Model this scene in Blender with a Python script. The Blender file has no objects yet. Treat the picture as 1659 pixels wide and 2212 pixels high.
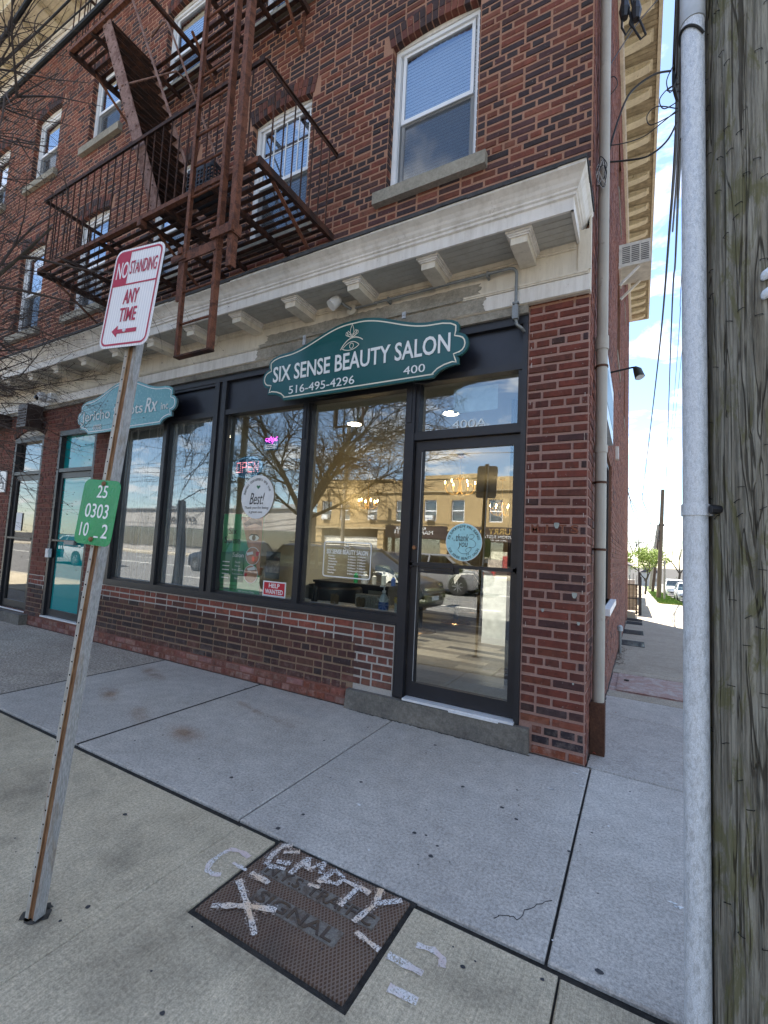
import bpy, bmesh, math, random
from mathutils import Vector, Matrix
random.seed(7)
C = bpy.context.scene.collection
R = math.radians
# ------------------------------------------------------------------ camera
CAM = Vector((0.3237, -3.6298, 1.45))
_f = 982.54
_ax = Vector((1758.5, 8.0, -_f)).normalized()            # world +X seen by the lens (x right, y down, z forward)
_ay = Vector((548.5, 107.0, _f)); _ay = (_ay - _ax * _ax.dot(_ay)).normalized()
_az = _ax.cross(_ay)
ROW = [Vector((_ax[i], _ay[i], _az[i])) for i in range(3)]
cam_d = bpy.data.cameras.new('camera'); cam = bpy.data.objects.new('camera', cam_d); C.objects.link(cam)
bx_, by_, bz_ = ROW[0], -ROW[1], -ROW[2]
cam.matrix_world = Matrix(((bx_[0], by_[0], bz_[0], CAM[0]), (bx_[1], by_[1], bz_[1], CAM[1]), (bx_[2], by_[2], bz_[2], CAM[2]), (0, 0, 0, 1)))
cam_d.sensor_fit = 'HORIZONTAL'; cam_d.sensor_width = 24.0; cam_d.lens = 24.0 * _f / 1659.0
cam_d.clip_start = 0.02; cam_d.clip_end = 3000
bpy.context.scene.camera = cam
def ray(u, v):
    d = (u - 829.5, v - 1106.0, _f)
    return ROW[0] * d[0] + ROW[1] * d[1] + ROW[2] * d[2]
def at(u, v, y=None, x=None, z=None):
    """where the sight line through a point of the photograph meets a plane of the place"""
    r = ray(u, v)
    ax, val = (0, x) if x is not None else (1, y) if y is not None else (2, z)
    return CAM + r * ((val - CAM[ax]) / r[ax])
SL = -0.035                                               # fall of the side street
def gz(y): return SL * y if y > 0 else 0.0
# ------------------------------------------------------------------ world, sun, exposure
SUN_EL, SUN_AZ = R(57), R(-27.6)                          # azimuth from +Y, clockwise
w = bpy.data.worlds.new('World'); bpy.context.scene.world = w; w.use_nodes = True
nt = w.node_tree; nt.nodes.clear()
def wn(t, **k):
    n = nt.nodes.new(t)
    for a, b in k.items(): setattr(n, a, b)
    return n
sky = wn('ShaderNodeTexSky', sky_type='NISHITA', sun_disc=False, sun_elevation=SUN_EL, sun_rotation=SUN_AZ, altitude=20, air_density=1.0, dust_density=0.15, ozone_density=2.6)
tc = wn('ShaderNodeTexCoord'); sep = wn('ShaderNodeSeparateXYZ'); nt.links.new(tc.outputs['Generated'], sep.inputs[0])
zz = wn('ShaderNodeMath', operation='MAXIMUM'); zz.inputs[1].default_value = 0.03; nt.links.new(sep.outputs['Z'], zz.inputs[0])
za = wn('ShaderNodeMath', operation='ADD'); za.inputs[1].default_value = 0.12; nt.links.new(zz.outputs[0], za.inputs[0])
dx = wn('ShaderNodeMath', operation='DIVIDE'); dy = wn('ShaderNodeMath', operation='DIVIDE')
nt.links.new(sep.outputs['X'], dx.inputs[0]); nt.links.new(za.outputs[0], dx.inputs[1])
nt.links.new(sep.outputs['Y'], dy.inputs[0]); nt.links.new(za.outputs[0], dy.inputs[1])
cmb = wn('ShaderNodeCombineXYZ'); nt.links.new(dx.outputs[0], cmb.inputs[0]); nt.links.new(dy.outputs[0], cmb.inputs[1])
cn = wn('ShaderNodeTexNoise'); cn.inputs['Scale'].default_value = 2.6; cn.inputs['Detail'].default_value = 9; cn.inputs['Roughness'].default_value = 0.62; cn.inputs['Distortion'].default_value = 0.35
nt.links.new(cmb.outputs[0], cn.inputs['Vector'])
cr = wn('ShaderNodeValToRGB'); cr.color_ramp.elements[0].position = 0.505; cr.color_ramp.elements[1].position = 0.62
nt.links.new(cn.outputs['Fac'], cr.inputs[0])
cm = wn('ShaderNodeMath', operation='MULTIPLY'); cm.inputs[1].default_value = 0.75; nt.links.new(cr.outputs[0], cm.inputs[0])
hm = wn('ShaderNodeMath', operation='MULTIPLY'); hm.inputs[1].default_value = 22.0; hm.use_clamp = True; nt.links.new(sep.outputs['Z'], hm.inputs[0])
cmh = wn('ShaderNodeMath', operation='MULTIPLY'); nt.links.new(cm.outputs[0], cmh.inputs[0]); nt.links.new(hm.outputs[0], cmh.inputs[1])
mxs = wn('ShaderNodeMixRGB'); mxs.inputs[2].default_value = (7.6, 7.4, 7.2, 1)
nt.links.new(cmh.outputs[0], mxs.inputs[0]); nt.links.new(sky.outputs[0], mxs.inputs[1])
bg = wn('ShaderNodeBackground'); bg.inputs['Strength'].default_value = 0.074
nt.links.new(mxs.outputs[0], bg.inputs[0])
wo = wn('ShaderNodeOutputWorld'); nt.links.new(bg.outputs[0], wo.inputs[0])
sd = bpy.data.lights.new('sun', 'SUN'); sd.energy = 5.0; sd.angle = R(0.5); sd.color = (1.0, 0.93, 0.82)
so = bpy.data.objects.new('sun', sd); C.objects.link(so)
_sv = Vector((math.sin(SUN_AZ) * math.cos(SUN_EL), math.cos(SUN_AZ) * math.cos(SUN_EL), math.sin(SUN_EL)))
so.rotation_euler = (-_sv).to_track_quat('-Z', 'Y').to_euler(); so.location = (0, 0, 30)
sc = bpy.context.scene
sc.view_settings.view_transform = 'Standard'; sc.view_settings.look = 'None'; sc.view_settings.gamma = 1.0
sc.view_settings.exposure = 2.2
try: sc.view_settings.use_curve_mapping = False
except Exception: pass
sc.cycles.max_bounces = 8; sc.cycles.transparent_max_bounces = 24; sc.cycles.diffuse_bounces = 4; sc.cycles.glossy_bounces = 4
sc.cycles.caustics_reflective = False; sc.cycles.caustics_refractive = False; sc.cycles.sample_clamp_indirect = 6.0
sc.cycles.use_denoising = True

# ------------------------------------------------------------------ materials
MATS = {}
def newmat(name):
    m = bpy.data.materials.new(name); m.use_nodes = True; m.node_tree.nodes.clear(); MATS[name] = m
    return m, m.node_tree
def nd(t, ty, **k):
    n = t.nodes.new(ty)
    for a, b in k.items():
        if a in n.inputs.keys() if hasattr(n, 'inputs') else False: n.inputs[a].default_value = b
        else: setattr(n, a, b)
    return n
def coord(t, scale=(1, 1, 1), kind='Object'):
    c = t.nodes.new('ShaderNodeTexCoord')
    if kind == 'World':
        g = t.nodes.new('ShaderNodeNewGeometry'); o = g.outputs['Position']
    else: o = c.outputs[kind]
    mp = t.nodes.new('ShaderNodeMapping'); mp.inputs['Scale'].default_value = scale
    t.links.new(o, mp.inputs['Vector']); return mp.outputs[0]
def noise(t, vec, scale, detail=4, rough=0.55, dist=0.0):
    n = t.nodes.new('ShaderNodeTexNoise'); n.inputs['Scale'].default_value = scale; n.inputs['Detail'].default_value = detail
    n.inputs['Roughness'].default_value = rough; n.inputs['Distortion'].default_value = dist
    t.links.new(vec, n.inputs['Vector']); return n.outputs['Fac']
def ramp(t, fac, stops):
    r = t.nodes.new('ShaderNodeValToRGB'); el = r.color_ramp.elements
    while len(el) < len(stops): el.new(0.5)
    for e, (p, c) in zip(el, stops):
        e.position = p; e.color = (c, c, c, 1) if isinstance(c, (int, float)) else (*c, 1)
    t.links.new(fac, r.inputs[0]); return r.outputs[0]
def mixc(t, fac, a, b, mode='MIX'):
    m = t.nodes.new('ShaderNodeMixRGB'); m.blend_type = mode
    for i, v in ((0, fac), (1, a), (2, b)):
        if hasattr(v, 'links'): t.links.new(v, m.inputs[i])
        elif isinstance(v, (int, float)): m.inputs[i].default_value = v if i == 0 else (v, v, v, 1)
        else: m.inputs[i].default_value = (*v[:3], 1)
    return m.outputs[0]
def mth(t, op, a, b=None, clamp=False):
    m = t.nodes.new('ShaderNodeMath'); m.operation = op; m.use_clamp = clamp
    for i, v in ((0, a), (1, b)):
        if v is None: continue
        if hasattr(v, 'links'): t.links.new(v, m.inputs[i])
        else: m.inputs[i].default_value = v
    return m.outputs[0]
def finish(t, col, rough=0.7, metal=0.0, bump=None, bs=0.3, bd=0.01, spec=0.5, **kw):
    p = t.nodes.new('ShaderNodeBsdfPrincipled')
    for nm, v in (('Base Color', col), ('Roughness', rough), ('Metallic', metal)):
        if hasattr(v, 'links'): t.links.new(v, p.inputs[nm])
        else: p.inputs[nm].default_value = (*v[:3], 1) if nm == 'Base Color' else v
    p.inputs['Specular IOR Level'].default_value = spec
    for k, v in kw.items(): p.inputs[k.replace('_', ' ')].default_value = v
    if bump is not None:
        b = t.nodes.new('ShaderNodeBump'); b.inputs['Strength'].default_value = bs; b.inputs['Distance'].default_value = bd
        t.links.new(bump, b.inputs['Height']); t.links.new(b.outputs[0], p.inputs['Normal'])
    o = t.nodes.new('ShaderNodeOutputMaterial'); t.links.new(p.outputs[0], o.inputs[0]); return p
def simple(name, col, rough=0.6, metal=0.0, var=0.25, scale=8, stretch=(1, 1, 1), bump=0.15, bd=0.004, spec=0.5, kind='Object', **kw):
    m, t = newmat(name); v = coord(t, stretch, kind)
    n = noise(t, v, scale, 6, 0.6); n2 = noise(t, v, scale * 7, 3)
    k = ramp(t, n, [(0.3, 1 - var), (0.7, 1 + var * 0.6)])
    c = mixc(t, 1.0, col, k, 'MULTIPLY')
    r = mth(t, 'ADD', mth(t, 'MULTIPLY', n2, 0.25), rough - 0.12, True)
    finish(t, c, r, metal, mth(t, 'ADD', n, mth(t, 'MULTIPLY', n2, 0.5)), bump, bd, spec, **kw); return m
def emit(name, col, s):
    m, t = newmat(name); e = t.nodes.new('ShaderNodeEmission'); e.inputs[0].default_value = (*col, 1); e.inputs[1].default_value = s
    o = t.nodes.new('ShaderNodeOutputMaterial'); t.links.new(e.outputs[0], o.inputs[0]); return m
def tinted(name, var=0.3, rough=0.85, scale=30, bump=0.5, bd=0.004, specks=None, dark=None, attr='tint', spec=0.3):
    """base colour from the 'tint' colour attribute (each brick's own fired colour), mottled and rough"""
    m, t = newmat(name); a = t.nodes.new('ShaderNodeAttribute'); a.attribute_name = attr
    v = coord(t, (1, 1, 1), 'World')
    n = noise(t, v, scale, 6, 0.65); n2 = noise(t, v, scale * 5, 3, 0.6); n3 = noise(t, v, 1.1, 4, 0.6)
    c = mixc(t, 1.0, a.outputs['Color'], ramp(t, n, [(0.28, 1 - var), (0.72, 1 + var)]), 'MULTIPLY')
    c = mixc(t, 1.0, c, ramp(t, n3, [(0.3, 0.82), (0.7, 1.15)]), 'MULTIPLY')
    if dark: c = mixc(t, ramp(t, noise(t, v, 13, 5, 0.7), [(0.5, 0.0), (0.72, dark)]), c, (0.02, 0.017, 0.018))
    if specks: c = mixc(t, ramp(t, noise(t, v, 55, 2, 0.5), [(0.7, 0.0), (0.76, specks)]), c, (0.5, 0.46, 0.42))
    if specks:     # salt bloom on the lowest courses, soot streaks higher up
        g_ = t.nodes.new('ShaderNodeNewGeometry'); s_ = t.nodes.new('ShaderNodeSeparateXYZ'); t.links.new(g_.outputs['Position'], s_.inputs[0])
        lo_ = ramp(t, s_.outputs['Z'], [(0.05, 1), (0.38, 0)])
        c = mixc(t, mth(t, 'MULTIPLY', lo_, ramp(t, noise(t, v, 11, 6, .75), [(0.48, 0), (0.68, .42)])), c, (0.42, 0.33, 0.29))
        c = mixc(t, ramp(t, noise(t, coord(t, (5, 5, .7), 'World'), 1.2, 5, .65), [(0.52, 0), (0.72, .5)]), c, (0.05, 0.034, 0.03))
    finish(t, c, rough, 0, mth(t, 'ADD', n, mth(t, 'MULTIPLY', n2, 0.6)), bump, bd, spec); return m
brick_m = tinted('fired_brick', 0.42, 0.82, 26, 0.55, 0.006, 0.35, 0.55)
mortar_m = tinted('mortar', 0.18, 0.95, 60, 0.8, 0.004)
def concrete(name, a, b, speck=0.5, broom=False, stain=0.35, scale=90):
    m, t = newmat(name); v = coord(t, (1, 1, 1), 'World')
    oi = t.nodes.new('ShaderNodeObjectInfo')
    big = noise(t, v, 1.3, 5, 0.6, 0.4); mid = noise(t, v, 9, 5, 0.65); fine = noise(t, v, scale, 3, 0.7); fin2 = noise(t, v, scale * 2.6, 2, 0.6)
    c = mixc(t, ramp(t, big, [(0.35, 0), (0.65, 1)]), a, b)
    c = mixc(t, 1.0, c, ramp(t, mid, [(0.3, 0.86), (0.7, 1.1)]), 'MULTIPLY')
    c = mixc(t, 1.0, c, ramp(t, fine, [(0.34, 1 - speck * 0.75), (0.5, 1.0), (0.68, 1 + speck * 0.75)]), 'MULTIPLY')
    c = mixc(t, 1.0, c, ramp(t, fin2, [(0.35, 1 - speck * 0.5), (0.65, 1 + speck * 0.4)]), 'MULTIPLY')
    c = mixc(t, 1.0, c, ramp(t, oi.outputs['Random'], [(0.0, 0.93), (1.0, 1.06)]), 'MULTIPLY')
    st = noise(t, v, 2.3, 6, 0.7, 1.0)
    c = mixc(t, ramp(t, st, [(0.55, 0), (0.75, stain)]), c, (a[0] * 0.45, a[1] * 0.44, a[2] * 0.44))
    h = mth(t, 'ADD', fine, mth(t, 'MULTIPLY', mid, 0.6))
    if broom:
        vb = coord(t, (70, 2.2, 1), 'World'); bn = noise(t, vb, 3.2, 3, 0.6)
        c = mixc(t, 1.0, c, ramp(t, bn, [(0.3, 0.84), (0.7, 1.14)]), 'MULTIPLY'); h = mth(t, 'ADD', h, mth(t, 'MULTIPLY', bn, 1.3))
    finish(t, c, 0.9, 0, h, 0.45, 0.004, 0.25); return m
conc_blue = concrete('pavement_concrete_blue', (0.43, 0.40, 0.36), (0.50, 0.47, 0.425), 0.36, False, 0.15, 70)
conc_tan = concrete('pavement_concrete_tan', (0.47, 0.40, 0.285), (0.55, 0.475, 0.345), 0.34, True, 0.5, 80)
conc_rough = concrete('pavement_concrete_rough', (0.38, 0.335, 0.28), (0.47, 0.42, 0.355), 0.7, False, 0.4, 45)
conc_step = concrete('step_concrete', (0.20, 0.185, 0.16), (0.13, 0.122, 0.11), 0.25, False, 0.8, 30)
conc_side = concrete('side_concrete', (0.36, 0.315, 0.245), (0.42, 0.37, 0.29), 0.4, False, 0.3, 60)
stone_m = concrete('sill_stone', (0.24, 0.22, 0.18), (0.32, 0.29, 0.235), 0.2, False, 0.5, 30)
dirt = simple('dark_dirt', (0.035, 0.032, 0.028), 1.0, 0, 0.6, 40, bump=0.8, bd=0.02, kind='World')
asphalt = concrete('asphalt', (0.16, 0.155, 0.15), (0.19, 0.185, 0.175), 0.6, False, 0.4, 60)
linepaint = simple('road_paint', (0.7, 0.68, 0.62), 0.8, var=0.3, scale=15, kind='World')
def paint(name, col, chip, amount=0.3, rough=0.55, scale=7, stretch=(1, 1, 1), dirtc=(0.25, 0.2, 0.14), dirta=0.45):
    """old paint: weather streaks, flakes down to what is under it"""
    m, t = newmat(name); v = coord(t, stretch, 'World')
    n = noise(t, v, scale, 7, 0.7, 0.6); f = noise(t, v, scale * 6, 5, 0.7); st = noise(t, coord(t, (9, 9, 1.2), 'World'), 1.6, 5, 0.65)
    c = mixc(t, ramp(t, st, [(0.45, 0), (0.8, dirta)]), col, dirtc)
    c = mixc(t, ramp(t, f, [(0.62, 0), (0.7, 0.55 * min(1, amount * 2))]), c, dirtc)
    c = mixc(t, ramp(t, mth(t, 'MULTIPLY', n, mth(t, 'ADD', f, 0.55)), [(0.68, 0), (0.72, min(1, amount * 2.2))]), c, chip)
    c = mixc(t, 1.0, c, ramp(t, noise(t, v, 2.5, 4), [(0.3, 0.9), (0.7, 1.08)]), 'MULTIPLY')
    finish(t, c, rough, 0, mth(t, 'ADD', n, f), 0.3, 0.006, 0.4); return m
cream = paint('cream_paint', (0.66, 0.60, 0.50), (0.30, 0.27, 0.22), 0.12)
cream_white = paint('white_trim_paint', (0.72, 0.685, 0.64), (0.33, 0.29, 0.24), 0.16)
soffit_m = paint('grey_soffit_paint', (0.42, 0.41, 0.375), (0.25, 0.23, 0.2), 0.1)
roof_soffit = paint('roof_soffit_paint', (0.66, 0.585, 0.43), (0.22, 0.17, 0.11), 0.35)
bare_conc = concrete('bare_lintel', (0.20, 0.185, 0.155), (0.34, 0.31, 0.26), 0.22, False, 0.8, 30)
tar = simple('tar_flashing', (0.05, 0.05, 0.052), 0.8, var=0.5, scale=18, bump=0.6, bd=0.02, kind='World')
black_m = simple('black_aluminium', (0.014, 0.0145, 0.019), 0.42, 0.0, 0.3, 5, bump=0.05)
black_panel = simple('black_panel', (0.013, 0.014, 0.022), 0.35, 0.0, 0.5, 3, bump=0.04)
vinyl = simple('white_vinyl', (0.78, 0.79, 0.81), 0.4, var=0.06, scale=5, bump=0.03, kind='World')
def rusty(name, base, rust, amt, rough=0.8, scale=9, metal=0.0, stretch=(1, 1, 1), bump=0.5):
    m, t = newmat(name); v = coord(t, stretch, 'World')
    n = noise(t, v, scale, 8, 0.7, 0.5); f = noise(t, v, scale * 7, 4, 0.7)
    k = ramp(t, n, [(max(0, 0.62 - amt * 0.4), 0), (max(0.05, 0.78 - amt * 0.4), 1)])
    c = mixc(t, k, base, rust); c = mixc(t, 1.0, c, ramp(t, f, [(0.3, 0.62), (0.7, 1.3)]), 'MULTIPLY')
    if metal: mt = mth(t, 'MULTIPLY', mth(t, 'SUBTRACT', 1.0, k), metal)
    else: mt = 0.0
    finish(t, c, rough, mt, mth(t, 'ADD', n, mth(t, 'MULTIPLY', f, 0.6)), bump, 0.004, 0.3); return m
rust_dark = rusty('rusty_iron', (0.034, 0.019, 0.016), (0.095, 0.04, 0.024), 0.4)
rust_lad = rusty('ladder_red_oxide', (0.18, 0.07, 0.04), (0.08, 0.032, 0.02), 0.45, 0.75, 14)
rust_pink = rusty('stringer_oxide', (0.26, 0.155, 0.125), (0.13, 0.06, 0.04), 0.4, 0.75, 12)
galv = rusty('galvanised_steel', (0.50, 0.535, 0.58), (0.64, 0.68, 0.73), 0.6, 0.5, 110, 0.45, (1, 1, 0.35), 0.15)
post_m = rusty('post_steel', (0.42, 0.405, 0.37), (0.2, 0.13, 0.08), 0.25, 0.7, 22, 0.25, (1, 1, 0.12), 0.3)
post_rust = rusty('post_rust_channel', (0.20, 0.105, 0.055), (0.27, 0.17, 0.09), 0.4, 0.85, 18, 0.0, (1, 1, 0.15))
pipe_m = paint('downpipe_paint', (0.40, 0.375, 0.33), (0.22, 0.2, 0.17), 0.2, 0.55, 5)
brown_pipe = rusty('brown_pipe', (0.075, 0.035, 0.022), (0.11, 0.05, 0.03), 0.4)
grey_cond = simple('grey_conduit', (0.22, 0.235, 0.24), 0.5, 0.3, 0.2, 20)
wire_m = simple('black_cable', (0.008, 0.008, 0.009), 0.55, bump=0.02)
white_wire = simple('pale_cable', (0.4, 0.4, 0.4), 0.55)
plastic_w = simple('white_plastic', (0.72, 0.73, 0.74), 0.35, var=0.08)
plastic_k = simple('black_plastic', (0.012, 0.012, 0.015), 0.4)
dark_lens = simple('lens_black', (0.005, 0.005, 0.006), 0.08)
brown_box = simple('brown_metal', (0.035, 0.02, 0.018), 0.5)
def glass(name, tint=(0.9, 0.93, 0.92), k=0.10, ior=1.75, rough=0.0, film=None, streak=0.0):
    m, t = newmat(name)
    tr = t.nodes.new('ShaderNodeBsdfTransparent'); tr.inputs[0].default_value = (*tint, 1)
    gl = t.nodes.new('ShaderNodeBsdfGlossy'); gl.inputs['Roughness'].default_value = rough; gl.inputs[0].default_value = (0.96, 0.98, 1, 1)
    if rough == 0.0:
        b = t.nodes.new('ShaderNodeBump'); b.inputs['Strength'].default_value = 0.04; b.inputs['Distance'].default_value = 0.02
        t.links.new(noise(t, coord(t, (1, 1, 1), 'World'), 1.4, 2), b.inputs['Height']); t.links.new(b.outputs[0], gl.inputs['Normal'])
    gg = t.nodes.new('ShaderNodeNewGeometry'); vd = t.nodes.new('ShaderNodeVectorMath'); vd.operation = 'DOT_PRODUCT'
    t.links.new(gg.outputs['Normal'], vd.inputs[0]); t.links.new(gg.outputs['Incoming'], vd.inputs[1])
    f0 = ((ior - 1) / (ior + 1)) ** 2 + k * .45      # Schlick, the same for both faces of the thin pane
    p5 = mth(t, 'POWER', mth(t, 'SUBTRACT', 1.0, mth(t, 'ABSOLUTE', vd.outputs['Value']), True), 5.0)
    f = mth(t, 'ADD', f0, mth(t, 'MULTIPLY', p5, 1 - f0), True)
    mx = t.nodes.new('ShaderNodeMixShader'); t.links.new(f, mx.inputs[0])
    a = tr.outputs[0]
    if film or streak:
        df = t.nodes.new('ShaderNodeBsdfDiffuse'); df.inputs[0].default_value = (*(film or (0.75, 0.8, 0.8)), 1)
        m2 = t.nodes.new('ShaderNodeMixShader')
        if streak:
            sn = noise(t, coord(t, (38, 38, 0.55), 'World'), 1.0, 6, 0.7)
            t.links.new(mth(t, 'MULTIPLY', ramp(t, sn, [(0.38, 0.05), (0.68, 1.0)]), streak), m2.inputs[0])
        else: m2.inputs[0].default_value = 1.0
        t.links.new(a, m2.inputs[1]); t.links.new(df.outputs[0], m2.inputs[2]); a = m2.outputs[0]
    t.links.new(a, mx.inputs[1]); t.links.new(gl.outputs[0], mx.inputs[2])
    o = t.nodes.new('ShaderNodeOutputMaterial'); t.links.new(mx.outputs[0], o.inputs[0]); return m
glass_shop = glass('shop_glass', (0.9, 0.93, 0.9), 0.19, 1.85)
glass_dirty = glass('streaked_glass', (0.62, 0.68, 0.68), 0.24, 1.9, streak=0.42)
glass_up = glass('window_glass', (0.82, 0.86, 0.9), 0.5, 1.8)
glass_car = glass('car_glass', (0.25, 0.3, 0.3), 0.1, 1.6)
screen_m, t_ = newmat('insect_screen')
_a = t_.nodes.new('ShaderNodeBsdfTransparent'); _b = t_.nodes.new('ShaderNodeBsdfDiffuse'); _b.inputs[0].default_value = (0.07, 0.075, 0.08, 1)
_x = t_.nodes.new('ShaderNodeMixShader'); _x.inputs[0].default_value = 0.5; _o = t_.nodes.new('ShaderNodeOutputMaterial')
t_.links.new(_a.outputs[0], _x.inputs[1]); t_.links.new(_b.outputs[0], _x.inputs[2]); t_.links.new(_x.outputs[0], _o.inputs[0])
def flat(name, col, rough=0.5, **k): return simple(name, col, rough, var=0.05, scale=4, bump=0.0, **k)
teal = flat('teal_sign_green', (0.010, 0.088, 0.088), 0.16)
ivory = flat('ivory_letter', (0.74, 0.70, 0.58), 0.4)
aqua_sign = flat('aqua_sign', (0.13, 0.36, 0.40), 0.25)  # aqua made paler, the sky's reflection is put into the colour
aqua_edge = flat('aqua_sign_edge', (0.10, 0.16, 0.17), 0.5)
white_ink = flat('white_ink', (0.78, 0.8, 0.8), 0.5)
black_ink = flat('black_ink', (0.01, 0.01, 0.012), 0.5)
red_ink = flat('red_ink', (0.50, 0.012, 0.03), 0.5)
crimson = flat('sign_crimson', (0.40, 0.012, 0.055), 0.35)
refl_white, t_ = newmat('retroreflective_white')
_wv = t_.nodes.new('ShaderNodeTexWave'); _wv.bands_direction = 'X'; _wv.inputs['Scale'].default_value = 21; t_.links.new(coord(t_), _wv.inputs['Vector'])
finish(t_, mixc(t_, _wv.outputs['Fac'], (0.66, 0.66, 0.70), (0.80, 0.80, 0.82)), 0.35)
green_sign = simple('sign_green', (0.008, 0.26, 0.085), 0.3, var=0.18, scale=9, bump=0.35, bd=0.01)
alu_back = simple('aluminium_back', (0.4, 0.4, 0.4), 0.45, 0.6)
poster_green = flat('poster_green', (0.09, 0.50, 0.20), 0.35)
poster_dark = flat('poster_dark_green', (0.02, 0.16, 0.07), 0.35)
skin = simple('poster_skin', (0.46, 0.24, 0.15), 0.4, var=0.35, scale=14, bump=0)
paper = simple('paper_white', (0.78, 0.79, 0.80), 0.6, var=0.08, scale=12, bump=0.2, bd=0.01)
aqua_sticker = simple('aqua_sticker', (0.36, 0.66, 0.70), 0.35, var=0.1, scale=20, bump=0)
frost = glass('etched_vinyl', (1, 1, 1), 0.0, 1.4, 0.5, film=(0.75, 0.82, 0.84))
teal_film = glass('teal_film', (0, 0, 0), 0.12, 1.7, 0.0, film=(0.0, 0.26, 0.27))
grey_film = glass('grey_door_glass', (0.55, 0.55, 0.54), 0.16, 1.9)

# ------------------------------------------------------------------ mesh builder
class MB:
    def __init__(s): s.v = []; s.f = []; s.c = []; s.cur = None
    def add(s, vs, fs):
        n = len(s.v); s.v.extend(tuple(p) for p in vs); s.f.extend(tuple(i + n for i in f) for f in fs)
        s.c.extend([s.cur] * len(fs)); return s
    def box(s, x0, x1, y0, y1, z0, z1):
        return s.add([(x0, y0, z0), (x1, y0, z0), (x1, y1, z0), (x0, y1, z0), (x0, y0, z1), (x1, y0, z1), (x1, y1, z1), (x0, y1, z1)],
                     [(0, 3, 2, 1), (4, 5, 6, 7), (0, 1, 5, 4), (1, 2, 6, 5), (2, 3, 7, 6), (3, 0, 4, 7)])
    def hexa(s, p):   # 8 corners, bottom ring then top ring
        return s.add(p, [(0, 3, 2, 1), (4, 5, 6, 7), (0, 1, 5, 4), (1, 2, 6, 5), (2, 3, 7, 6), (3, 0, 4, 7)])
    def bar(s, a, b, w, h, up=(0, 0, 1)):
        a = Vector(a); b = Vector(b); d = (b - a).normalized(); up = Vector(up)
        if abs(d.dot(up)) > 0.98: up = Vector((0, 1, 0))
        x = d.cross(up).normalized() * (w / 2); z = x.cross(d).normalized() * (h / 2)
        return s.hexa([a - x - z, a + x - z, b + x - z, b - x - z, a - x + z, a + x + z, b + x + z, b - x + z])
    def tube(s, pts, r, n=8, cap=True):
        pts = [Vector(p) for p in pts]; rr = r if isinstance(r, (list, tuple)) else [r] * len(pts)
        prev = None; vs = []; fs = []
        for i, p in enumerate(pts):
            d = (pts[min(i + 1, len(pts) - 1)] - pts[max(i - 1, 0)]).normalized()
            if prev is None:
                q = Vector((0, 0, 1)) if abs(d.z) < 0.9 else Vector((1, 0, 0)); a = d.cross(q).normalized()
            else:
                a = prev - d * prev.dot(d)
                a = a.normalized() if a.length > 1e-6 else d.orthogonal().normalized()
            prev = a; b = d.cross(a)
            for k in range(n):
                t = 2 * math.pi * k / n; vs.append(p + (a * math.cos(t) + b * math.sin(t)) * rr[i])
        for i in range(len(pts) - 1):
            for k in range(n):
                k2 = (k + 1) % n; fs.append((i * n + k, i * n + k2, (i + 1) * n + k2, (i + 1) * n + k))
        if cap: fs.append(tuple(range(n))[::-1]); fs.append(tuple((len(pts) - 1) * n + k for k in range(n)))
        return s.add(vs, fs)
    def lathe(s, prof, c, n=16, axis='Z'):
        vs = []; fs = []
        for r, h in prof:
            for k in range(n):
                t = 2 * math.pi * k / n; a, b = r * math.cos(t), r * math.sin(t)
                vs.append((c[0] + a, c[1] + b, c[2] + h) if axis == 'Z' else (c[0] + a, c[1] + h, c[2] + b) if axis == 'Y' else (c[0] + h, c[1] + a, c[2] + b))
        for i in range(len(prof) - 1):
            for k in range(n):
                k2 = (k + 1) % n; fs.append((i * n + k, i * n + k2, (i + 1) * n + k2, (i + 1) * n + k))
        fs.append(tuple(range(n))[::-1]); fs.append(tuple((len(prof) - 1) * n + k for k in range(n)))
        return s.add(vs, fs)
    def prism(s, poly, y0, y1, axis='Y'):
        """polygon in (a,b) pushed along an axis: Y -> (x,z), X -> (y,z), Z -> (x,y)"""
        f = {'Y': lambda a, b, h: (a, h, b), 'X': lambda a, b, h: (h, a, b), 'Z': lambda a, b, h: (a, b, h)}[axis]
        n = len(poly); vs = [f(a, b, y0) for a, b in poly] + [f(a, b, y1) for a, b in poly]
        fs = [tuple(range(n)), tuple(range(n, 2 * n))[::-1]] + [(i, i + n, (i + 1) % n + n, (i + 1) % n) for i in range(n)]
        return s.add(vs, fs)
    def quad(s, a, b, c, d): return s.add([a, b, c, d], [(0, 1, 2, 3)])
    def build(s, name, mat, parent=None, smooth=False, kind=None, loc=None):
        me = s.mesh(name, mat, smooth); return link(name, me, parent, kind, loc)
    def mesh(s, name, mat, smooth=False):
        me = bpy.data.meshes.new(name); me.from_pydata(s.v, [], s.f)
        if s.f and any(c is not None for c in s.c):
            at_ = me.color_attributes.new('tint', 'FLOAT_COLOR', 'CORNER'); buf = []
            for f, c in zip(s.f, s.c): buf.extend((*(c or (0.2, 0.1, 0.08)), 1.0) * len(f))
            at_.data.foreach_set('color', buf)
        bm = bmesh.new(); bm.from_mesh(me)
        if len(s.f) < 60000: bmesh.ops.recalc_face_normals(bm, faces=bm.faces)
        bm.to_mesh(me); bm.free()
        if mat: me.materials.append(mat)
        if smooth:
            me.shade_smooth()
            try: me.set_sharp_from_angle(angle=R(38))
            except Exception: pass
        me.update(); return me
def link(name, me, parent=None, kind=None, loc=None):
    o = bpy.data.objects.new(name, me); C.objects.link(o)
    if parent: o.parent = parent
    if kind: o['kind'] = kind
    if loc: o.location = loc
    return o
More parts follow.
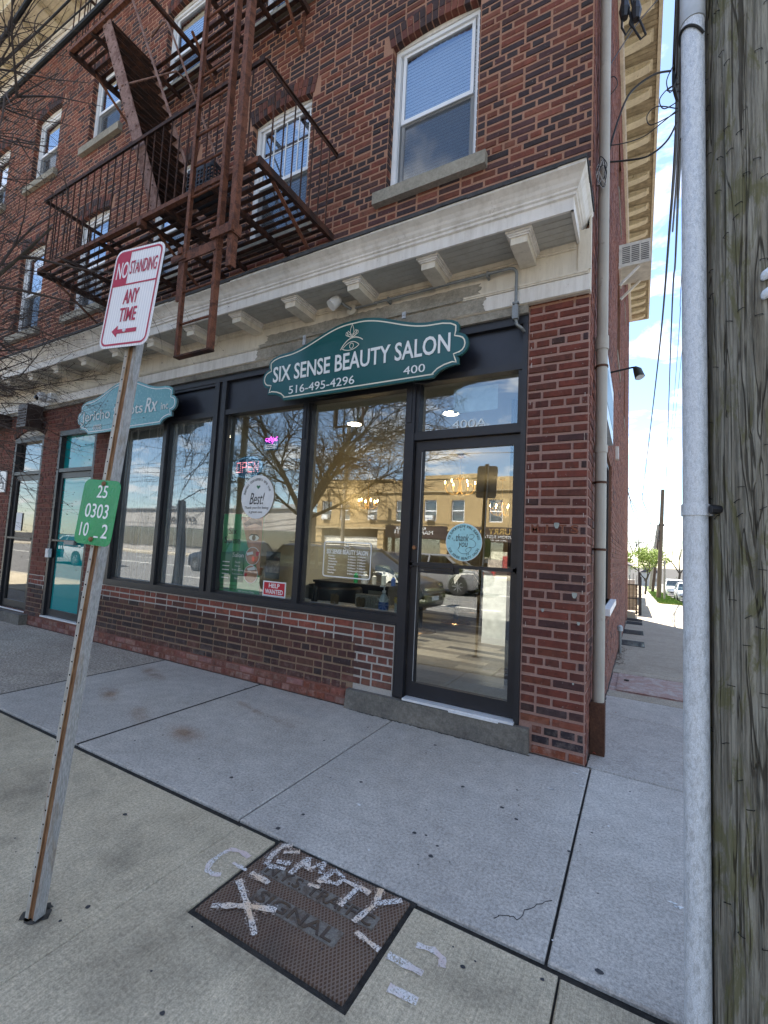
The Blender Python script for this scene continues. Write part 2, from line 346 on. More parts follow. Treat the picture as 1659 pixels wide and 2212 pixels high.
def thing(name, label, cat, loc=(0, 0, 0), rotz=0.0, group=None, rot=None):
    o = bpy.data.objects.new(name, None); C.objects.link(o); o.location = loc; o.empty_display_size = 0.1
    o.rotation_euler = rot or (0, 0, rotz); o['label'] = label; o['category'] = cat
    if group: o['group'] = group
    return o
def tag(o, label, cat, group=None):
    o['label'] = label; o['category'] = cat
    if group: o['group'] = group
    return o
def dup(o, parent=None):
    c = o.copy(); C.objects.link(c); c.parent = parent
    for ch in list(o.children): dup(ch, c)
    return c
# lettering: made with the built-in font, turned into meshes and fitted to a width and height
def text_mesh(s, w=None, h=None, depth=0.0015, bold=0.0, shear=0.0, spacing=1.0, name='lettering', mat=None):
    cu = bpy.data.curves.new(name, 'FONT'); cu.body = s; cu.extrude = 0.02; cu.offset = bold; cu.shear = shear
    cu.space_character = spacing; cu.align_x = 'CENTER'; cu.resolution_u = 3
    ob = bpy.data.objects.new(name, cu); C.objects.link(ob)
    me = bpy.data.meshes.new_from_object(ob, depsgraph=bpy.context.evaluated_depsgraph_get())
    bpy.data.objects.remove(ob); bpy.data.curves.remove(cu)
    xs = [v.co.x for v in me.vertices]; ys = [v.co.y for v in me.vertices]
    x0, x1, y0, y1 = min(xs), max(xs), min(ys), max(ys)
    sx = w / (x1 - x0) if w else None; sy = h / (y1 - y0) if h else None
    sx = sx or sy; sy = sy or sx; cx, cy = (x0 + x1) / 2, (y0 + y1) / 2
    for v in me.vertices:
        x, y, z = v.co; v.co = ((x - cx) * sx, -depth if z > 0 else 0.0, (y - cy) * sy)    # faces -Y, up = Z
    me.name = name; me.materials.clear(); me.materials.append(mat)
    return me
def letter(s, x, y, z, w, h, mat, parent=None, name='lettering', **k):
    return link(name, text_mesh(s, w, h, mat=mat, name=name, **k), parent, None, (x, y, z))
def join_meshes(items, name, mat):
    """items: (mesh, matrix) merged into one mesh"""
    bm = bmesh.new()
    for me, mw in items:
        t = me.copy(); t.transform(mw); bm.from_mesh(t); bpy.data.meshes.remove(t)
    me = bpy.data.meshes.new(name); bm.to_mesh(me); bm.free(); me.materials.append(mat); return me
# ================================================================== GROUND
def slabshape(mb, x0, x1, y0, y1, z=0.0, th=0.12, e=0.006, zf=None):
    g = zf or (lambda y: 0.0)
    mb.hexa([(x0, y0, z - th + g(y0)), (x1, y0, z - th + g(y0)), (x1, y1, z - th + g(y1)), (x0, y1, z - th + g(y1)),
             (x0, y0, z - e + g(y0)), (x1, y0, z - e + g(y0)), (x1, y1, z - e + g(y1)), (x0, y1, z - e + g(y1))])
    mb.hexa([(x0, y0, z - e + g(y0)), (x1, y0, z - e + g(y0)), (x1, y1, z - e + g(y1)), (x0, y1, z - e + g(y1)),
             (x0 + e, y0 + e, z + g(y0)), (x1 - e, y0 + e, z + g(y0)), (x1 - e, y1 - e, z + g(y1)), (x0 + e, y1 - e, z + g(y1))])
m = MB(); m.quad((-900, -900, -0.30), (900, -900, -0.30), (900, 0, -0.30), (-900, 0, -0.30)); m.quad((-900, 0, -0.30), (900, 0, -0.30), (900, 400, -0.30 + SL * 400), (-900, 400, -0.30 + SL * 400))
m.quad((-900, 400, -14.3), (900, 400, -14.3), (900, 1500, -14.3), (-900, 1500, -14.3))
m.build('ground', dirt, kind='structure')
bed = MB(); bed.box(-24, 2.9, -4.05, 0.02, -0.2, -0.016); bed.hexa([(0.0, 0.02, -0.2), (2.9, 0.02, -0.2), (2.9, 120, -0.2 + SL * 120), (0, 120, -0.2 + SL * 120), (0.0, 0.02, -0.016), (2.9, 0.02, -0.016), (2.9, 120, -0.016 + SL * 120), (0, 120, -0.016 + SL * 120)])
walk = bed.build('sidewalk', dirt, kind='structure')
YJ = -1.79
J = [-24.6, -23.0, -21.5, -20.0, -18.4, -16.9, -15.4, -13.8, -12.3, -10.75, -9.2, -7.7, -6.15, -4.6, -3.06, -1.50, 0.04, 1.45, 2.88]
for i in range(len(J) - 1):
    g = 0.006
    m = MB(); slabshape(m, J[i] + g, J[i + 1] - g, YJ + 0.022, -0.012)
    near = m.build('sidewalk_slab', conc_rough if J[i] < -5 else conc_blue, walk)
    m = MB()
    if abs(J[i] + 3.06) < .1 or abs(J[i] + 4.6) < .1: jd = MB(); jd.box(J[i] - .009, J[i] + .009, YJ + .02, -.014, -.004, .0012); jd.build('joint_filler', dirt, walk)
    x0, x1 = J[i] + 0.05 + 0.004, J[i + 1] + 0.05 - 0.004
    if abs(J[i] + 1.5) < 0.1:       # the slab that holds the signal box cover
        xs = [x0, -1.215, -0.465, x1]; ys = [-3.96, -2.305, -1.775, YJ - 0.018]
        ys = [-3.96, -2.312, YJ - 0.018]
        m.box(xs[0], xs[1], ys[0], ys[2], -0.12, 0.0); m.box(xs[2], xs[3], ys[0], ys[2], -0.12, 0.0); m.box(xs[1], xs[2], ys[0], ys[1], -0.12, 0.0)
        bm = bmesh.new(); me_ = m.mesh('t', None); bm.from_mesh(me_); bmesh.ops.remove_doubles(bm, verts=bm.verts, dist=0.0001)
        bm.to_mesh(me_); bm.free(); me_.materials.append(conc_tan); me_.name = 'sidewalk_slab'; link('sidewalk_slab', me_, walk)
    else:
        slabshape(m, x0, x1, -3.96, YJ - 0.018); m.build('sidewalk_slab', conc_tan, walk)
# side walk slabs running down the side street
ys_ = [0.0, 1.51, 2.27]
for a, b, mt in ((0.006, 1.505, conc_blue), (1.515, 2.30, conc_blue), (2.31, 2.60, conc_side), (3.84, 4.1, conc_side)):
    m = MB(); slabshape(m, 0.012, 2.88, a, b, zf=gz); m.build('sidewalk_slab', mt, walk)
m = MB(); slabshape(m, 0.95, 2.88, 2.61, 3.83, zf=gz); m.build('sidewalk_slab', conc_side, walk)
y = 4.11
for nxt in (8.28, 12.4, 14.9):
    m = MB(); slabshape(m, 0.012, 2.88, y, nxt - 0.01, zf=gz); m.build('sidewalk_slab', conc_side, walk); y = nxt
while y < 46:
    m = MB(); slabshape(m, 0.012, 1.40, y, y + 1.49, zf=gz); m.build('sidewalk_slab', conc_side, walk)
    if y < 29:
        m = MB(); slabshape(m, 1.41, 2.88, y, y + 1.49, zf=gz); m.build('sidewalk_slab', conc_side, walk)
    y += 1.5
m = MB(); slabshape(m, 0.012, 1.40, y, 120, zf=gz); m.build('sidewalk_slab', conc_side, walk)
kb = MB(); kb.box(-24, 2.9, -4.22, -3.97, -0.3, 0.0); kb.build('kerb', conc_side, kind='structure')
kb = MB(); kb.hexa([(2.9, -3.97, -0.3), (3.1, -3.97, -0.3), (3.1, 120, -0.3 + SL * 120), (2.9, 120, -0.3 + SL * 120), (2.9, -3.97, 0.0), (3.1, -3.97, 0.0), (3.1, 120, SL * 120), (2.9, 120, SL * 120)]); kb.build('kerb', conc_side, kind='structure')
rd = MB(); rd.quad((-120, -24, -0.14), (120, -24, -0.14), (120, -4.22, -0.14), (-120, -4.22, -0.14)); rd.quad((3.1, -4.22, -0.14), (14, -4.22, -0.14), (14, 0, -0.14), (3.1, 0, -0.14)); rd.quad((3.1, 0, -0.14), (14, 0, -0.14), (14, 400, -0.14 + SL * 400), (3.1, 400, -0.14 + SL * 400))
rd.build('road', asphalt, kind='structure')
lp = MB()
for yy in (-14.0, -14.25): lp.box(-60, 2, yy - 0.06, yy + 0.06, -0.139, -0.135)
for k in range(-10, 2): lp.box(k * 6.0, k * 6.0 + 3, -9.2, -9.08, -0.139, -0.135); lp.box(k * 6.0, k * 6.0 + 3, -19.2, -19.08, -0.139, -0.135)
lp.build('road_marking', linepaint, kind='structure')
gr = MB()
gm = simple('verge_soil', (0.10, 0.15, 0.03), 0.9, var=0.5, scale=3, bump=0.8, bd=0.03, kind='World')
gr.hexa([(1.45, 29.5, -.1 + gz(29.5)), (2.88, 29.5, -.1 + gz(29.5)), (2.88, 120, -.1 + gz(120)), (1.45, 120, -.1 + gz(120)), (1.45, 29.5, 0.01 + gz(29.5)), (2.88, 29.5, 0.01 + gz(29.5)), (2.88, 120, 0.01 + gz(120)), (1.45, 120, 0.01 + gz(120))])
verge = gr.build('grass_verge', gm, kind='structure')
gb = MB(); rg = random.Random(3)
for _ in range(5000):
    x = rg.uniform(1.45, 2.85); y = 28.6 + 32 * rg.random() ** 1.6; z = gz(y) + 0.01; h = rg.uniform(0.05, 0.14); a = rg.uniform(0, 3.1)
    gb.add([(x - 0.02 * math.cos(a), y - 0.02 * math.sin(a), z), (x + 0.02 * math.cos(a), y + 0.02 * math.sin(a), z), (x + rg.uniform(-.04, .04), y, z + h)], [(0, 1, 2)])
gb.build('grass', simple('grass_blades', (0.13, 0.21, 0.03), 0.8, var=0.4, scale=2), kind='stuff')
# stains and spots on the walk
def decal(name, col, amt, rad=0.5):
    m, t = newmat(name); tc_ = coord(t, (1, 1, 1), 'Generated')
    g = t.nodes.new('ShaderNodeVectorMath'); g.operation = 'SUBTRACT'; g.inputs[1].default_value = (0.5, 0.5, 0.5); t.links.new(tc_, g.inputs[0])
    l = t.nodes.new('ShaderNodeVectorMath'); l.operation = 'LENGTH'; t.links.new(g.outputs[0], l.inputs[0])
    n = noise(t, coord(t, (1, 1, 1), 'World'), 4, 4, 0.55, 0.1)
    k = mth(t, 'MULTIPLY', mth(t, 'MULTIPLY', ramp(t, l.outputs['Value'], [(0.08, 1), (0.5, 0)]), ramp(t, n, [(0.36, 0), (0.62, 1)])), amt)
    tr = t.nodes.new('ShaderNodeBsdfTransparent'); df = t.nodes.new('ShaderNodeBsdfDiffuse'); df.inputs[0].default_value = (*col, 1)
    mx = t.nodes.new('ShaderNodeMixShader'); t.links.new(k, mx.inputs[0]); t.links.new(tr.outputs[0], mx.inputs[1]); t.links.new(df.outputs[0], mx.inputs[2])
    o = t.nodes.new('ShaderNodeOutputMaterial'); t.links.new(mx.outputs[0], o.inputs[0]); return m
rust_st = decal('rust_stain', (0.40, 0.22, 0.11), 0.42); dark_st = decal('dark_stain', (0.12, 0.11, 0.10), 0.3); pale_st = decal('pale_stain', (0.5, 0.46, 0.4), 0.4)
def stain(u, v, lx, ly, rot, mat, nm, zz=0.0016):
    p = at(u, v, z=0.0); mb = MB(); mb.quad((-lx, -ly, 0), (lx, -ly, 0), (lx, ly, 0), (-lx, ly, 0))
    o = mb.build(nm, mat, walk); o.location = (p.x, p.y, zz); o.rotation_euler = (0, 0, rot)
for k, (u, v, lx, ly, rot) in enumerate([(235, 1497, .30, .10, -.4), (330, 1455, .45, .10, -.35), (300, 1545, .28, .09, -.5), (400, 1585, .32, .13, -.1), (540, 1530, .26, .06, -.3), (610, 1560, .2, .05, -.2)]): stain(u, v, lx, ly, rot, rust_st, 'rust_stain', 0.0014 + k * .0002)
for k, (u, v, lx, ly, rot) in enumerate([(560, 2060, .28, .22, .3), (430, 2000, .3, .12, .4), (80, 1700, .45, .3, .2), (250, 1820, .3, .12, -.4), (60, 2030, .09, .12, .2), (300, 2110, .3, .2, 0), (700, 2200, .15, .12, 0), (1050, 2120, .3, .14, .3), (95, 1985, .08, .05, .0)]): stain(u, v, lx, ly, rot, dark_st, 'dark_stain', 0.003 + k * .0002)
gum = MB(); rg = random.Random(11)
spots = [(895, 1800), (945, 1828), (1295, 2100), (530, 1487), (380, 1430), (1115, 1770), (1085, 1745), (940, 1610), (700, 1600), (780, 1690), (930, 1850), (655, 1760), (690, 1930), (340, 1690), (270, 1760), (190, 1960), (600, 1790), (1000, 2090), (350, 2190), (130, 1990), (1000, 1700), (1230, 1840), (500, 1680), (430, 1640)]
pts_ = [at(u, v, z=0.0) for u, v in spots] + [Vector((rg.uniform(-6, .3), rg.uniform(-3.4, -.2), 0)) for _ in range(90)]
for i, p in enumerate(pts_):
    r_ = rg.uniform(.006, .014) if i < len(spots) else rg.uniform(.003, .008); n_ = 9
    gum.add([(p.x + r_ * math.cos(6.283 * k / n_) * rg.uniform(.8, 1.3), p.y + r_ * math.sin(6.283 * k / n_) * rg.uniform(.7, 1.1), 0.0022) for k in range(n_)], [tuple(range(n_))])
gum.build('gum_spot', simple('old_gum', (0.05, 0.05, 0.055), 0.8), walk, kind='stuff')
wsp = MB()
for i in range(40):
    x, y = rg.uniform(-4, .4), rg.uniform(-1.7, -.1); r_ = rg.uniform(.002, .006)
    wsp.add([(x + r_ * math.cos(6.283 * k / 5), y + r_ * math.sin(6.283 * k / 5), 0.0024) for k in range(5)], [tuple(range(5))])
for (u, v) in [(1255, 1664), (1240, 1670), (1190, 1705), (1262, 1700), (1460, 1955), (1470, 1962), (745, 1495), (775, 1740)]:
    p = at(u, v, z=0.0)
    for q in range(3):
        a, b = rg.uniform(.005, .02), rg.uniform(.002, .006); x, y = p.x + rg.uniform(-.02, .02), p.y + rg.uniform(-.01, .01)
        wsp.add([(x - a, y, .0024), (x, y - b, .0024), (x + a, y + b, .0024), (x, y + b * 1.5, .0024)], [(0, 1, 2, 3)])
wsp.build('paint_splash', white_ink, walk, kind='stuff')
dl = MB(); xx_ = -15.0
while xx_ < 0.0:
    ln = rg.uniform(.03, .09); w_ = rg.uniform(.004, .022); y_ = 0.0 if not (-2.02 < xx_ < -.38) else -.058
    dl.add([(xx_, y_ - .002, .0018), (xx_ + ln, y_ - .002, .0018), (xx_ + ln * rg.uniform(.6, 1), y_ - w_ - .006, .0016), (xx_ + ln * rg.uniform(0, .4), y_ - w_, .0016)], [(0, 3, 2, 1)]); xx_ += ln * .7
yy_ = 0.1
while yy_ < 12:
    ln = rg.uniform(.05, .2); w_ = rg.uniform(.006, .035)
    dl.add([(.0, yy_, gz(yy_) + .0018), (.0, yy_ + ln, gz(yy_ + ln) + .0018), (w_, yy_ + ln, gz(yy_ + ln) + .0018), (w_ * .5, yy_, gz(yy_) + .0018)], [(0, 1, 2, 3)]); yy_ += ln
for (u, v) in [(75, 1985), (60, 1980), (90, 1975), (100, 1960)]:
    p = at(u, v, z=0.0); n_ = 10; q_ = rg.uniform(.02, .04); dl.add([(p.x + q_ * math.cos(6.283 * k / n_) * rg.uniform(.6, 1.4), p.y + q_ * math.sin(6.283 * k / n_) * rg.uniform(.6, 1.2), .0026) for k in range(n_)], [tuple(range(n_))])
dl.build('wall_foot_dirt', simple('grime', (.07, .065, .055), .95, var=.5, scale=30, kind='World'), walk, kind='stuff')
# crack lines
ck = MB()
def crack(pts, wd):
    P = [at(u, v, z=0.0) for u, v in pts]; rgc = random.Random(5)
    Q = []
    for a, b in zip(P, P[1:]):
        for k in range(5): q = a.lerp(b, k / 5); Q.append(q + Vector((rgc.uniform(-.008, .008), rgc.uniform(-.008, .008), 0)))
    for a, b in zip(Q, Q[1:]): ck.bar((a.x, a.y, 0.0012), (b.x, b.y, 0.0012), wd * rgc.uniform(.5, 1.3), 0.002)
crack([(1065, 1985), (1090, 1975), (1115, 1985), (1150, 1960), (1200, 1945)], 0.0018)
0 and crack([(1350, 2130), (1380, 2135), (1395, 2150), (1440, 2165), (1450, 2185)], 0.0025)
ck.build('crack', dirt, walk)

# ================================================================== THE BRICK BUILDING
CR = 0.0705                                   # one course
bld = thing('brick_building', 'three storey red brick corner building with shops on the ground floor', 'building')
XL, DP, ZT = -15.6, 14.9, 10.42
WIN2 = [-1.415, -3.36, -5.32, -7.30, -9.24, -11.2, -13.1]
HW = 0.46
Z2, Z2T, Z3, Z3T = 4.95, 6.54, 7.86, 9.19
RISE = 0.05
holes = []          # x0,x1,z0,z1, arch rise
for x in WIN2: holes.append((x - HW, x + HW, Z2, Z2T, RISE)); holes.append((x - HW, x + HW, Z3, Z3T, RISE))
SHOP = (-6.03, -0.455, 0.785, 3.40, 0); DOORH = (-1.545, -0.455, 0.0, 0.79, 0)
D2 = (-7.62, -6.56, 0.17, 3.04, 0); D1 = (-9.08, -8.09, 0.19, 3.02, 0.12); D0 = (-10.6, -9.75, 0.19, 3.02, 0.12)
holes += [SHOP, DOORH, D2, D1, D0, (-14.8, -11.2, 0.7, 2.9, 0)]
rb = random.Random(21)
def tint_front(x, z):
    r = rb.random()
    if z < 0.79 and x < -1.5:                                  # below the shop window
        if z < 0.17: c = (0.19, 0.068, 0.05) if r < .6 else (0.26, 0.13, 0.11)
        elif z > 0.62: c = (0.205, 0.062, 0.042) if r < .8 else (0.12, 0.045, 0.035)
        elif x > -1.95 and z > 0.2: c = (0.185, 0.075, 0.055)
        else:
            c = (0.075, 0.034, 0.03) if r < .45 else (0.05, 0.033, 0.033) if r < .8 else (0.12, 0.055, 0.042)
            if .25 < z < .45 and x < -2: c = tuple(v * .85 for v in c)
    elif x > -0.46 and z < 3.45:                                # the pier
        if z < 0.08: c = (0.21, 0.06, 0.03)
        elif z < 0.19: c = (0.035, 0.028, 0.032) if r < .75 else (0.16, 0.05, 0.03)
        elif z < 0.25: c = (0.19, 0.06, 0.035)
        elif z < 0.36: c = (0.055, 0.032, 0.034)
        else:
            c = (0.15, 0.042, 0.028) if r < .6 else (0.105, 0.034, 0.026) if r < .92 else (0.062, 0.03, 0.028)
            if x > -.09 and r > .45: c = (0.05, 0.028, 0.028)
    elif z < 3.45: c = (0.155, 0.048, 0.034) if r < .7 else (0.12, 0.042, 0.032)
    else:
        dk = 0.62 if x > -5.2 else 0.4
        if x < -8: dk = .28
        c = (0.155, 0.048, 0.03) if r < .86 - dk else (0.042, 0.028, 0.030) if r < .86 - dk * .45 else (0.078, 0.036, 0.034) if r < .94 else (0.20, 0.07, 0.045)
    k = rb.uniform(.86, 1.16); return (c[0] * k, c[1] * k * rb.uniform(.93, 1.07), c[2] * k)
def hole_at(x, z, hs, pad=0.0):
    for h in hs:
        if h[0] - pad < x < h[1] + pad and h[2] - pad < z < h[3] + (h[4] * (1 - ((x - (h[0] + h[1]) / 2) / ((h[1] - h[0]) / 2 + 1e-6)) ** 2) if h[4] else 0) + pad + (0.205 if h[4] and z > h[3] - .02 else 0): return True
    return False
def spans(x0, x1, z, hs):
    """what is left of [x0,x1] on the course at z once the openings are cut out"""
    out = [(x0, x1)]
    for h in hs:
        top = h[3]
        if h[4]:
            top = h[3] + h[4] + 0.20
            if h[3] - 0.03 < z < top:      # beside the arch ring the opening widens with the fanned bricks
                a, b = h[0] - 0.10, h[1] + 0.10
                k = (z - h[3]) / (h[4] + 0.20)
                if k > 0.45: hw_ = (h[1] - h[0]) / 2; sq = math.sqrt(max(0.0, 1 - ((k - .42) / .60) ** 2)); a = (h[0] + h[1]) / 2 - (hw_ + .1) * sq; b = (h[0] + h[1]) / 2 + (hw_ + .1) * sq
                out = [s for o in out for s in ((o[0], min(o[1], a)), (max(o[0], b), o[1])) if s[1] - s[0] > 0.03]
                continue
        if h[2] < z < top: out = [s for o in out for s in ((o[0], min(o[1], h[0])), (max(o[0], h[1]), o[1])) if s[1] - s[0] > 0.03]
    return out
def brick_geo(mb, P, U, N, L, Hh, proud, depth=0.03, rnd=None):
    """one brick: back edge full size, worn front face a little smaller; P = lower left corner on the wall plane"""
    rn = rnd or rb; e = rn.uniform(.003, .006); U = Vector(U); N = Vector(N); Z = Vector((0, 0, 1)); j = lambda: rn.uniform(-.0034, .0034)
    P = Vector(P); b = [P - N * depth, P + U * L - N * depth, P + U * L + Z * Hh - N * depth, P + Z * Hh - N * depth]
    b2 = [P, P + U * L, P + U * L + Z * Hh, P + Z * Hh]
    q = N * (proud + rn.uniform(-.003, .002))
    f = [P + U * (e + j()) + Z * (e + j()) + q, P + U * (L - e + j()) + Z * (e + j()) + q, P + U * (L - e + j()) + Z * (Hh - e + j()) + q, P + U * (e + j()) + Z * (Hh - e + j()) + q]
    mb.add(b2 + f, [(4, 5, 6, 7), (0, 1, 5, 4), (1, 2, 6, 5), (2, 3, 7, 6), (3, 0, 4, 7)])
def lay(mb, org, U, N, x0, x1, z0, z1, hs, tint, proud=0.009, ST=0.228, jt=0.016, header_every=6, phase=0, single=None, xkeep=None):
    n = int(round((z1 - z0) / CR)); U = Vector(U)
    for i in range(n):
        z = z0 + i * CR; zc = z + CR / 2; hd = (i + phase) % header_every == 3
        step = ST / 2 if hd else ST
        off = (0 if i % 2 else ST / 2) + (ST / 4 if hd else 0)
        for a, b in spans(x0, x1, zc, hs):
            x = x1 - off if b == x1 else math.ceil((b - x1 - off) / step) * step + x1 - off
            edges = [b]; k = math.floor((b - (x1 - off)) / step) * step + (x1 - off)
            while k > a + 0.03:
                if b - k > 0.03 or len(edges) > 1: edges.append(k)
                k -= step if hd or rb.random() > (.05 if single is not None and x1 > -.1 else .22) else step / 2
            edges.append(a)
            for r_, l_ in zip(edges, edges[1:]):
                L = r_ - l_ - jt
                if L < 0.02: continue
                c = tint(l_, zc); P = Vector(org) + U * (l_ + jt / 2) + Vector((0, 0, z + jt / 2 + rb.uniform(-.0025, .0025)))
                h_ = CR - jt
                if single is not None and single(l_, zc): SINGLES.append((P, L, h_, c, Vector(U), Vector(N)))
                else: mb.cur = c; brick_geo(mb, P, U, N, L, h_, proud)
SINGLES = []
# mortar core with its openings
core = MB()
MC_UP = (0.34, 0.185, 0.125); MC_PIER = (0.35, 0.215, 0.18); MC_BULK = (0.24, 0.165, 0.115); MC_NEW = (0.42, 0.39, 0.36); MC_OLD = (0.2, 0.09, 0.07)
xs = sorted({XL, 0.0, -1.95, -0.455} | {h[0] for h in holes} | {h[1] for h in holes}); zs = sorted({-0.05, 0.17, 0.585, 3.42, ZT} | {h[2] for h in holes} | {h[3] + h[4] for h in holes})
for a, b in zip(xs, xs[1:]):
    for c_, d in zip(zs, zs[1:]):
        mx_, mz = (a + b) / 2, (c_ + d) / 2
        if any(h[0] < mx_ < h[1] and h[2] < mz < h[3] + h[4] for h in holes): continue
        if b - a < 1e-4 or d - c_ < 1e-4: continue
        if mz > 3.42: cc = MC_UP
        elif mx_ > -0.455: cc = MC_PIER
        elif mz < 0.785 and mx_ < -1.5: cc = MC_NEW if (mz > 0.585 or mx_ > -1.95) else MC_BULK if mz > 0.17 else MC_OLD
        else: cc = (0.2, 0.105, 0.08)
        core.cur = cc; core.box(a, b, 0.0, 0.30, c_, d)
core.cur = MC_UP; core.box(XL, 0, 0.0, 0.3, -0.3, -0.05)
core.build('wall', mortar_m, bld)
# facade bricks
fb = MB()
sel = lambda x, z: (x > -0.47 and z < 3.46) or (z < 0.785 and -3.3 < x < -1.5)
STEP = [(-2.02, -0.37, -0.1, 0.178, 0)]
lay(fb, (0, 0, 0), (1, 0, 0), (0, -1, 0), -0.455, 0.0, 0.0, 0.0705 * 49, STEP, tint_front, 0.008, 0.2275, 0.020, 7, 1, sel)
lay(fb, (0, 0, 0), (1, 0, 0), (0, -1, 0), -6.03, -1.545, 0.0, 0.0705 * 11, STEP, tint_front, 0.007, 0.216, 0.016, 6, 3, sel)
lay(fb, (0, 0, 0), (1, 0, 0), (0, -1, 0), XL, -6.03, 0.0, 0.0705 * 49, holes, tint_front, 0.007, 0.216, 0.012, 6, 0)
lay(fb, (0, 0, 0), (1, 0, 0), (0, -1, 0), XL, 0.0, 0.0705 * 49, 0.0705 * 148, holes, tint_front, 0.006, 0.218, 0.019, 6, 0)
# arch rings and jamb quoins
def arch_ring(mb, x, zs_, hw, rise, hs_=0.205, n=15):
    Rr = (hw * hw + rise * rise) / (2 * rise); cz = zs_ + rise - Rr; a0 = math.asin(hw / Rr)
    for k in range(n):
        for ring in (0, 1):
            t0 = -a0 * 1.04 + 2 * a0 * 1.04 * k / n; t1 = t0 + 2 * a0 * 1.04 / n; g = 0.006 / Rr
            r0 = Rr + ring * 0.103; r1 = r0 + 0.096; t0 += g; t1 -= g; r = rb.random()
            c = (0.05, 0.03, 0.03) if r < .5 else (0.12, 0.042, 0.032) if r < .8 else (0.17, 0.055, 0.036)
            mb.cur = c
            P = lambda rr, tt, yy: (x + rr * math.sin(tt), yy, cz + rr * math.cos(tt))
            mb.hexa([P(r0, t0, -.009), P(r0, t1, -.009), P(r0, t1, .11), P(r0, t0, .11), P(r1, t0, -.009), P(r1, t1, -.009), P(r1, t1, .11), P(r1, t0, .11)])
    mb.cur = MC_UP
    for k in range(n):
        t0 = -a0 * 1.04 + 2 * a0 * 1.04 * k / n; t1 = t0 + 2 * a0 * 1.04 / n
        mb.hexa([P(Rr + .003, t0, -.001), P(Rr + .003, t1, -.001), P(Rr + .003, t1, .12), P(Rr + .003, t0, .12), P(Rr + .2, t0, -.001), P(Rr + .2, t1, -.001), P(Rr + .2, t1, .12), P(Rr + .2, t0, .12)])
for x in WIN2:
    for z_, zt in ((Z2, Z2T), (Z3, Z3T)): arch_ring(fb, x, zt, HW + .004, RISE)
for d in (D1, D0): arch_ring(fb, (d[0] + d[1]) / 2, d[3], (d[1] - d[0]) / 2, .12)
for h in holes:
    if h[4] or h is D2:
        n = int((h[3] - h[2]) / CR); z0 = math.ceil(h[2] / CR) * CR
        for i in range(n):
            z = z0 + i * CR
            if z + CR > h[3]: break
            for s, xx in ((1, h[0]), (-1, h[1])):
                fb.cur = tint_front(xx, z) if rb.random() < .6 else (0.05, 0.03, 0.03)
                d_ = .092 if i % 2 else .05
                fb.hexa([(xx, -.004, z + .008), (xx + s * .006, -.002, z + .01), (xx + s * .006, d_, z + .01), (xx, d_, z + .008), (xx, -.004, z + CR - .008), (xx + s * .006, -.002, z + CR - .01), (xx + s * .006, d_, z + CR - .01), (xx, d_, z + CR - .008)])
fb.build('brick_facing', brick_m, bld, kind='stuff')
# the 300 nearest bricks, each an object; alike ones share a mesh
SINGLES.sort(key=lambda s: (s[0] - CAM).length); rest = SINGLES[300:]; cache = {}; rs = random.Random(4)
for (P, L, h_, c, U, N) in SINGLES[:300]:
    Lr = round(L / 0.005) * 0.005; key = (Lr, int(c[0] * 42), rs.randrange(2))
    if key not in cache:
        mb = MB(); mb.cur = c; brick_geo(mb, (0, 0, 0), U, N, Lr, h_, 0.010, rnd=rs); cache[key] = mb.mesh('brick', brick_m)
    link('brick', cache[key], bld, None, P)
if rest:
    mb = MB()
    for (P, L, h_, c, U, N) in rest: mb.cur = c; brick_geo(mb, P, U, N, L, h_, 0.009)
    mb.build('low_brick_facing', brick_m, bld, kind='stuff')
# side wall, facing the side street
sh = [(1.85, 3.25, 0.93, 2.72, 0), (4.6, 5.9, 4.95, 6.4, 0), (4.6, 5.9, 7.86, 9.2, 0), (8.6, 9.6, 4.95, 6.4, 0), (8.6, 9.6, 7.86, 9.2, 0), (12.0, 12.9, -0.42, 1.7, 0)]
sc_ = MB(); sc_.cur = (0.215, 0.11, 0.075)
ys2 = sorted({0.30, DP} | {h[0] for h in sh} | {h[1] for h in sh}); zs2 = sorted({-0.9, ZT} | {h[2] for h in sh} | {h[3] for h in sh})
for a, b in zip(ys2, ys2[1:]):
    for c_, d in zip(zs2, zs2[1:]):
        if any(h[0] < (a + b) / 2 < h[1] and h[2] < (c_ + d) / 2 < h[3] for h in sh): continue
        sc_.box(-0.3, 0.0, a, b, c_, d)
sc_.build('side_wall', mortar_m, bld)
def tint_side(y, z):
    r = rb.random(); c = (0.17, 0.06, 0.042) if r < .75 else (0.10, 0.04, 0.034) if r < .9 else (0.23, 0.09, 0.06)
    if y > 2.5 and r < .8: c = (0.22, 0.082, 0.055)
    if z < .25: c = tuple(v * .7 for v in c)
    k = rb.uniform(.85, 1.15); return tuple(v * k for v in c)
sb = MB(); lay(sb, (0, 0, -0.0705 * 8), (0, 1, 0), (1, 0, 0), 0.0, DP, 0.0, 0.0705 * 156, [(h[0], h[1], h[2] + .564, h[3] + .564, 0) for h in sh], tint_side, 0.008, 0.218, 0.015)
sb.build('side_brick_facing', brick_m, bld, kind='stuff')
# corbelled dark vertical slots near the corner, openings' darkness, roof slab, rear walls
m = MB(); m.cur = (0.14, .06, .04); m.box(XL, 0.0, DP, DP + .3, -1, ZT + .3); m.box(XL, XL + .3, .3, DP, -1, ZT + .3); m.build('rear_wall', mortar_m, bld)
m = MB(); m.box(XL, 0.0, 0.0, DP, 10.86, 11.0); m.build('roof', tar, bld)
dk = simple('dark_room', (0.03, 0.03, 0.032), 0.9)
m = MB(); m.box(XL + .3, -.3, .75, .8, 3.5, ZT); m.box(-.8, -.75, .9, DP, -.3, ZT); m.build('inner_lining', dk, bld)

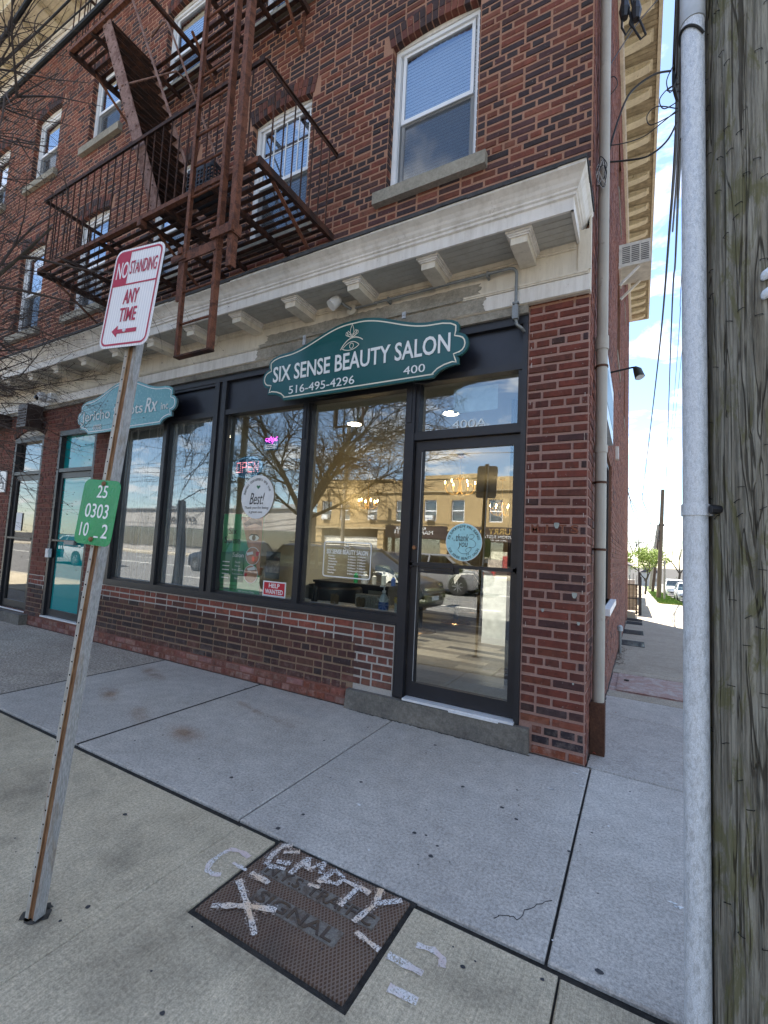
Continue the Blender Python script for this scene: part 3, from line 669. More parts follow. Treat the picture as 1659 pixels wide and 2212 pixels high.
# ---- upper windows
blind_m = simple('blind_slats', (0.82, 0.83, 0.82), 0.6, var=0.06)
def make_window(x, z0, z1, rise, screen=True, slats=44, grid=False):
    W = HW - 0.006; w_ = MB(); fw = 0.045
    w = MB(); Y0, Y1 = .075, .16
    w.box(x - W, x - W + fw, Y0, Y1, z0, z1); w.box(x + W - fw, x + W, Y0, Y1, z0, z1); w.box(x - W + fw, x + W - fw, Y0, Y1, z0, z0 + .035); w.box(x - W + fw, x + W - fw, Y0, Y1, z1 - .04, z1)
    for k in (0, 1): w.box(x - W + fw + k * .012, x - W + fw + .004 + k * .012, Y0 + .012 + k * .012, Y1 - .004, z0 + .035, z1 - .04); w.box(x + W - fw - .004 - k * .012, x + W - fw - k * .012, Y0 + .012 + k * .012, Y1 - .004, z0 + .035, z1 - .04)
    fr = w.build('window', vinyl, bld)
    ar = MB(); n = 12; hw = W - .001; Rr = (hw * hw + rise * rise) / (2 * rise); cz = z1 + rise - Rr
    poly = [(x - hw, z1 + .001)] + [(x + t * hw, cz + math.sqrt(Rr * Rr - (t * hw) ** 2)) for t in [-1 + 2 * k / n for k in range(n + 1)]][1:-1] + [(x + hw, z1 + .001)]
    ar.prism(poly[::-1], .062, .15); ar.build('arch_panel', cream_white, fr)
    zm = z0 + (z1 - z0) * .5; s = .032; a, b = x - W + fw + .03, x + W - fw - .03
    up = MB(); y0, y1 = .095, .12
    up.box(a, b, y0, y1, zm - .012, zm + .03); up.box(a, b, y0, y1, z1 - .04 - s, z1 - .041); up.box(a, a + s, y0, y1, zm + .03, z1 - .04 - s); up.box(b - s, b, y0, y1, zm + .03, z1 - .04 - s)
    if grid:
        for q in (.25, .5, .75): up.box(a + (b - a) * q - .006, a + (b - a) * q + .006, y0 + .006, y1 - .004, zm + .03, z1 - .072)
        for q in (.5,): up.box(a + s, b - s, y0 + .007, y1 - .005, zm + (z1 - zm) * q - .006, zm + (z1 - zm) * q + .006)
    up.build('upper_sash', vinyl, fr)
    lo = MB(); y0, y1 = .122, .146
    lo.box(a, b, y0, y1, z0 + .036, z0 + .075); lo.box(a, b, y0, y1, zm - .02, zm + .015); lo.box(a, a + s, y0, y1, z0 + .075, zm - .02); lo.box(b - s, b, y0, y1, z0 + .075, zm - .02)
    lo.build('lower_sash', vinyl, fr)
    g = MB(); g.box(a + s, b - s, .106, .110, zm + .03, z1 - .04 - s); g.build('upper_pane', glass_up, fr)
    g = MB(); g.box(a + s, b - s, .132, .136, z0 + .075, zm - .02); g.build('lower_pane', glass_up, fr)
    if screen: g = MB(); g.quad((a - .01, .098, z0 + .04), (b + .01, .098, z0 + .04), (b + .01, .098, zm - .02), (a - .01, .098, zm - .02)); g.build('insect_screen', screen_m, fr)
    bl = MB(); N = slats
    for k in range(N):
        zz_ = z0 + .05 + (z1 - z0 - .1) * k / N; st = (z1 - z0 - .1) / N
        bl.quad((a, .175, zz_), (b, .175, zz_), (b, .180, zz_ + st), (a, .180, zz_ + st))
    bl.build('blind', blind_m, fr)
    st = MB(); st.box(x - HW - .11, x + HW + .11, -.075, .08, z0 - .125, z0 - .002); st.build('sill', stone_m, fr)
    bk = MB(); bk.box(x - HW, x + HW, .21, .215, z0 - .02, z1 + rise); bk.build('backing', dk, fr)
for i, x in enumerate(WIN2):
    make_window(x, Z2, Z2T, RISE, slats=40 if i < 2 else 30, grid=(i == 1))
    if i != 0: make_window(x, Z3, Z3T, RISE, slats=30)
for h in sh[1:]:
    m = MB(); m.box(-.06, .02, h[0], h[1], h[2] - .1, h[2]); f_ = m.build('window', stone_m, bld)
    m = MB(); m.box(-.12, -.1, h[0], h[1], h[2], h[3]); m.build('pane', grey_film, f_)
m = MB(); h = sh[0]; m.box(-.1, .07, h[0] - .05, h[1] + .05, h[2] - .07, h[2]); f_ = m.build('window', vinyl, bld)
m = MB(); m.box(-.10, -.03, h[0], h[0] + .06, h[2], h[3]); m.box(-.10, -.03, h[1] - .06, h[1], h[2], h[3]); m.box(-.1, -.03, h[0] + .06, h[1] - .06, h[3] - .06, h[3]); m.build('frame', black_m, f_)
m = MB(); m.box(-.07, -.06, h[0] + .06, h[1] - .06, h[2], h[3] - .06); m.build('pane', grey_film, f_)

# ---- storefront cornice
cn_ = MB(); x0, x1 = XL, 0.004
prof = [(-.445, 3.862), (-.445, 3.955), (-.462, 3.962), (-.462, 3.982), (-.475, 3.99), (-.475, 4.004), (-.492, 4.02), (-.505, 4.04), (-.528, 4.062), (-.556, 4.078), (-.572, 4.086), (-.572, 4.116), (-.40, 4.135), (-.02, 4.150), (-.02, 3.885), (-.425, 3.885), (-.425, 3.862)]
offx = {-.445: -.075, -.462: -.058, -.475: -.045, -.492: -.03, -.505: -.02, -.528: -.008, -.556: .008, -.572: .014}
def px(yy, base=True): return offx.get(yy, -.075)
vsl = [(x0, p[0], p[1]) for p in prof]; vsr = []
for p in prof:
    yy, zz_ = p
    xx = px(yy) if yy <= -.445 else (.014 if zz_ > 4.1 else -.075)
    vsr.append((xx, yy, zz_))
n = len(prof); cn_.add(vsl + vsr, [(i, (i + 1) % n, (i + 1) % n + n, i + n) for i in range(n)])
# return back to the wall, same profile turned round the corner
seq = [p for p in prof if p[0] <= -.445]
rv0 = [(px(p[0]), p[0], p[1]) for p in seq]; rv1 = [(px(p[0]), -.012, p[1]) for p in seq]
k = len(seq); cn_.add(rv0 + rv1, [(i, i + 1, i + 1 + k, i + k) for i in range(k - 1)])
cn_.quad((-.075, -.445, 3.862), (-.095, -.445, 3.862), (-.095, -.03, 3.862), (-.075, -.03, 3.862)); cn_.quad((-.095, -.425, 3.862), (-.095, -.03, 3.862), (-.095, -.03, 3.888), (-.095, -.425, 3.888))
cornice = cn_.build('cornice', cream_white, bld)
m = MB(); m.box(x0, .018, -.578, -.02, 4.116, 4.130)
rt = random.Random(2); m2 = MB(); X = -14.0
while X < .0:
    d = rt.uniform(.15, .4); m.box(X, min(X + d, .018), -.584 - rt.uniform(0, .006), -.5, 4.108 - rt.uniform(0, .012), 4.132); X += d
for k in range(8): yy = -.55 + k * .065; m.box(.01, .022 + rt.uniform(0, .004), yy, yy + .06, 4.108 - rt.uniform(0, .02), 4.132)
m.build('flashing', tar, cornice)
for k in range(6):     # soffit boards
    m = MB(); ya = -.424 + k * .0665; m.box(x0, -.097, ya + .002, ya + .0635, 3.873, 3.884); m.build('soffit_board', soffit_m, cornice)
m = MB(); m.box(x0, -.01, -.052, -.012, 3.47, 3.885); m.box(x0, -.10, -.075, -.052, 3.835, 3.873); m.box(x0, -.10, -.065, -.052, 3.822, 3.835); m.build('frieze', cream, cornice)
m = MB(); m.box(x0, .0, -.064, -.052, 3.475, 3.598); m.build('lower_fascia', cream_white, cornice)
m = MB(); m.box(x0, -.012, -.075, -.052, 3.600, 3.612); m.box(x0, -.012, -.082, -.052, 3.612, 3.626); m.box(x0, -.012, -.068, -.052, 3.626, 3.636); m.build('frieze_moulding', cream, cornice)
m = MB(); m.box(-.085, .006, -.066, -.052, 3.637, 3.96); m.box(-.01, .004, -.052, .01, 3.47, 4.08); m.build('end_board', cream, cornice)
# grey unpainted lintel behind the shop sign, ragged paint edge
rr_ = random.Random(8)
def ragged(xa, xb, z0, z1, yy, nm, mt, par):
    top = []; n = 60
    poly = [(xa + (xb - xa) * t / n, z1 + rr_.uniform(-.006, .006)) for t in range(n + 1)]
    poly += [(xb + rr_.uniform(-.03, .02), z1 - (z1 - z0) * t / 8) for t in range(1, 8)] + [(xb, z0), (xa, z0)] + [(xa + .04 * t / 8 + rr_.uniform(-.02, .02), z0 + (z1 - z0) * t / 8) for t in range(1, 8)]
    mb = MB(); mb.prism(poly[::-1], yy - .003, yy + .002); return mb.build(nm, mt, par)
ragged(-3.42, -.80, 3.478, 3.596, -.066, 'bare_patch', bare_conc, cornice)
ragged(-3.30, -.85, 3.645, 3.74, -.054, 'bare_patch', bare_conc, cornice)
ragged(-3.38, -1.0, 3.6, 3.632, -.086, 'bare_patch', bare_conc, cornice)
m = MB(); m.box(-6.03, -.455, -.045, .0, 3.40, 3.47); m.box(XL, -6.03, -.04, 0, 3.42, 3.47); m.build('lintel', bare_conc, cornice)
bx = -0.462
while bx > XL + .2:
    m = MB(); m.box(bx - .062, bx + .062, -.378, -.055, 3.772, 3.86)
    br = m.build('bracket', cream, cornice)
    m = MB()
    for q, (zz_, e) in enumerate(((3.826, .012), (3.838, .022), (3.852, .034))): m.box(bx - .062 - e, bx + .062 + e, -.378 - e, -.0755, zz_, zz_ + (.0125 if q < 2 else .0205))
    m.build('bracket_cap', cream_white, cornice); bx -= .738
# ---- roof cornice
rc = MB(); e0 = XL
rc.box(e0, .6, -.6, 0.0, 10.847, 10.859); rc.box(-.3, .6, 0.0, DP + .9, 10.847, 10.859); rc.box(e0, .055, -.05, 0.0, 10.42, 10.83); rc.box(.0, .055, 0.0, DP, 10.36, 10.83)  # first two boxes: unseen decks added to block light through the soffit gaps
roofc = rc.build('roof_cornice', cream, bld)
m = MB(); m.box(e0, .075, -.07, -.05, 10.42, 10.46); m.box(e0, .085, -.085, -.05, 10.46, 10.50); m.box(.055, .08, -.05, DP, 10.38, 10.46); m.box(e0, .085, -.09, -.05, 10.62, 10.66); m.build('frieze_moulding', cream_white, roofc)
for k in range(8):
    m = MB(); ya = -.60 + k * .0685; m.box(e0, .055, ya + .003, ya + .065, 10.832, 10.845); m.build('soffit_board', roof_soffit, roofc)
m = MB()
y = -.6
while y < DP + .95:
    m.box(.06, .60, y + .003, y + .085, 10.832 + rr_.uniform(-.002, .002), 10.845); y += .09
m.build('side_soffit', simple('shaded_soffit', (.34, .28, .18), .85, var=.4, scale=6, kind='World'), roofc, kind='stuff')  # soffit colour darkened to paint the shade between the modillions
m = MB(); m.prism([(-.60, 10.80), (-.68, 10.80), (-.68, 10.87), (-.72, 10.89), (-.80, 10.95), (-.90, 11.05), (-.98, 11.09), (-.98, 11.16), (-.60, 11.16)], e0, .66, 'X'); m.box(.60, .66, -.60, DP + 1.0, 10.80, 11.05); m.box(-.1, .6, DP + .94, DP + 1.0, 10.80, 11.05); m.build('crown', roof_soffit, roofc)
m = MB(); m.box(-.0, .6, DP, DP + .94, 10.846, 10.9); m.build('eave_deck', roof_soffit, roofc)
y = -.1
while y < DP + .9:
    m = MB(); m.prism([(.056, 10.70), (.30, 10.725), (.48, 10.76), (.50, 10.831), (.056, 10.831)], y - .085, y + .085, 'Y'); m.box(.056, .53, y - .115, y + .115, 10.806, 10.829); m.build('modillion', roof_soffit, roofc); y += .56
bx = -.4
while bx > XL:
    m = MB(); m.box(bx - .07, bx + .07, -.5, -.055, 10.74, 10.831); m.box(bx - .1, bx + .1, -.53, -.054, 10.80, 10.829); m.build('modillion', roof_soffit, roofc); bx -= .62
# ---- step, thresholds
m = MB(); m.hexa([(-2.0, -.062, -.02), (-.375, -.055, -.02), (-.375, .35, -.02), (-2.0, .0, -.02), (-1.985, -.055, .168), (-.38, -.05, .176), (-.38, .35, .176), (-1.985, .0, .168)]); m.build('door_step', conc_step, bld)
m = MB(); m.box(-1.425, -.49, -.045, .06, .178, .196); m.box(-1.0, -.60, -.06, -.04, .172, .186); m.build('threshold_strip', plastic_w, bld)
for d in (D2, D1, D0):
    m = MB(); m.box(d[0] + .02, d[1] - .02, -.02, .06, .172, .19); m.build('threshold_strip', plastic_w, bld)
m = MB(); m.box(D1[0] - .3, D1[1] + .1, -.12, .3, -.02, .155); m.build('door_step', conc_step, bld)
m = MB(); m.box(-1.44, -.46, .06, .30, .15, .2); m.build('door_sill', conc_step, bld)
# ---- storefront frames
def store(name): return name
sf = MB()
Y0, Y1 = -.012, .10
def fr(a, b, c, d, y0=Y0, y1=Y1): sf.box(a, b, y0, y1, c, d)
fr(-6.03, -1.53, .785, .80, -.02, .12); fr(-6.03, -1.53, .80, .862)
fr(-6.03, -5.955, .862, 3.36); fr(-5.03, -4.965, .862, 2.93, -.006, .098); fr(-4.11, -4.035, .862, 3.33); fr(-3.985, -3.915, .862, 3.33); fr(-4.035, -3.985, .862, 3.33, .01, .098)
fr(-2.735, -2.665, .862, 3.33, -.006, .098); fr(-1.53, -1.44, .178, 3.33); fr(-.497, -.457, .178, 3.33)
fr(-6.03, -.457, 3.33, 3.40, -.014, .12)
for a, b in ((-5.955, -4.11), (-3.915, -2.735), (-2.665, -1.53)): fr(a, b, 2.925, 2.985, -.004, .099)
fr(-5.955, -4.11, 3.30, 3.33, -.004, .099)
fr(-1.44, -.497, 2.955, 3.01, -.004, .099); fr(-1.44, -.497, 2.435, 2.50, -.004, .099)
fr(-1.44, -1.405, 2.50, 2.955, .01, .098); fr(-.53, -.497, 2.50, 2.955, .01, .098); fr(-1.405, -.53, 2.50, 2.515, .01, .098)
for a, b in ((-5.955, -5.03), (-4.965, -4.11), (-3.915, -2.735), (-2.665, -1.53)): fr(a, b, .862, .885, .03, .097); fr(a, a + .022, .885, 2.925, .03, .097); fr(b - .022, b, .885, 2.925, .03, .097)
shop = sf.build('shopfront', black_m, bld)
for a, b in ((-5.955, -4.11), (-3.915, -2.735), (-2.665, -1.53), (-1.44, -.497)):
    m = MB(); m.box(a, b, .03, .05, 2.986 if a < -1.5 else 3.011, 3.299 if a < -5 else 3.329); m.build('fascia_panel', black_panel, shop)
for a, b, mt in ((-5.93, -5.055, glass_dirty), (-4.94, -4.135, glass_dirty), (-3.89, -2.76, glass_shop), (-2.64, -1.555, glass_shop)):
    m = MB(); m.box(a, b, .078, .084, .885, 2.925); m.build('pane', mt, shop)
m = MB(); m.box(-1.405, -.53, .078, .084, 2.515, 2.955); m.build('pane', glass_shop, shop)
# small slotted brackets between panes under the sign
m = MB(); m.box(-1.512, -1.47, -.02, -.012, 2.6, 2.98); m.build('mounting_strip', black_m, shop); m = MB(); m.box(-2.73, -2.69, -.014, -.006, 2.55, 2.9); m.build('mounting_strip', black_m, shop)
# ---- salon door
def shop_door(x0, x1, z0, z1, pane_mat, stile=.075, bot=.12, top=.085, name='door', bar=True):
    m = MB(); y0, y1 = .035, .082
    m.box(x0, x0 + stile, y0, y1, z0, z1); m.box(x1 - stile + .02, x1, y0, y1, z0, z1); m.box(x0 + stile, x1 - stile + .02, y0, y1, z0, z0 + bot); m.box(x0 + stile, x1 - stile + .02, y0, y1, z1 - top, z1)
    d = m.build(name, black_m, bld)
    m = MB(); m.box(x0 + stile, x1 - stile + .02, .056, .062, z0 + bot, z1 - top); m.build('pane', pane_mat, d)
    m = MB(); m.box(x0 + .002, x1 - .01, .0, .022, 1.318, 1.345); m.box(x0 + .002, x0 + .03, .0, .04, 1.31, 1.352); m.box(x1 - .03, x1 - .01, .0, .04, 1.31, 1.352); m.build('push_bar', black_m, d)
    return d
dr = shop_door(-1.432, -.503, .200, 2.43, glass_shop)
m = MB()
for k in range(4): m.box(-1.335, -1.02, -.012 + .004 * abs(k - 1), .012, 1.262 + k * .024, 1.283 + k * .024)
m.box(-1.02, -.98, .01, .03, 1.27, 1.32); m.build('mail_slot', black_m, dr)
m = MB(); m.lathe([(.0, -.012), (.017, -.012), (.02, .0), (.02, .01)], (-1.405, .03, 1.475), 12, 'Y'); m.build('lock_cylinder', simple('brass', (0.3, 0.16, 0.09), 0.4, 0.7), dr)
m = MB(); m.box(-1.370, -1.366, .03, .034, .33, 2.33); m.build('edge_gasket', white_wire, dr)
for d, pm, nm in ((D2, teal_film, 'door'), (D1, grey_film, 'door'), (D0, grey_film, 'door')):
    f = MB(); a, b, z0, z1 = d[:4]
    f.box(a, a + .07, .0, .11, z0, z1); f.box(b - .06, b, .0, .11, z0, z1); f.box(a + .07, b - .06, .0, .11, z1 - .08, z1); f.box(a + .07, b - .06, .004, .108, 2.385, 2.44)
    fo = f.build('door_frame', black_m, bld)
    if d[4]:
        ar = MB(); xm = (a + b) / 2; hw = (b - a) / 2 - .002; Rr = (hw * hw + .12 ** 2) / .24; cz = z1 + .12 - Rr
        poly = [(xm - hw, z1 + .001)] + [(xm + t * hw, cz + math.sqrt(Rr * Rr - (t * hw) ** 2)) for t in [-1 + k / 6 for k in range(1, 12)]] + [(xm + hw, z1 + .001)]
        ar.prism(poly[::-1], .02, .1); ar.build('arch_panel', soffit_m, fo)
    g = MB(); g.box(a + .07, b - .06, .07, .076, 2.44, z1 - .08); g.build('pane', pm, fo)
    dd = shop_door(a + .075, b - .065, z0 + .005, 2.38, pm, name='door')
m = MB(); m.box(-7.13, -6.86, -.02, .02, 1.28, 1.34); m.build('mail_slot', grey_cond, dd)
for d in (D2, D1, D0):
    bk = MB(); bk.box(d[0], d[1], .7, .72, 0, 3.1); bk.box(d[0] - .02, d[0], .11, .7, 0, 3.1); bk.box(d[1], d[1] + .02, .11, .7, 0, 3.1); bk.build('entry_lining', simple('entry_paint', (0.35, 0.34, 0.33), 0.8) if d is D2 else MATS['entry_paint'], bld)
# ================================================================== FIRE ESCAPE
fe = thing('fire_escape', 'rusty iron fire escape with slatted platforms, steep stair and drop ladder on the brick front', 'fire escape')
def P1(nm, mt, f, par=fe, **k):
    mb = MB(); f(mb); return mb.build(nm, mt, par, **k)
def platform(xa, xb, z, yo=-1.08, cut=None, supports=(), rail=True, z_rail=.92):
    # cut = (x0,x1,y1): stair opening from the outer edge in to y1
    n = 12; ys = [-.05 - (abs(yo) - .1) * k / (n - 1) for k in range(n)]
    for y in ys:
        segs = [(xa, xb)]
        if cut and y < cut[2]: segs = [(xa, cut[0]), (cut[1], xb)]
        for a, b in segs:
            if b - a > .05: P1('slat', rust_dark, lambda m: m.box(a, b, y - .021, y + .021, z - .006, z + .004))
    for x in supports: P1('cross_bar', rust_dark, lambda m: m.box(x - .02, x + .02, yo, -.0, z - .05, z - .007))
    P1('edge_angle', rust_lad, lambda m: (m.box(xa, xb, yo - .01, yo, z - .035, z + .01), m.box(xa, xb, yo, yo + .035, z - .035, z - .028)))
    for x in (xa, xb): P1('end_angle', rust_dark, lambda m: m.box(x - .02, x + .02, yo, .0, z - .055, z + .016))
    if rail:
        zt = z + z_rail
        P1('top_rail', rust_dark, lambda m: (m.box(xa, xb, yo - .02, yo + .02, zt - .008, zt + .002), m.box(xa, xb, yo - .02, yo - .012, zt - .035, zt - .008)))
        for x in (xa, xb): P1('end_rail', rust_dark, lambda m: (m.box(x - .02, x + .02, yo, .0, zt - .008, zt + .002), m.box(x - .004, x + .004, yo, 0, zt - .04, zt - .008)))
        L = xb - xa; n = int(L / .135)
        me = MB(); me.tube([(0, 0, 0), (0, 0, z_rail - .01)], .0075, 6); me = me.mesh('baluster', rust_dark, True)
        for k in range(1, n): link('baluster', me, fe, None, (xa + L * k / n, yo + .0, z))
        for x in (xa, xb):
            for k in range(1, 8): link('baluster', me, fe, None, (x, yo * k / 8, z))
def twist(a, b, nm='brace'):
    P1(nm, rust_lad, lambda m: (m.bar(a, b, .034, .012, (0, 1, .3)),))
platform(-6.22, -2.50, 4.70, -1.08, None, (-5.6, -4.9, -4.12, -3.75, -3.1))
for x in (-6.2, -4.12, -2.52):
    twist((x, -.88, 4.65), (x, -.02, 4.17)); P1('wall_bracket', rust_lad, lambda m: m.box(x - .02, x + .02, -.014, -.001, 4.15, 4.66))
P1('gusset', rust_lad, lambda m: m.box(-4.15, -4.09, -1.1, -1.03, 4.60, 4.66))
platform(-6.10, -3.05, 7.66, -1.06, (-5.30, -4.0, -.47), (-5.6, -5.32, -4.6, -3.98, -3.5), rail=False)
# upper rail: left part only is seen, with the landing end
zt = 8.56
P1('top_rail', rust_dark, lambda m: m.box(-6.10, -3.05, -1.08, -1.05, zt, zt + .01)); P1('end_rail', rust_dark, lambda m: (m.box(-6.12, -6.08, -1.06, 0, zt, zt + .01),)); 
me = MB(); me.tube([(0, 0, 0), (0, 0, .9)], .0075, 6); me = me.mesh('baluster', rust_dark, True)
for k in range(6): link('baluster', me, fe, None, (-6.08 + .13 * k, -1.06, 7.66))
for k in range(1, 7): link('baluster', me, fe, None, (-6.10, -1.06 + .15 * k, 7.66))
for k in range(8): link('baluster', me, fe, None, (-3.95 + .12 * k, -1.06, 7.66))
for x in (-6.08, -4.45, -3.1):
    twist((x, -.75 if x < -5 else -.5, 7.62), (x, -.02, 7.18)); P1('wall_bracket', rust_lad, lambda m: m.box(x - .02, x + .02, -.014, -.001, 7.15, 7.62))
# stair
A, B = Vector((-5.32, 0, 7.64)), Vector((-3.93, 0, 4.72))
for y, mt in ((-1.035, rust_pink), (-.475, rust_pink)):
    P1('stringer', mt, lambda m: m.bar(A + Vector((0, y, 0)), B + Vector((0, y, 0)), .012, .15, (1, 0, .45)))
    mb = MB()
    for k in range(14):
        p = A.lerp(B, (k + .5) / 14)
        for s in (-.045, .045): mb.lathe([(.011, -.008), (.006, -.013)], (p.x + s, y - .006, p.z + s * .2), 6, 'Y')
    mb.build('rivet', rust_dark, fe)
nt_ = 14
for k in range(nt_):
    p = A.lerp(B, (k + .6) / nt_)
    for q in (0, 1, 2): P1('tread_bar', rust_dark, lambda m: m.box(p.x - .09 + q * .065, p.x - .035 + q * .065, -1.03, -.48, p.z - .008, p.z + .001))
    P1('tread_clip', rust_dark, lambda m: (m.bar((p.x - .085, -.50, p.z - .01), (p.x + .02, -.5, p.z - .075), .012, .02), m.bar((p.x - .085, -1.01, p.z - .01), (p.x + .02, -1.01, p.z - .075), .012, .02)))
def pipe(pts, r=.013, mt=rust_pink, nm='handrail'):
    mb = MB(); mb.tube(pts, r, 8); mb.build(nm, mt, fe, smooth=True)
for y in (-1.05, -.46):
    a = A + Vector((.42, y, .22)); b = B + Vector((.42, y, .35))
    pipe([A + Vector((-.05, y, .45)), A + Vector((.18, y, .55)), A + Vector((.27, y, .50)), a, b, B + Vector((.42, y, .02))])
pipe([A.lerp(B, .38) + Vector((-.02, -1.05, 0)), A.lerp(B, .38) + Vector((.52, -.76, .2)), A.lerp(B, .38) + Vector((.42, -.47, .35))], .01)
pipe([(-3.98, -.47, 7.66), (-3.98, -.47, 8.3), (-3.95, -.47, 8.5)], .012, rust_dark)
# drop ladder with its guides
yl = -1.13; xa, xb = -3.275, -2.83
P1('ladder_stringer', rust_lad, lambda m: (m.box(xa - .006, xa, yl - .028, yl + .028, 3.06, 8.6), m.box(xa, xa + .03, yl - .028, yl - .022, 3.06, 8.6)))
P1('ladder_stringer', rust_lad, lambda m: (m.box(xb, xb + .006, yl - .028, yl + .028, 3.06, 8.6), m.box(xb - .03, xb, yl - .028, yl - .022, 3.06, 8.6)))
me = MB(); me.tube([(0, 0, 0), (xb - xa, 0, 0)], .0105, 8); me = me.mesh('rung', rust_lad, True); z = 3.36
while z < 8.5: link('rung', me, fe, None, (xa, yl, z)); z += .302
P1('ladder_foot', rust_dark, lambda m: m.box(xa - .008, xb + .008, yl - .03, yl + .03, 3.045, 3.06))
P1('cross_plate', rust_lad, lambda m: m.box(xa + .005, xb - .005, yl - .034, yl - .028, 3.93, 4.02))
P1('guide_rail', rust_lad, lambda m: (m.box(-2.705, -2.645, yl - .03, yl - .022, 3.74, 8.9), m.box(-2.705, -2.697, yl - .022, yl + .03, 3.74, 8.9), m.box(-2.653, -2.645, yl - .022, yl + .03, 3.74, 8.9)))
P1('guide_rail', rust_lad, lambda m: (m.box(-3.40, -3.35, yl + .02, yl + .04, 3.62, 4.1),))
P1('guide_bracket', rust_lad, lambda m: (m.box(-2.9, -2.62, yl - .05, yl - .03, 4.03, 4.11), m.box(-2.9, -2.87, yl - .03, yl + .05, 4.03, 4.11), m.box(-2.66, -2.63, yl - .06, yl + .05, 4.02, 4.12)))
P1('guide_bracket', rust_lad, lambda m: (m.box(-3.42, -3.22, yl - .045, yl - .03, 3.95, 4.01), m.box(-3.31, -3.26, yl - .06, yl - .045, 4.0, 4.06)))
# milk crate standing on the platform
ck_ = thing('milk_crate', 'black plastic milk crate standing on the fire escape platform behind the ladder', 'crate', (-3.33, -.86, 4.706), .08)
mb = MB(); W, H = .165, .28
for s in (-1, 1):
    for axis in (0, 1):
        def bx(a0, a1, z0, z1, t=.006):
            if axis == 0: mb.box(a0, a1, s * W - t, s * W + t, z0, z1)
            else: mb.box(s * W - t, s * W + t, a0, a1, z0, z1)
        bx(-W, W, .0, .075); bx(-W, W, H - .03, H)
        for k in range(9): x = -W + 2 * W * k / 8; bx(x - .006, x + .006, .07, H - .02)
        for k in range(5): z = .09 + k * .038; bx(-W, W, z, z + .009)
mb.box(-W, W, -W, W, .0, .01); mb.build('crate_body', plastic_k, ck_)
mb = MB(); mb.box(-.06, .06, -.14, .02, .0, .16); mb.build('crate_content', simple('dark_blue_cloth', (.02, .03, .06), .8), ck_, loc=(0, 0, .012))

# ================================================================== SIGNS ON THE SHOPFRONT
def sign_outline(w, h, hump=True):
    a = w / 2
    def arc(cx, cy, r, t0, t1, n=8): return [(cx + r * math.cos(R(t0 + (t1 - t0) * k / n)), cy + r * math.sin(R(t0 + (t1 - t0) * k / n))) for k in range(n + 1)]
    s = h / .68; q = [(a - .305 * s, 0)]
    q += [(a - .30 * s, .012 * s)] + [(a - .08 * s - .215 * s * math.cos(R(t)), .0 * s + .085 * s * math.sin(R(t)) + .0) for t in (15, 35, 55, 75, 90)]
    q += [(a - .085 * s, .145 * s), (a - .11 * s, .155 * s)] + [(a - .095 * s + .095 * s * math.cos(R(t)), .255 * s + .10 * s * math.sin(R(t))) for t in (-75, -50, -25, 0, 25, 50, 75)]
    q += [(a - .10 * s, .355 * s), (a - .085 * s, .37 * s), (a - .085 * s, .425 * s)] + [(a - .09 * s - .215 * s * (1 - math.cos(R(t))) , .425 * s + .075 * s * math.sin(R(t))) for t in (20, 45, 70, 90)]
    half = q; top = []
    x0 = half[-1][0]; y0 = half[-1][1]
    n = 22
    for k in range(1, n):
        t = k / n; x = x0 * (1 - t); y = y0 + (h - y0) * (0.5 - 0.5 * math.cos(math.pi * min(1, (t * 1.06)))) if hump else y0
        top.append((x, y))
    rightside = half + top + [(0, h)]
    return [(-x, y) for x, y in rightside][::-1][:-0 or None][1:] + [] , rightside
def sign_board(name, label, w, h, loc, face, edge, line, rot=(0, 0, 0)):
    t = thing(name, label, 'sign', loc, rot=rot); _, rs_ = sign_outline(w, h)
    left = [(-x, y) for x, y in rs_][::-1][1:]; poly = rs_ + left; 
    mb = MB(); mb.prism(poly, .0, .022); mb.build('sign_board', edge, t)
    mb = MB(); mb.prism([(x * .997, y * .994 + .002) for x, y in poly], -.003, .0); mb.build('sign_face', face, t)
    cx, cy = 0, h * .42
    def ins(p, d):
        x, y = p; return x, y
    n = len(poly); inn = []; inn2 = []
    for i in range(n):
        p0, p1, p2 = (Vector(poly[i - 1]), Vector(poly[i]), Vector(poly[(i + 1) % n]))
        nrm = Vector((-(p2 - p0).y, (p2 - p0).x)).normalized(); inn.append(p1 + nrm * .026); inn2.append(p1 + nrm * .038)
    mb = MB()
    for i in range(n):
        j = (i + 1) % n; a, b, c, d = inn[i], inn[j], inn2[j], inn2[i]
        mb.quad((a.x, -.0055, a.y), (b.x, -.0055, b.y), (c.x, -.0055, c.y), (d.x, -.0055, d.y))
    mb.build('border_line', line, t); return t
ss = sign_board('salon_sign', 'dark teal shaped sign reading Six Sense Beauty Salon with an eye and lotus emblem', 2.29, .68, (-2.045, -.155, 2.925), teal, simple('sign_edge_green', (.02, .10, .09), .5), ivory, (R(1.5), 0, 0))
def fl(s, xa, xb, z0, z1, par, mat, y=-.006, **k): return letter(s, (xa + xb) / 2, y, (z0 + z1) / 2, xb - xa, z1 - z0, mat, par, **k)
ox, oz = -2.045, 2.925
fl('SIX SENSE BEAUTY SALON', -3.035 - ox, -1.06 - ox, 3.128 - oz, 3.295 - oz, ss, white_ink, depth=.004, bold=.014)
fl('516-495-4296', -2.81 - ox, -2.012 - ox, 2.982 - oz, 3.064 - oz, ss, white_ink, depth=.004)
fl('400', -1.495 - ox, -1.286 - ox, 2.99 - oz, 3.062 - oz, ss, white_ink, depth=.004)
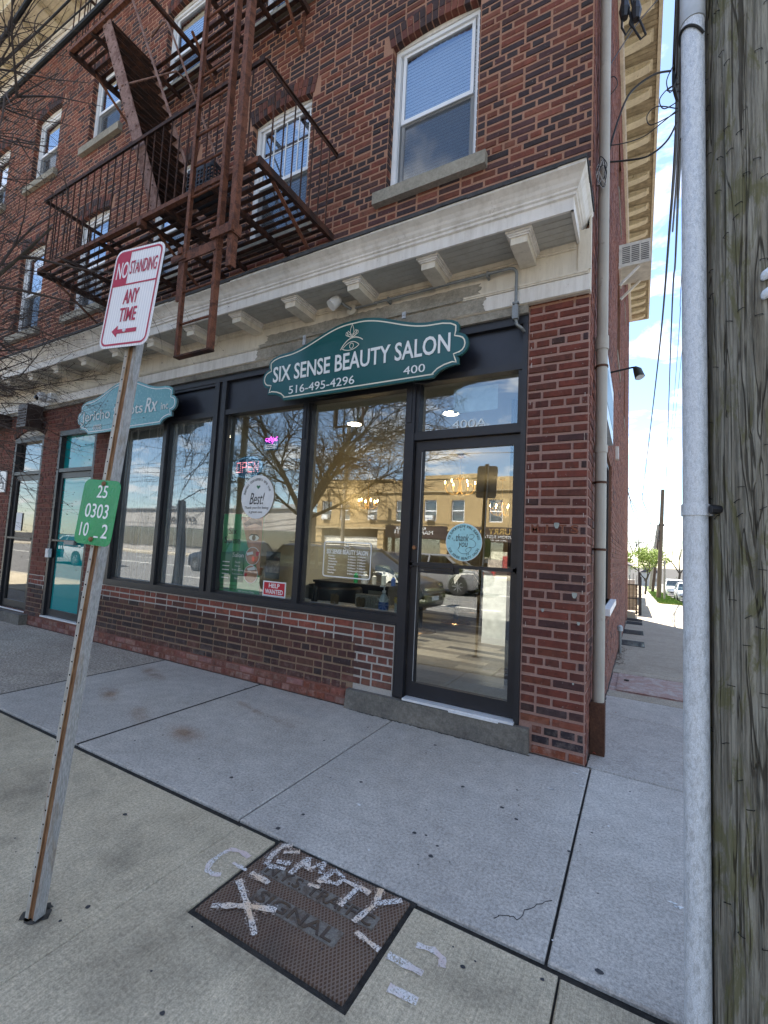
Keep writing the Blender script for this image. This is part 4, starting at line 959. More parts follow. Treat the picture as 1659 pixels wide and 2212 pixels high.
def stroke(mb, pts, w, y=-.0065):
    pts = [Vector(p) for p in pts]
    L = []
    for i, p in enumerate(pts):
        d = (pts[min(i + 1, len(pts) - 1)] - pts[max(i - 1, 0)]); nrm = Vector((-d.y, d.x)).normalized() * w / 2 if d.length else Vector((0, w / 2)); L.append((p + nrm, p - nrm))
    for a, b in zip(L, L[1:]): mb.quad((a[0].x, y, a[0].y), (a[1].x, y, a[1].y), (b[1].x, y, b[1].y), (b[0].x, y, b[0].y))
eye = MB(); ex, ez = -2.06 - ox, 3.365 - oz
def cub(p, n=10):
    p = [Vector(q) for q in p]; return [(1 - t) ** 3 * p[0] + 3 * (1 - t) ** 2 * t * p[1] + 3 * (1 - t) * t * t * p[2] + t ** 3 * p[3] for t in [k / n for k in range(n + 1)]]
E_ = lambda x, z: (ex + x, ez + z)
stroke(eye, cub([E_(-.125, -.03), E_(-.06, .08), E_(.04, .10), E_(.125, .03)]), .009); stroke(eye, cub([E_(-.105, -.025), E_(-.03, .05), E_(.03, .045), E_(.085, -.01)]), .007)
stroke(eye, cub([E_(-.105, -.025), E_(-.04, -.06), E_(.03, -.055), E_(.085, -.01), ]), .007)
stroke(eye, [E_(.022 * math.cos(R(a)), -.008 + .026 * math.sin(R(a))) for a in range(0, 361, 30)], .006)
for dx_, tl in ((0, .0), (-.05, .35), (.05, -.35), (-.035, .18), (.035, -.18)):
    h_ = .125 if dx_ == 0 else .09; b_ = E_(dx_ * .25, .075)
    tip = (b_[0] + dx_ * 1.0, b_[1] + h_ - abs(dx_) * .6)
    stroke(eye, cub([b_, (b_[0] - .035 + dx_ * .4, b_[1] + .03), (tip[0] - .02, tip[1] - .035), tip], 6), .005); stroke(eye, cub([b_, (b_[0] + .035 + dx_ * .4, b_[1] + .03), (tip[0] + .02, tip[1] - .035), tip], 6), .005)
eye.build('eye_emblem', ivory, ss)
for x in (-.62, .52): mb = MB(); mb.box(x - .018, x + .018, .02, .035, .56 if x < 0 else .60, .66); mb.lathe([(.006, 0), (.006, .006)], (x, .012, .63), 6, 'Y'); mb.build('mounting_tab', alu_back, ss)
for x in (-.46, .62): mb = MB(); mb.tube([(x, .02, .02), (x + .03, .04, -.01), (x + .12, .1, .0), (x + .2, .14, .03)], .006, 6); mb.build('cable', wire_m, ss)
js = sign_board('pharmacy_sign', 'pale aqua shaped sign reading Jericho Scripts Rx inc behind the street sign post', 2.22, .66, (-5.70, -.155, 2.86), aqua_sign, aqua_edge, white_ink, (R(1.5), 0, 0))
ox, oz = -5.70, 2.86
letter('Jericho Scripts', -.27, -.006, .235, 1.42, .19, white_ink, js, depth=.004); letter('Rx', .62, -.006, .27, .26, .19, white_ink, js, depth=.004, shear=.25, bold=.01); letter('inc', .885, -.006, .225, .14, .09, white_ink, js, depth=.004)
letter('400B', -.58, -.006, .085, .22, .075, white_ink, js, depth=.003)

# security lamp, conduit, junction box
lamp = thing('security_lamp', 'white bullet shaped security lamp on a round base above the salon sign', 'lamp', (-2.14, -.056, 3.775))
mb = MB(); mb.lathe([(.055, .0), (.055, -.035), (.04, -.04), (0.0, -.041)], (0, 0, 0), 18, 'Y'); mb.build('base', simple('aged_white', (.5, .47, .4), .5), lamp, True)
mb = MB(); mb.tube([(0, -.04, 0), (-.03, -.07, .015), (-.075, -.11, .05)], .014, 10); mb.build('arm', grey_cond, lamp, True)
mb = MB(); d = Vector((-.45, -.55, -.8)).normalized(); c0 = Vector((-.085, -.115, .095)); pts = [c0 + d * t for t in (0, .015, .03, .06, .10, .135)]; mb.tube(pts, [.012, .035, .045, .052, .054, .054], 18); mb.build('head', plastic_w, lamp, True)
cd = thing('electric_conduit', 'grey metal conduit running along the cream frieze and down beside the salon sign', 'conduit')
mb = MB(); bend = [(-.60 + .06 * math.sin(R(a)), -.10, 3.715 + .06 * math.cos(R(a))) for a in (0, 22, 45, 67, 90)]
mb.tube([(-2.09, -.10, 3.772), (-1.2, -.10, 3.775)] + bend + [(-.54, -.10, 3.44)], .0125, 10); mb.build('conduit_pipe', grey_cond, cd, True)
for x, z in ((-1.72, 3.775), (-.78, 3.775)): mb = MB(); mb.box(x - .008, x + .008, -.116, -.05, z - .03, z + .018); mb.build('pipe_strap', grey_cond, cd)
mb = MB(); mb.box(-.565, -.515, -.115, -.085, 3.46, 3.474); mb.build('pipe_strap', grey_cond, cd)
mb = MB(); mb.box(-.563, -.517, -.125, -.075, 3.33, 3.44); mb.tube([(-.54, -.1, 3.34), (-.53, -.09, 3.29), (-.50, -.06, 3.27), (-.49, -.01, 3.265)], .013, 8); mb.build('conduit_body', grey_cond, cd)
# dome camera and louvred boxes on the left
dc = thing('dome_camera', 'white dome security camera under the cream frieze at the left', 'camera', (-7.82, -.056, 3.56))
mb = MB(); mb.box(-.08, .14, -.10, .0, -.06, .06); mb.build('mount', plastic_w, dc); mb = MB(); mb.lathe([(.03, -.1), (.075, -.115), (.08, -.15), (.065, -.19), (.03, -.21), (0, -.212)], (-.04, .0, .0), 16, 'Y'); mb.build('housing', plastic_w, dc, True)
mb = MB(); mb.lathe([(.042, -.18), (.04, -.215), (.022, -.235), (0, -.238)], (-.05, .0, -.025), 14, 'Y'); mb.build('lens', dark_lens, dc, True)
def louvre(nm, lab, x0, x1, z0, z1, d, n):
    t = thing(nm, lab, 'vent box', ((x0 + x1) / 2, -.05, z0)); w = (x1 - x0) / 2; mb = MB(); mb.box(-w, w, -d, 0, 0, z1 - z0); mb.build('vent_body', brown_box, t)
    for k in range(n): mb = MB(); z = .04 + k * (z1 - z0 - .1) / n; mb.hexa([(-w + .03, -d - .001, z), (w - .03, -d - .001, z), (w - .03, -d, z), (-w + .03, -d, z), (-w + .03, -d - .012, z + .003), (w - .03, -d - .012, z + .003), (w - .03, -d, z + .02), (-w + .03, -d, z + .02)]); mb.build('louvre', brown_box, t)
louvre('vent_box', 'dark brown louvred vent box fixed above the left doorway', -8.42, -8.12, 3.10, 3.47, .22, 6)
aw = MB(); aw.box(-11.2, -9.28, -.42, -.01, 3.24, 3.44); tag(aw.build('awning_box', brown_box), 'dark brown box awning at the left edge under the frieze', 'awning')
s4 = thing('number_sign', 'white house number sign reading 402 on the brick left of the doors', 'sign', (-9.45, -.02, 2.1))
mb = MB(); mb.box(-.25, .25, -.01, .008, 0, .38); mb.build('sign_board', plastic_w, s4)
for ch, x, z in (('4', -.02, .27), ('0', .08, .2), ('2', .17, .12)): letter(ch, x, -.011, z, .07, .12, black_ink, s4)
lb = thing('key_lock_box', 'grey combination key box hanging on the handle of the teal door', 'lock', (-7.52, -.02, 1.20))
mb = MB(); mb.box(-.045, .045, -.03, .015, -.13, .0); mb.box(-.035, .035, -.036, -.03, -.06, -.015); mb.build('lock_body', galv, lb); mb = MB(); mb.tube([(-.03, -.01, 0), (-.03, -.01, .07), (.03, -.01, .07), (.03, -.01, 0)], .006, 8); mb.build('shackle', grey_cond, lb)
nt1 = thing('paper_notice', 'white paper notices taped inside the grey door glass at the far left', 'notice', (-8.75, .045, 1.45)); mb = MB(); mb.box(-.1, .1, .0, .002, 0, .3); mb.build('sheet', paper, nt1)
for k in range(6): letter('lorem'[:0] + '|||||||||', 0, -.001, .06 + k * .035, .14, .012, grey_cond, nt1) if False else None

# ================================================================== NO STANDING POST
post = thing('street_sign_post', 'leaning rusty perforated steel post carrying the white parking sign and green number plate', 'sign post', (-1.655, -2.64, 0))
top = Vector((.115, .135, 2.72)); up = top.normalized()
def along(t): return up * t
rotz = Matrix.Rotation(R(12), 3, 'Z'); Xp = (rotz @ Vector((1, 0, 0))); Xp = (Xp - up * Xp.dot(up)).normalized(); Yp = up.cross(Xp)
def pp(x, y, t): return Xp * x + Yp * y + up * t
def pbox(mb, x0, x1, y0, y1, t0, t1): mb.hexa([pp(x0, y0, t0), pp(x1, y0, t0), pp(x1, y1, t0), pp(x0, y1, t0), pp(x0, y0, t1), pp(x1, y0, t1), pp(x1, y1, t1), pp(x0, y1, t1)])
L_ = 2.72
mb = MB(); pbox(mb, -.032, -.013, -.008, -.005, -.05, L_); pbox(mb, -.032, -.029, -.005, .014, -.05, L_); mb.build('post_flange', post_m, post)
mb = MB(); pbox(mb, .010, .022, -.008, -.005, -.05, L_); pbox(mb, .019, .022, -.005, .030, -.05, L_); mb.build('post_flange', rusty('post_grey_side', (.34, .335, .33), (.24, .2, .16), .3, .6, 30, .3, (1, 1, .2), .15), post)
mb = MB(); pbox(mb, -.013, -.010, -.009, .010, -.05, L_); pbox(mb, .007, .010, -.009, .010, -.05, L_); pbox(mb, -.010, .007, -.003, .0, -.05, L_); mb.build('post_channel', post_rust, post)
mb = MB(); t = .08
while t < L_ - .02:
    for xx in (-.022,):
        c = pp(xx, -.0085, t); 
        ring = [c + Xp * (.0035 * math.cos(a)) + up * (.0035 * math.sin(a)) for a in [k * .785 for k in range(8)]]; mb.add(ring, [tuple(range(8))])
    t += .0254 * 2
mb.build('post_hole', dark_lens, post)
def rounded(w, h, r, n=5):
    out = []
    for cx, cy, a0 in ((w / 2 - r, h / 2 - r, 0), (-w / 2 + r, h / 2 - r, 90), (-w / 2 + r, -h / 2 + r, 180), (w / 2 - r, -h / 2 + r, 270)):
        out += [(cx + r * math.cos(R(a0 + 90 * k / n)), cy + r * math.sin(R(a0 + 90 * k / n))) for k in range(n + 1)]
    return out
def ring2(mb, o, i, y):
    n = len(o)
    for k in range(n): j = (k + 1) % n; mb.quad((o[k][0], y, o[k][1]), (o[j][0], y, o[j][1]), (i[j][0], y, i[j][1]), (i[k][0], y, i[k][1]))
ns = thing('no_standing_sign', 'white and red no standing any time sign with left arrow topping the leaning post', 'sign', (-1.562, -2.556, 2.468), rot=(R(-3), R(3.5), R(5)))
mb = MB(); mb.prism(rounded(.305, .457, .04), .0, .0025); mb.build('sign_plate', refl_white, ns)
mb = MB(); mb.prism(rounded(.304, .456, .04), .0026, .0032); mb.build('sign_back', alu_back, ns)
mb = MB(); ring2(mb, rounded(.285, .437, .034), rounded(.268, .42, .026), -.0012)
mb.box(-.134, .134, -.0013, -.0011, .055, .062); mb.build('red_border', crimson, ns)
q = rounded(.268, .42, .026); mb = MB(); pl = [(-.134, .062), (-.052, .062), (-.052, .21)] + [(x, z) for x, z in q[6:12]]; mb.prism(pl, -.0015, -.001); mb.build('red_panel', crimson, ns)
letter('NO', -.088, -.0017, .128, .073, .078, refl_white, ns, depth=.0006, bold=.01); letter('STANDING', .042, -.0017, .135, .165, .062, crimson, ns, depth=.0006, bold=.005)
letter('ANY', .0, -.0017, .0, .092, .066, crimson, ns, depth=.0006, bold=.02); letter('TIME', .0, -.0017, -.082, .105, .062, crimson, ns, depth=.0006, bold=.01)
mb = MB(); mb.prism([(-.082, -.155), (-.048, -.13), (-.048, -.148), (.072, -.148), (.072, -.166), (-.048, -.166), (-.048, -.182)], -.002, -.001); mb.build('arrow', crimson, ns)
for z in (.155, -.155): mb = MB(); mb.lathe([(.009, 0), (.008, -.005), (0, -.006)], (0.0, -.001, z), 8, 'Y'); mb.build('bolt', galv, ns, True)
gs_ = thing('number_plate_sign', 'green road marker plate reading 25 0303 10_2 on the leaning post', 'sign', (-1.586, -2.594, 1.540), rot=(R(-3), R(3.5), R(9)))
mb = MB(); mb.prism(rounded(.205, .265, .03), .0, .002); mb.build('sign_plate', green_sign, gs_)
letter('25', .01, -.001, .085, .058, .052, white_ink, gs_, depth=.0006, bold=.006); letter('0303', -.002, -.001, .005, .13, .058, white_ink, gs_, depth=.0006, bold=.006)
letter('10', -.052, -.001, -.073, .048, .056, white_ink, gs_, depth=.0006, bold=.006); letter('2', .062, -.001, -.073, .034, .056, white_ink, gs_, depth=.0006, bold=.006)
mb = MB(); mb.box(.008, .032, -.0015, -.001, -.102, -.096); mb.build('lettering', white_ink, gs_)
for x, z in ((.01, .118), (-.003, -.110)): mb = MB(); mb.lathe([(.0105, 0), (.009, -.006), (0, -.008)], (x, -.001, z), 8, 'Y'); mb.build('rusty_bolt', post_rust, gs_, True)
# ================================================================== UTILITY POLE AND RISER PIPE
pole = thing('utility_pole', 'weathered grey wooden utility pole with staples at the right edge', 'utility pole', (.655, -1.93, 0))
# small worn patches and old chalk on the corner pier
for px_, pz_, s_ in ((-.212, 1.69, .03), (-.08, 1.18, .028), (-.30, 1.05, .016), (-.05, .98, .016), (-.08, .55, .01)):
    pt = MB(); pt.prism([(px_ + s_ * .6 * math.cos(a) * (1 + .3 * math.sin(3 * a)), pz_ + s_ * math.sin(a) * (1 + .3 * math.cos(2 * a))) for a in [k * .63 for k in range(10)]], -.0125, -.008); pt.build('mortar_patch', simple('grey_green_patch', (.34, .36, .33), .9) if 'grey_green_patch' not in MATS else MATS['grey_green_patch'], bld)
for k_ in range(26):
    xd = rb.choice((-.425, -.43, -.03, -.02)); zd = rb.uniform(.9, 3.3); pt = MB(); pt.box(xd, xd + rb.uniform(.002, .005), -.0115, -.0105, zd, zd + rb.uniform(.008, .045)); pt.build('paint_drip', MATS['old_drip'] if 'old_drip' in MATS else simple('old_drip', (.5, .42, .38), .9), bld)
for ch_, x_ in (('M', -.37), ('I', -.28), ('T', -.17), ('S', -.085)): letter(ch_, x_, -.0118, 1.665, .055 if ch_ != 'I' else .016, .062, MATS['orange_chalk'] if 'orange_chalk' in MATS else simple('orange_chalk', (.22, .075, .04), .9, var=.5, scale=60), bld, 'chalk_letter', depth=.0006, bold=.01)
wm, t_ = newmat('weathered_pole_wood')
v_ = coord(t_, (1, 1, 1)); n1 = noise(t_, coord(t_, (14, 14, 1.05)), 1.6, 8, 0.65, 1.6); n2 = noise(t_, coord(t_, (75, 75, 2.4)), 1.8, 8, 0.75, 0.2); n3 = noise(t_, coord(t_, (9, 9, 2.4)), 1.5, 6, 0.7, 1.2); n4 = noise(t_, coord(t_, (13, 13, .5)), 1.3, 3, 0.5, 1.6)
c_ = mixc(t_, ramp(t_, n1, [(0.3, 0), (0.7, 1)]), (0.15, 0.135, 0.105), (0.31, 0.30, 0.255))
c_ = mixc(t_, 1.0, c_, ramp(t_, n2, [(0.42, .58), (0.56, 1.18)]), 'MULTIPLY')
c_ = mixc(t_, ramp(t_, n3, [(0.52, 0), (0.60, .75)]), c_, (0.13, 0.125, 0.055))
crk = ramp(t_, n4, [(0.478, 0), (0.487, 1), (0.498, 1), (0.507, 0)])
ck2 = ramp(t_, noise(t_, coord(t_, (42, 42, .7)), 1.0, 3, 0.5, .5), [(0.635, 0), (0.65, 1)])
allc = mth(t_, 'MAXIMUM', mth(t_, 'MULTIPLY', crk, ramp(t_, noise(t_, v_, 3.5, 3), [(0.36, 0), (0.46, 1)])), ck2)
c_ = mixc(t_, mth(t_, 'MULTIPLY', allc, .78), c_, (0.028, 0.023, 0.017))
finish(t_, c_, 0.92, 0, mth(t_, 'SUBTRACT', mth(t_, 'ADD', mth(t_, 'MULTIPLY', n1, .7), mth(t_, 'MULTIPLY', n2, .7)), allc), 0.9, 0.006, 0.2)
rp = random.Random(9); mb = MB(); NA, NZ = 120, 260; ph = [rp.uniform(0, 6.28) for _ in range(30)]
vs = []
for j in range(NZ + 1):
    z = -.1 + 9.5 * (j / NZ) ** 1.0
    for i in range(NA):
        a = 2 * math.pi * i / NA; r = .155 - .004 * z
        r += .0022 * math.sin(9 * a + .6 * math.sin(1.3 * z + ph[0]) * 2 + ph[1]) + .0016 * math.sin(23 * a + 1.4 * math.sin(.9 * z + ph[2]) + ph[3]) + rp.uniform(-.0007, .0007)
        g = math.sin(14 * a + 1.2 * math.sin(.7 * z + ph[4]) + .5 * math.sin(3.1 * z) + ph[5])
        if g > .965: r -= .007
        vs.append((r * math.cos(a), r * math.sin(a), z))
mb.add(vs, [(j * NA + i, j * NA + (i + 1) % NA, (j + 1) * NA + (i + 1) % NA, (j + 1) * NA + i) for j in range(NZ) for i in range(NA)])
mb.build('pole_shaft', wm, pole, True)
stp = MB(); stp.tube([(-.008, .004, 0), (-.008, -.004, .0), (-.006, -.005, .0), (.006, -.005, .002), (.008, -.004, .002), (.008, .004, .002)], .0011, 5); stp = stp.mesh('staple', simple('staple_steel', (.03, .028, .026), .5, .6))
for k in range(90):
    z = rp.uniform(.5, 3.9); a = math.atan2(CAM.y + 1.93, CAM.x - .655) + rp.uniform(-1.25, .35); r = .155 - .004 * z + .001
    o = link('staple', stp, pole, None, (r * math.cos(a), r * math.sin(a), z)); o.rotation_euler = (rp.uniform(-.3, .3), rp.uniform(-.6, .6), a + math.pi / 2 if True else 0)
lab = MB(); tagm = simple('pale_tag', (.6, .66, .74), .4)
a = math.atan2(CAM.y + 1.93, CAM.x - .655) - .02; 
for zz_, hh in ((2.245, .03), (2.19, .03)): lab.tube([(.157 * math.cos(a + s), .157 * math.sin(a + s), zz_ + .018 * math.sin(s * 14)) for s in (0.0, .03, .06, .09, .14)], [.004, .011, .014, .014, .014], 8)
lab.build('number_tag', tagm, pole)
rs2 = thing('riser_pipe', 'galvanised steel riser pipe strapped to the wooden utility pole', 'pipe', (.474, -1.985, 0))
mb = MB(); mb.tube([(0, 0, -.05), (0.0, 0, 3.3)], .0325, 32); mb.build('pipe_length', galv, rs2, True)
mb = MB(); mb.tube([(0, 0, 3.22), (0, 0, 9)], .0355, 32); mb.build('upper_length', simple('pale_grey_pipe', (.45, .47, .48), .45, .2), rs2, True)
for z in (1.595, 3.9):
    mb = MB(); mb.tube([(0, 0, z), (0, 0, z + .034)], .0365, 32); mb.hexa([(.03, -.012, z), (.09, .012, z), (.09, .018, z), (.03, -.006, z), (.03, -.012, z + .03), (.09, .012, z + .03), (.09, .018, z + .03), (.03, -.006, z + .03)]); mb.build('strap', galv, rs2)
    mb = MB(); mb.tube([(.034, -.03, z + .017), (.06, -.02, z + .017)], .013, 8); mb.build('strap_bolt', plastic_k, rs2)
mb = MB(); mb.tube([(.0365 * math.cos(R(a)), .0365 * math.sin(R(a)), 3.19 + .035 * math.cos(R(a - 210)) - .03) for a in range(150, 330, 12)], .004, 8); mb.build('loop_cable', wire_m, rs2)

# ================================================================== SIGNAL BOX COVER
cv = thing('access_cover', 'rusty steel traffic signal box cover lettered and spray painted with the word empty', 'cover', (-.84, -2.035, 0))
cm_, t_ = newmat('tread_plate')
_v = coord(t_, (1, 1, 1)); 
def wave(rot, sc):
    mp = t_.nodes.new('ShaderNodeMapping'); mp.inputs['Rotation'].default_value = (0, 0, R(rot)); t_.links.new(_v, mp.inputs['Vector'])
    w_ = t_.nodes.new('ShaderNodeTexWave'); w_.inputs['Scale'].default_value = sc; t_.links.new(mp.outputs[0], w_.inputs['Vector']); return w_.outputs['Fac']
ra, rb_ = ramp(t_, wave(33, 23), [(0.62, 0), (0.85, 1)]), ramp(t_, wave(-33, 23), [(0.62, 0), (0.85, 1)])
dia = mth(t_, 'MAXIMUM', ra, rb_); nn = noise(t_, _v, 9, 7, .7); nf = noise(t_, _v, 90, 3, .7)
c_ = mixc(t_, ramp(t_, nn, [(0.35, 0), (0.65, 1)]), (0.17, 0.075, 0.04), (0.2, 0.12, 0.075)); c_ = mixc(t_, ramp(t_, nf, [(0.6, 0), (0.72, .5)]), c_, (.24, .12, .05))
c_ = mixc(t_, mth(t_, 'MULTIPLY', dia, .55), c_, (.27, .24, .21)); c_ = mixc(t_, ramp(t_, dia, [(0, .45), (.3, 0)]), c_, (.03, .02, .016))
finish(t_, c_, 0.65, 0.25, mth(t_, 'ADD', dia, mth(t_, 'MULTIPLY', nf, .3)), 1.0, .006, .4)
mb = MB(); mb.box(-.372, .372, -.273, .262, -.10, -.006); mb.build('cover_seat', dirt, cv)
mb = MB(); mb.hexa([(-.355, -.252, -.02), (.35, -.255, -.02), (.352, .243, -.02), (-.352, .243, -.02), (-.352, -.249, .002), (.347, -.252, .002), (.349, .24, .002), (-.349, .24, .002)]); mb.build('cover_plate', cm_, cv)
plm = rusty('smooth_plate', (.24, .225, .20), (.13, .10, .08), .45, .6, 20, .3)
mb = MB(); mb.box(-.285, .285, .035, .105, .0022, .0045); mb.build('letter_panel', plm, cv); mb = MB(); mb.box(-.215, .205, -.105, -.03, .0022, .0045); mb.build('letter_panel', plm, cv)
def flat_text(s, x, y, w, h, par, mat, dep=.004):
    me = text_mesh(s, w, h, depth=dep, bold=.006, mat=mat); me.transform(Matrix.Rotation(R(-90), 4, 'X')); return link('lettering', me, par, None, (x, y, .0046))
raised = rusty('cast_letters', (.085, .065, .055), (.12, .08, .05), .4, .6, 30)
flat_text('N.Y.S. TRAFFIC', 0, .07, .54, .055, cv, raised); flat_text('SIGNAL', -.005, -.067, .38, .058, cv, raised)
def spray(name, col, amt):
    m, t = newmat(name); n = noise(t, coord(t, (1, 1, 1), 'World'), 150, 3, .7); n2 = noise(t, coord(t, (1, 1, 1), 'World'), 9, 4)
    k = ramp(t, mth(t, 'ADD', mth(t, 'MULTIPLY', n, .75), mth(t, 'MULTIPLY', n2, .28)), [(amt - .035, 0), (amt + .03, 1)])
    tr = t.nodes.new('ShaderNodeBsdfTransparent'); df = t.nodes.new('ShaderNodeBsdfDiffuse')
    t.links.new(mixc(t, ramp(t, n2, [(.4, 0), (.65, .8)]), (.74, .72, .70), col), df.inputs[0])
    mx = t.nodes.new('ShaderNodeMixShader'); t.links.new(k, mx.inputs[0]); t.links.new(tr.outputs[0], mx.inputs[1]); t.links.new(df.outputs[0], mx.inputs[2])
    o = t.nodes.new('ShaderNodeOutputMaterial'); t.links.new(mx.outputs[0], o.inputs[0]); return m
sp1 = spray('spray_white_on_steel', (.72, .5, .3), .475); sp2 = spray('spray_pink_on_concrete', (.66, .50, .46), .452)
sp3 = spray('spray_speckle', (.6, .42, .3), .585)
def z2v(p): return ((700 + .7233 * p[0]) / 1.8517, (3200 + .7233 * p[1]) / 1.8517)
def spray_stroke(pts, w, z, mb):
    P = [at(*z2v(p), z=0.0) for p in pts]; Q = []
    for a, b in zip(P, P[1:]):
        for k in range(4): Q.append(a.lerp(b, k / 4))
    Q.append(P[-1]); L = []
    for i, p in enumerate(Q):
        d = Q[min(i + 1, len(Q) - 1)] - Q[max(i - 1, 0)]; n = Vector((-d.y, d.x, 0)).normalized() * w / 2 * rp.uniform(.55, 1.2); L.append((p + n, p - n))
    mb = MB()
    for a, b in zip(L, L[1:]): mb.quad((a[0].x + .84, a[0].y + 2.035, z), (a[1].x + .84, a[1].y + 2.035, z), (b[1].x + .84, b[1].y + 2.035, z), (b[0].x + .84, b[0].y + 2.035, z))
    return mb
mb = MB(); zq = .0098
for i, (st, w_) in enumerate([([(650, 262), (600, 265), (540, 310), (500, 370)], .042), ([(600, 300), (690, 300)], .035), ([(560, 350), (640, 365)], .035), ([(510, 375), (610, 395)], .038), ([(635, 420), (740, 330)], .036), ([(740, 330), (730, 395)], .036), ([(730, 400), (830, 355)], .036), ([(830, 355), (800, 420)], .036), ([(790, 470), (880, 400)], .036), ([(880, 400), (930, 440), (900, 480), (820, 460)], .03), ([(930, 455), (1080, 530)], .036), ([(1010, 500), (910, 600)], .034), ([(1140, 505), (1110, 585)], .034), ([(1255, 570), (1110, 590), (985, 690)], .034),
                             ([(200, 600), (390, 600), (560, 625)], .038), ([(350, 455), (400, 600), (440, 765)], .036), ([(420, 415), (520, 475)], .034), ([(1000, 745), (1130, 850)], .03), ([(735, 480), (800, 500)], .03)]): spray_stroke(st, w_ * 1.35, zq + i * .00012 - .00005, mb).build('overspray', sp3, cv); spray_stroke(st, w_ * .72, zq + i * .00012, mb).build('spray_stroke', sp1, cv)
gc = thing('spray_mark', 'pinkish white spray painted bracket marks on the pavement beside the cover', 'marking', (-.84, -2.035, 0)); mb = MB()
for i, (st, w_) in enumerate([([(410, 320), (370, 290), (310, 275), (250, 305), (195, 350), (175, 390), (215, 415), (255, 415)], .026), ([(320, 350), (395, 392)], .024), ([(1175, 860), (1370, 965)], .03), ([(1335, 805), (1430, 835), (1480, 880), (1475, 930)], .026), ([(1180, 1040), (1340, 1120)], .03)]): spray_stroke(st, w_, .003 + i * .0001, mb).build('spray_stroke', sp2, gc)

# ================================================================== SIDE STREET THINGS BY THE WALL
dp_ = thing('downpipe', 'pale grey round downpipe running up the corner of the brick wall', 'downpipe', (.062, .33, 0))
mb = MB(); mb.tube([(0, 0, .34), (0, 0, 2.30)], .043, 18); mb.tube([(0, 0, 2.3), (0, 0, 2.36)], .049, 18); mb.tube([(0, 0, 2.36), (0, 0, 3.15)], .043, 18); mb.tube([(0, 0, 3.15), (0, 0, 3.26)], .050, 18); mb.tube([(0, 0, 3.26), (0, 0, 10.3)], .043, 18); mb.build('pipe_length', pipe_m, dp_, True)
mb = MB(); mb.box(-.052, .05, -.06, .05, -.03, .37); mb.build('pipe_shoe', brown_pipe, dp_)
for z in (1.52, 2.05, 3.0, 6.9): mb = MB(); mb.tube([(0, 0, z), (0, 0, z + .018)], .048, 18); mb.box(-.06, -.03, -.01, .01, z, z + .018); mb.build('pipe_bracket', brown_pipe, dp_)
ac = thing('air_conditioner', 'white window air conditioner sticking out of the side wall upstairs', 'air conditioner', (.0, 5.3, 6.62))
mb = MB(); mb.box(.0, .50, -.30, .30, .0, .42); mb.build('casing', simple('ac_white', (.62, .61, .56), .5), ac)
for k in range(3):
    for j in range(9): mb = MB() if j == 0 else mb; mb.box(.06 + k * .145, .18 + k * .145, -.304, -.300, .06 + j * .035, .078 + j * .035)
    mb.build('grille', simple('grille_grey', (.12, .12, .12), .5) if k == 0 else MATS['grille_grey'], ac)
mb = MB(); mb.bar((.02, -.25, -.3), (.33, -.25, -.01), .03, .04); mb.bar((.02, .25, -.3), (.33, .25, -.01), .03, .04); mb.box(.0, .04, -.34, .34, -.04, .0); mb.build('support_arm', cream_white, ac)
sg = thing('side_wall_sign', 'pale blue sign board mounted on the side wall behind the downpipe', 'sign', (.02, .55, 2.73)); mb = MB(); mb.box(.0, .055, 0, 1.42, 0, .60); mb.build('sign_board', simple('pale_blue_board', (.48, .60, .66), .3), sg)
mb = MB(); mb.box(.0551, .058, .1, 1.32, .14, .46); mb.build('sign_print', simple('sign_print_blue', (.10, .22, .3), .4), sg)
gn = thing('gooseneck_lamp', 'small black gooseneck lamp above the side wall sign', 'lamp', (.0, 2.1, 3.62)); mb = MB(); mb.tube([(.0, 0, 0), (.25, 0, .03), (.30, 0, .03)], .011, 8); mb.box(.0, .02, -.04, .04, -.06, .06); mb.build('arm', wire_m, gn)
mb = MB(); mb.tube([(.28, 0, .03), (.31, 0, -.01), (.335, -.02, -.10)], [.02, .045, .052], 14); mb.build('shade', simple('dark_green_enamel', (.03, .035, .03), .4), gn, True)
mb = MB(); mb.tube([(.333, -.018, -.095), (.336, -.021, -.104)], .045, 14); mb.build('lens', plastic_w, gn)
jb = thing('junction_box', 'small cream junction box with loose wire on the side wall', 'box', (.0, 4.4, 3.15)); mb = MB(); mb.box(.0, .05, -.07, .07, -.1, .1); mb.build('cover', cream_white, jb)
hatch = thing('cellar_hatch', 'rusty pink steel cellar hatch set in the side pavement', 'hatch', (0, 0, 0)); hm_ = rusty('hatch_pink', (.33, .185, .15), (.42, .34, .30), .45, .6, 7, .15)
def gslab(mb, x0, x1, y0, y1, z0, z1): mb.hexa([(x0, y0, z0 + gz(y0)), (x1, y0, z0 + gz(y0)), (x1, y1, z0 + gz(y1)), (x0, y1, z0 + gz(y1)), (x0, y0, z1 + gz(y0)), (x1, y0, z1 + gz(y0)), (x1, y1, z1 + gz(y1)), (x0, y1, z1 + gz(y1))])
mb = MB(); gslab(mb, .02, .94, 2.615, 3.83, -.05, -.012); mb.build('hatch_frame', hm_, hatch)
for a, b in ((.10, .93),):
    mb = MB(); gslab(mb, a, b, 2.68, 3.78, -.01, .003); mb.build('hatch_leaf', hm_, hatch)
mb = MB(); 
for k in range(26): x = .12 + k * .031; gslab(mb, x, x + .008, 2.72, 3.74, .0031, .0055)
mb.build('tread_rib', hm_, hatch, kind='stuff')
mb = MB(); mb.lathe([(.03, .0), (.03, .012), (.012, .013)], (.2, 3.3, gz(3.3) + .004), 12); mb.build('lifting_ring', dirt, hatch)
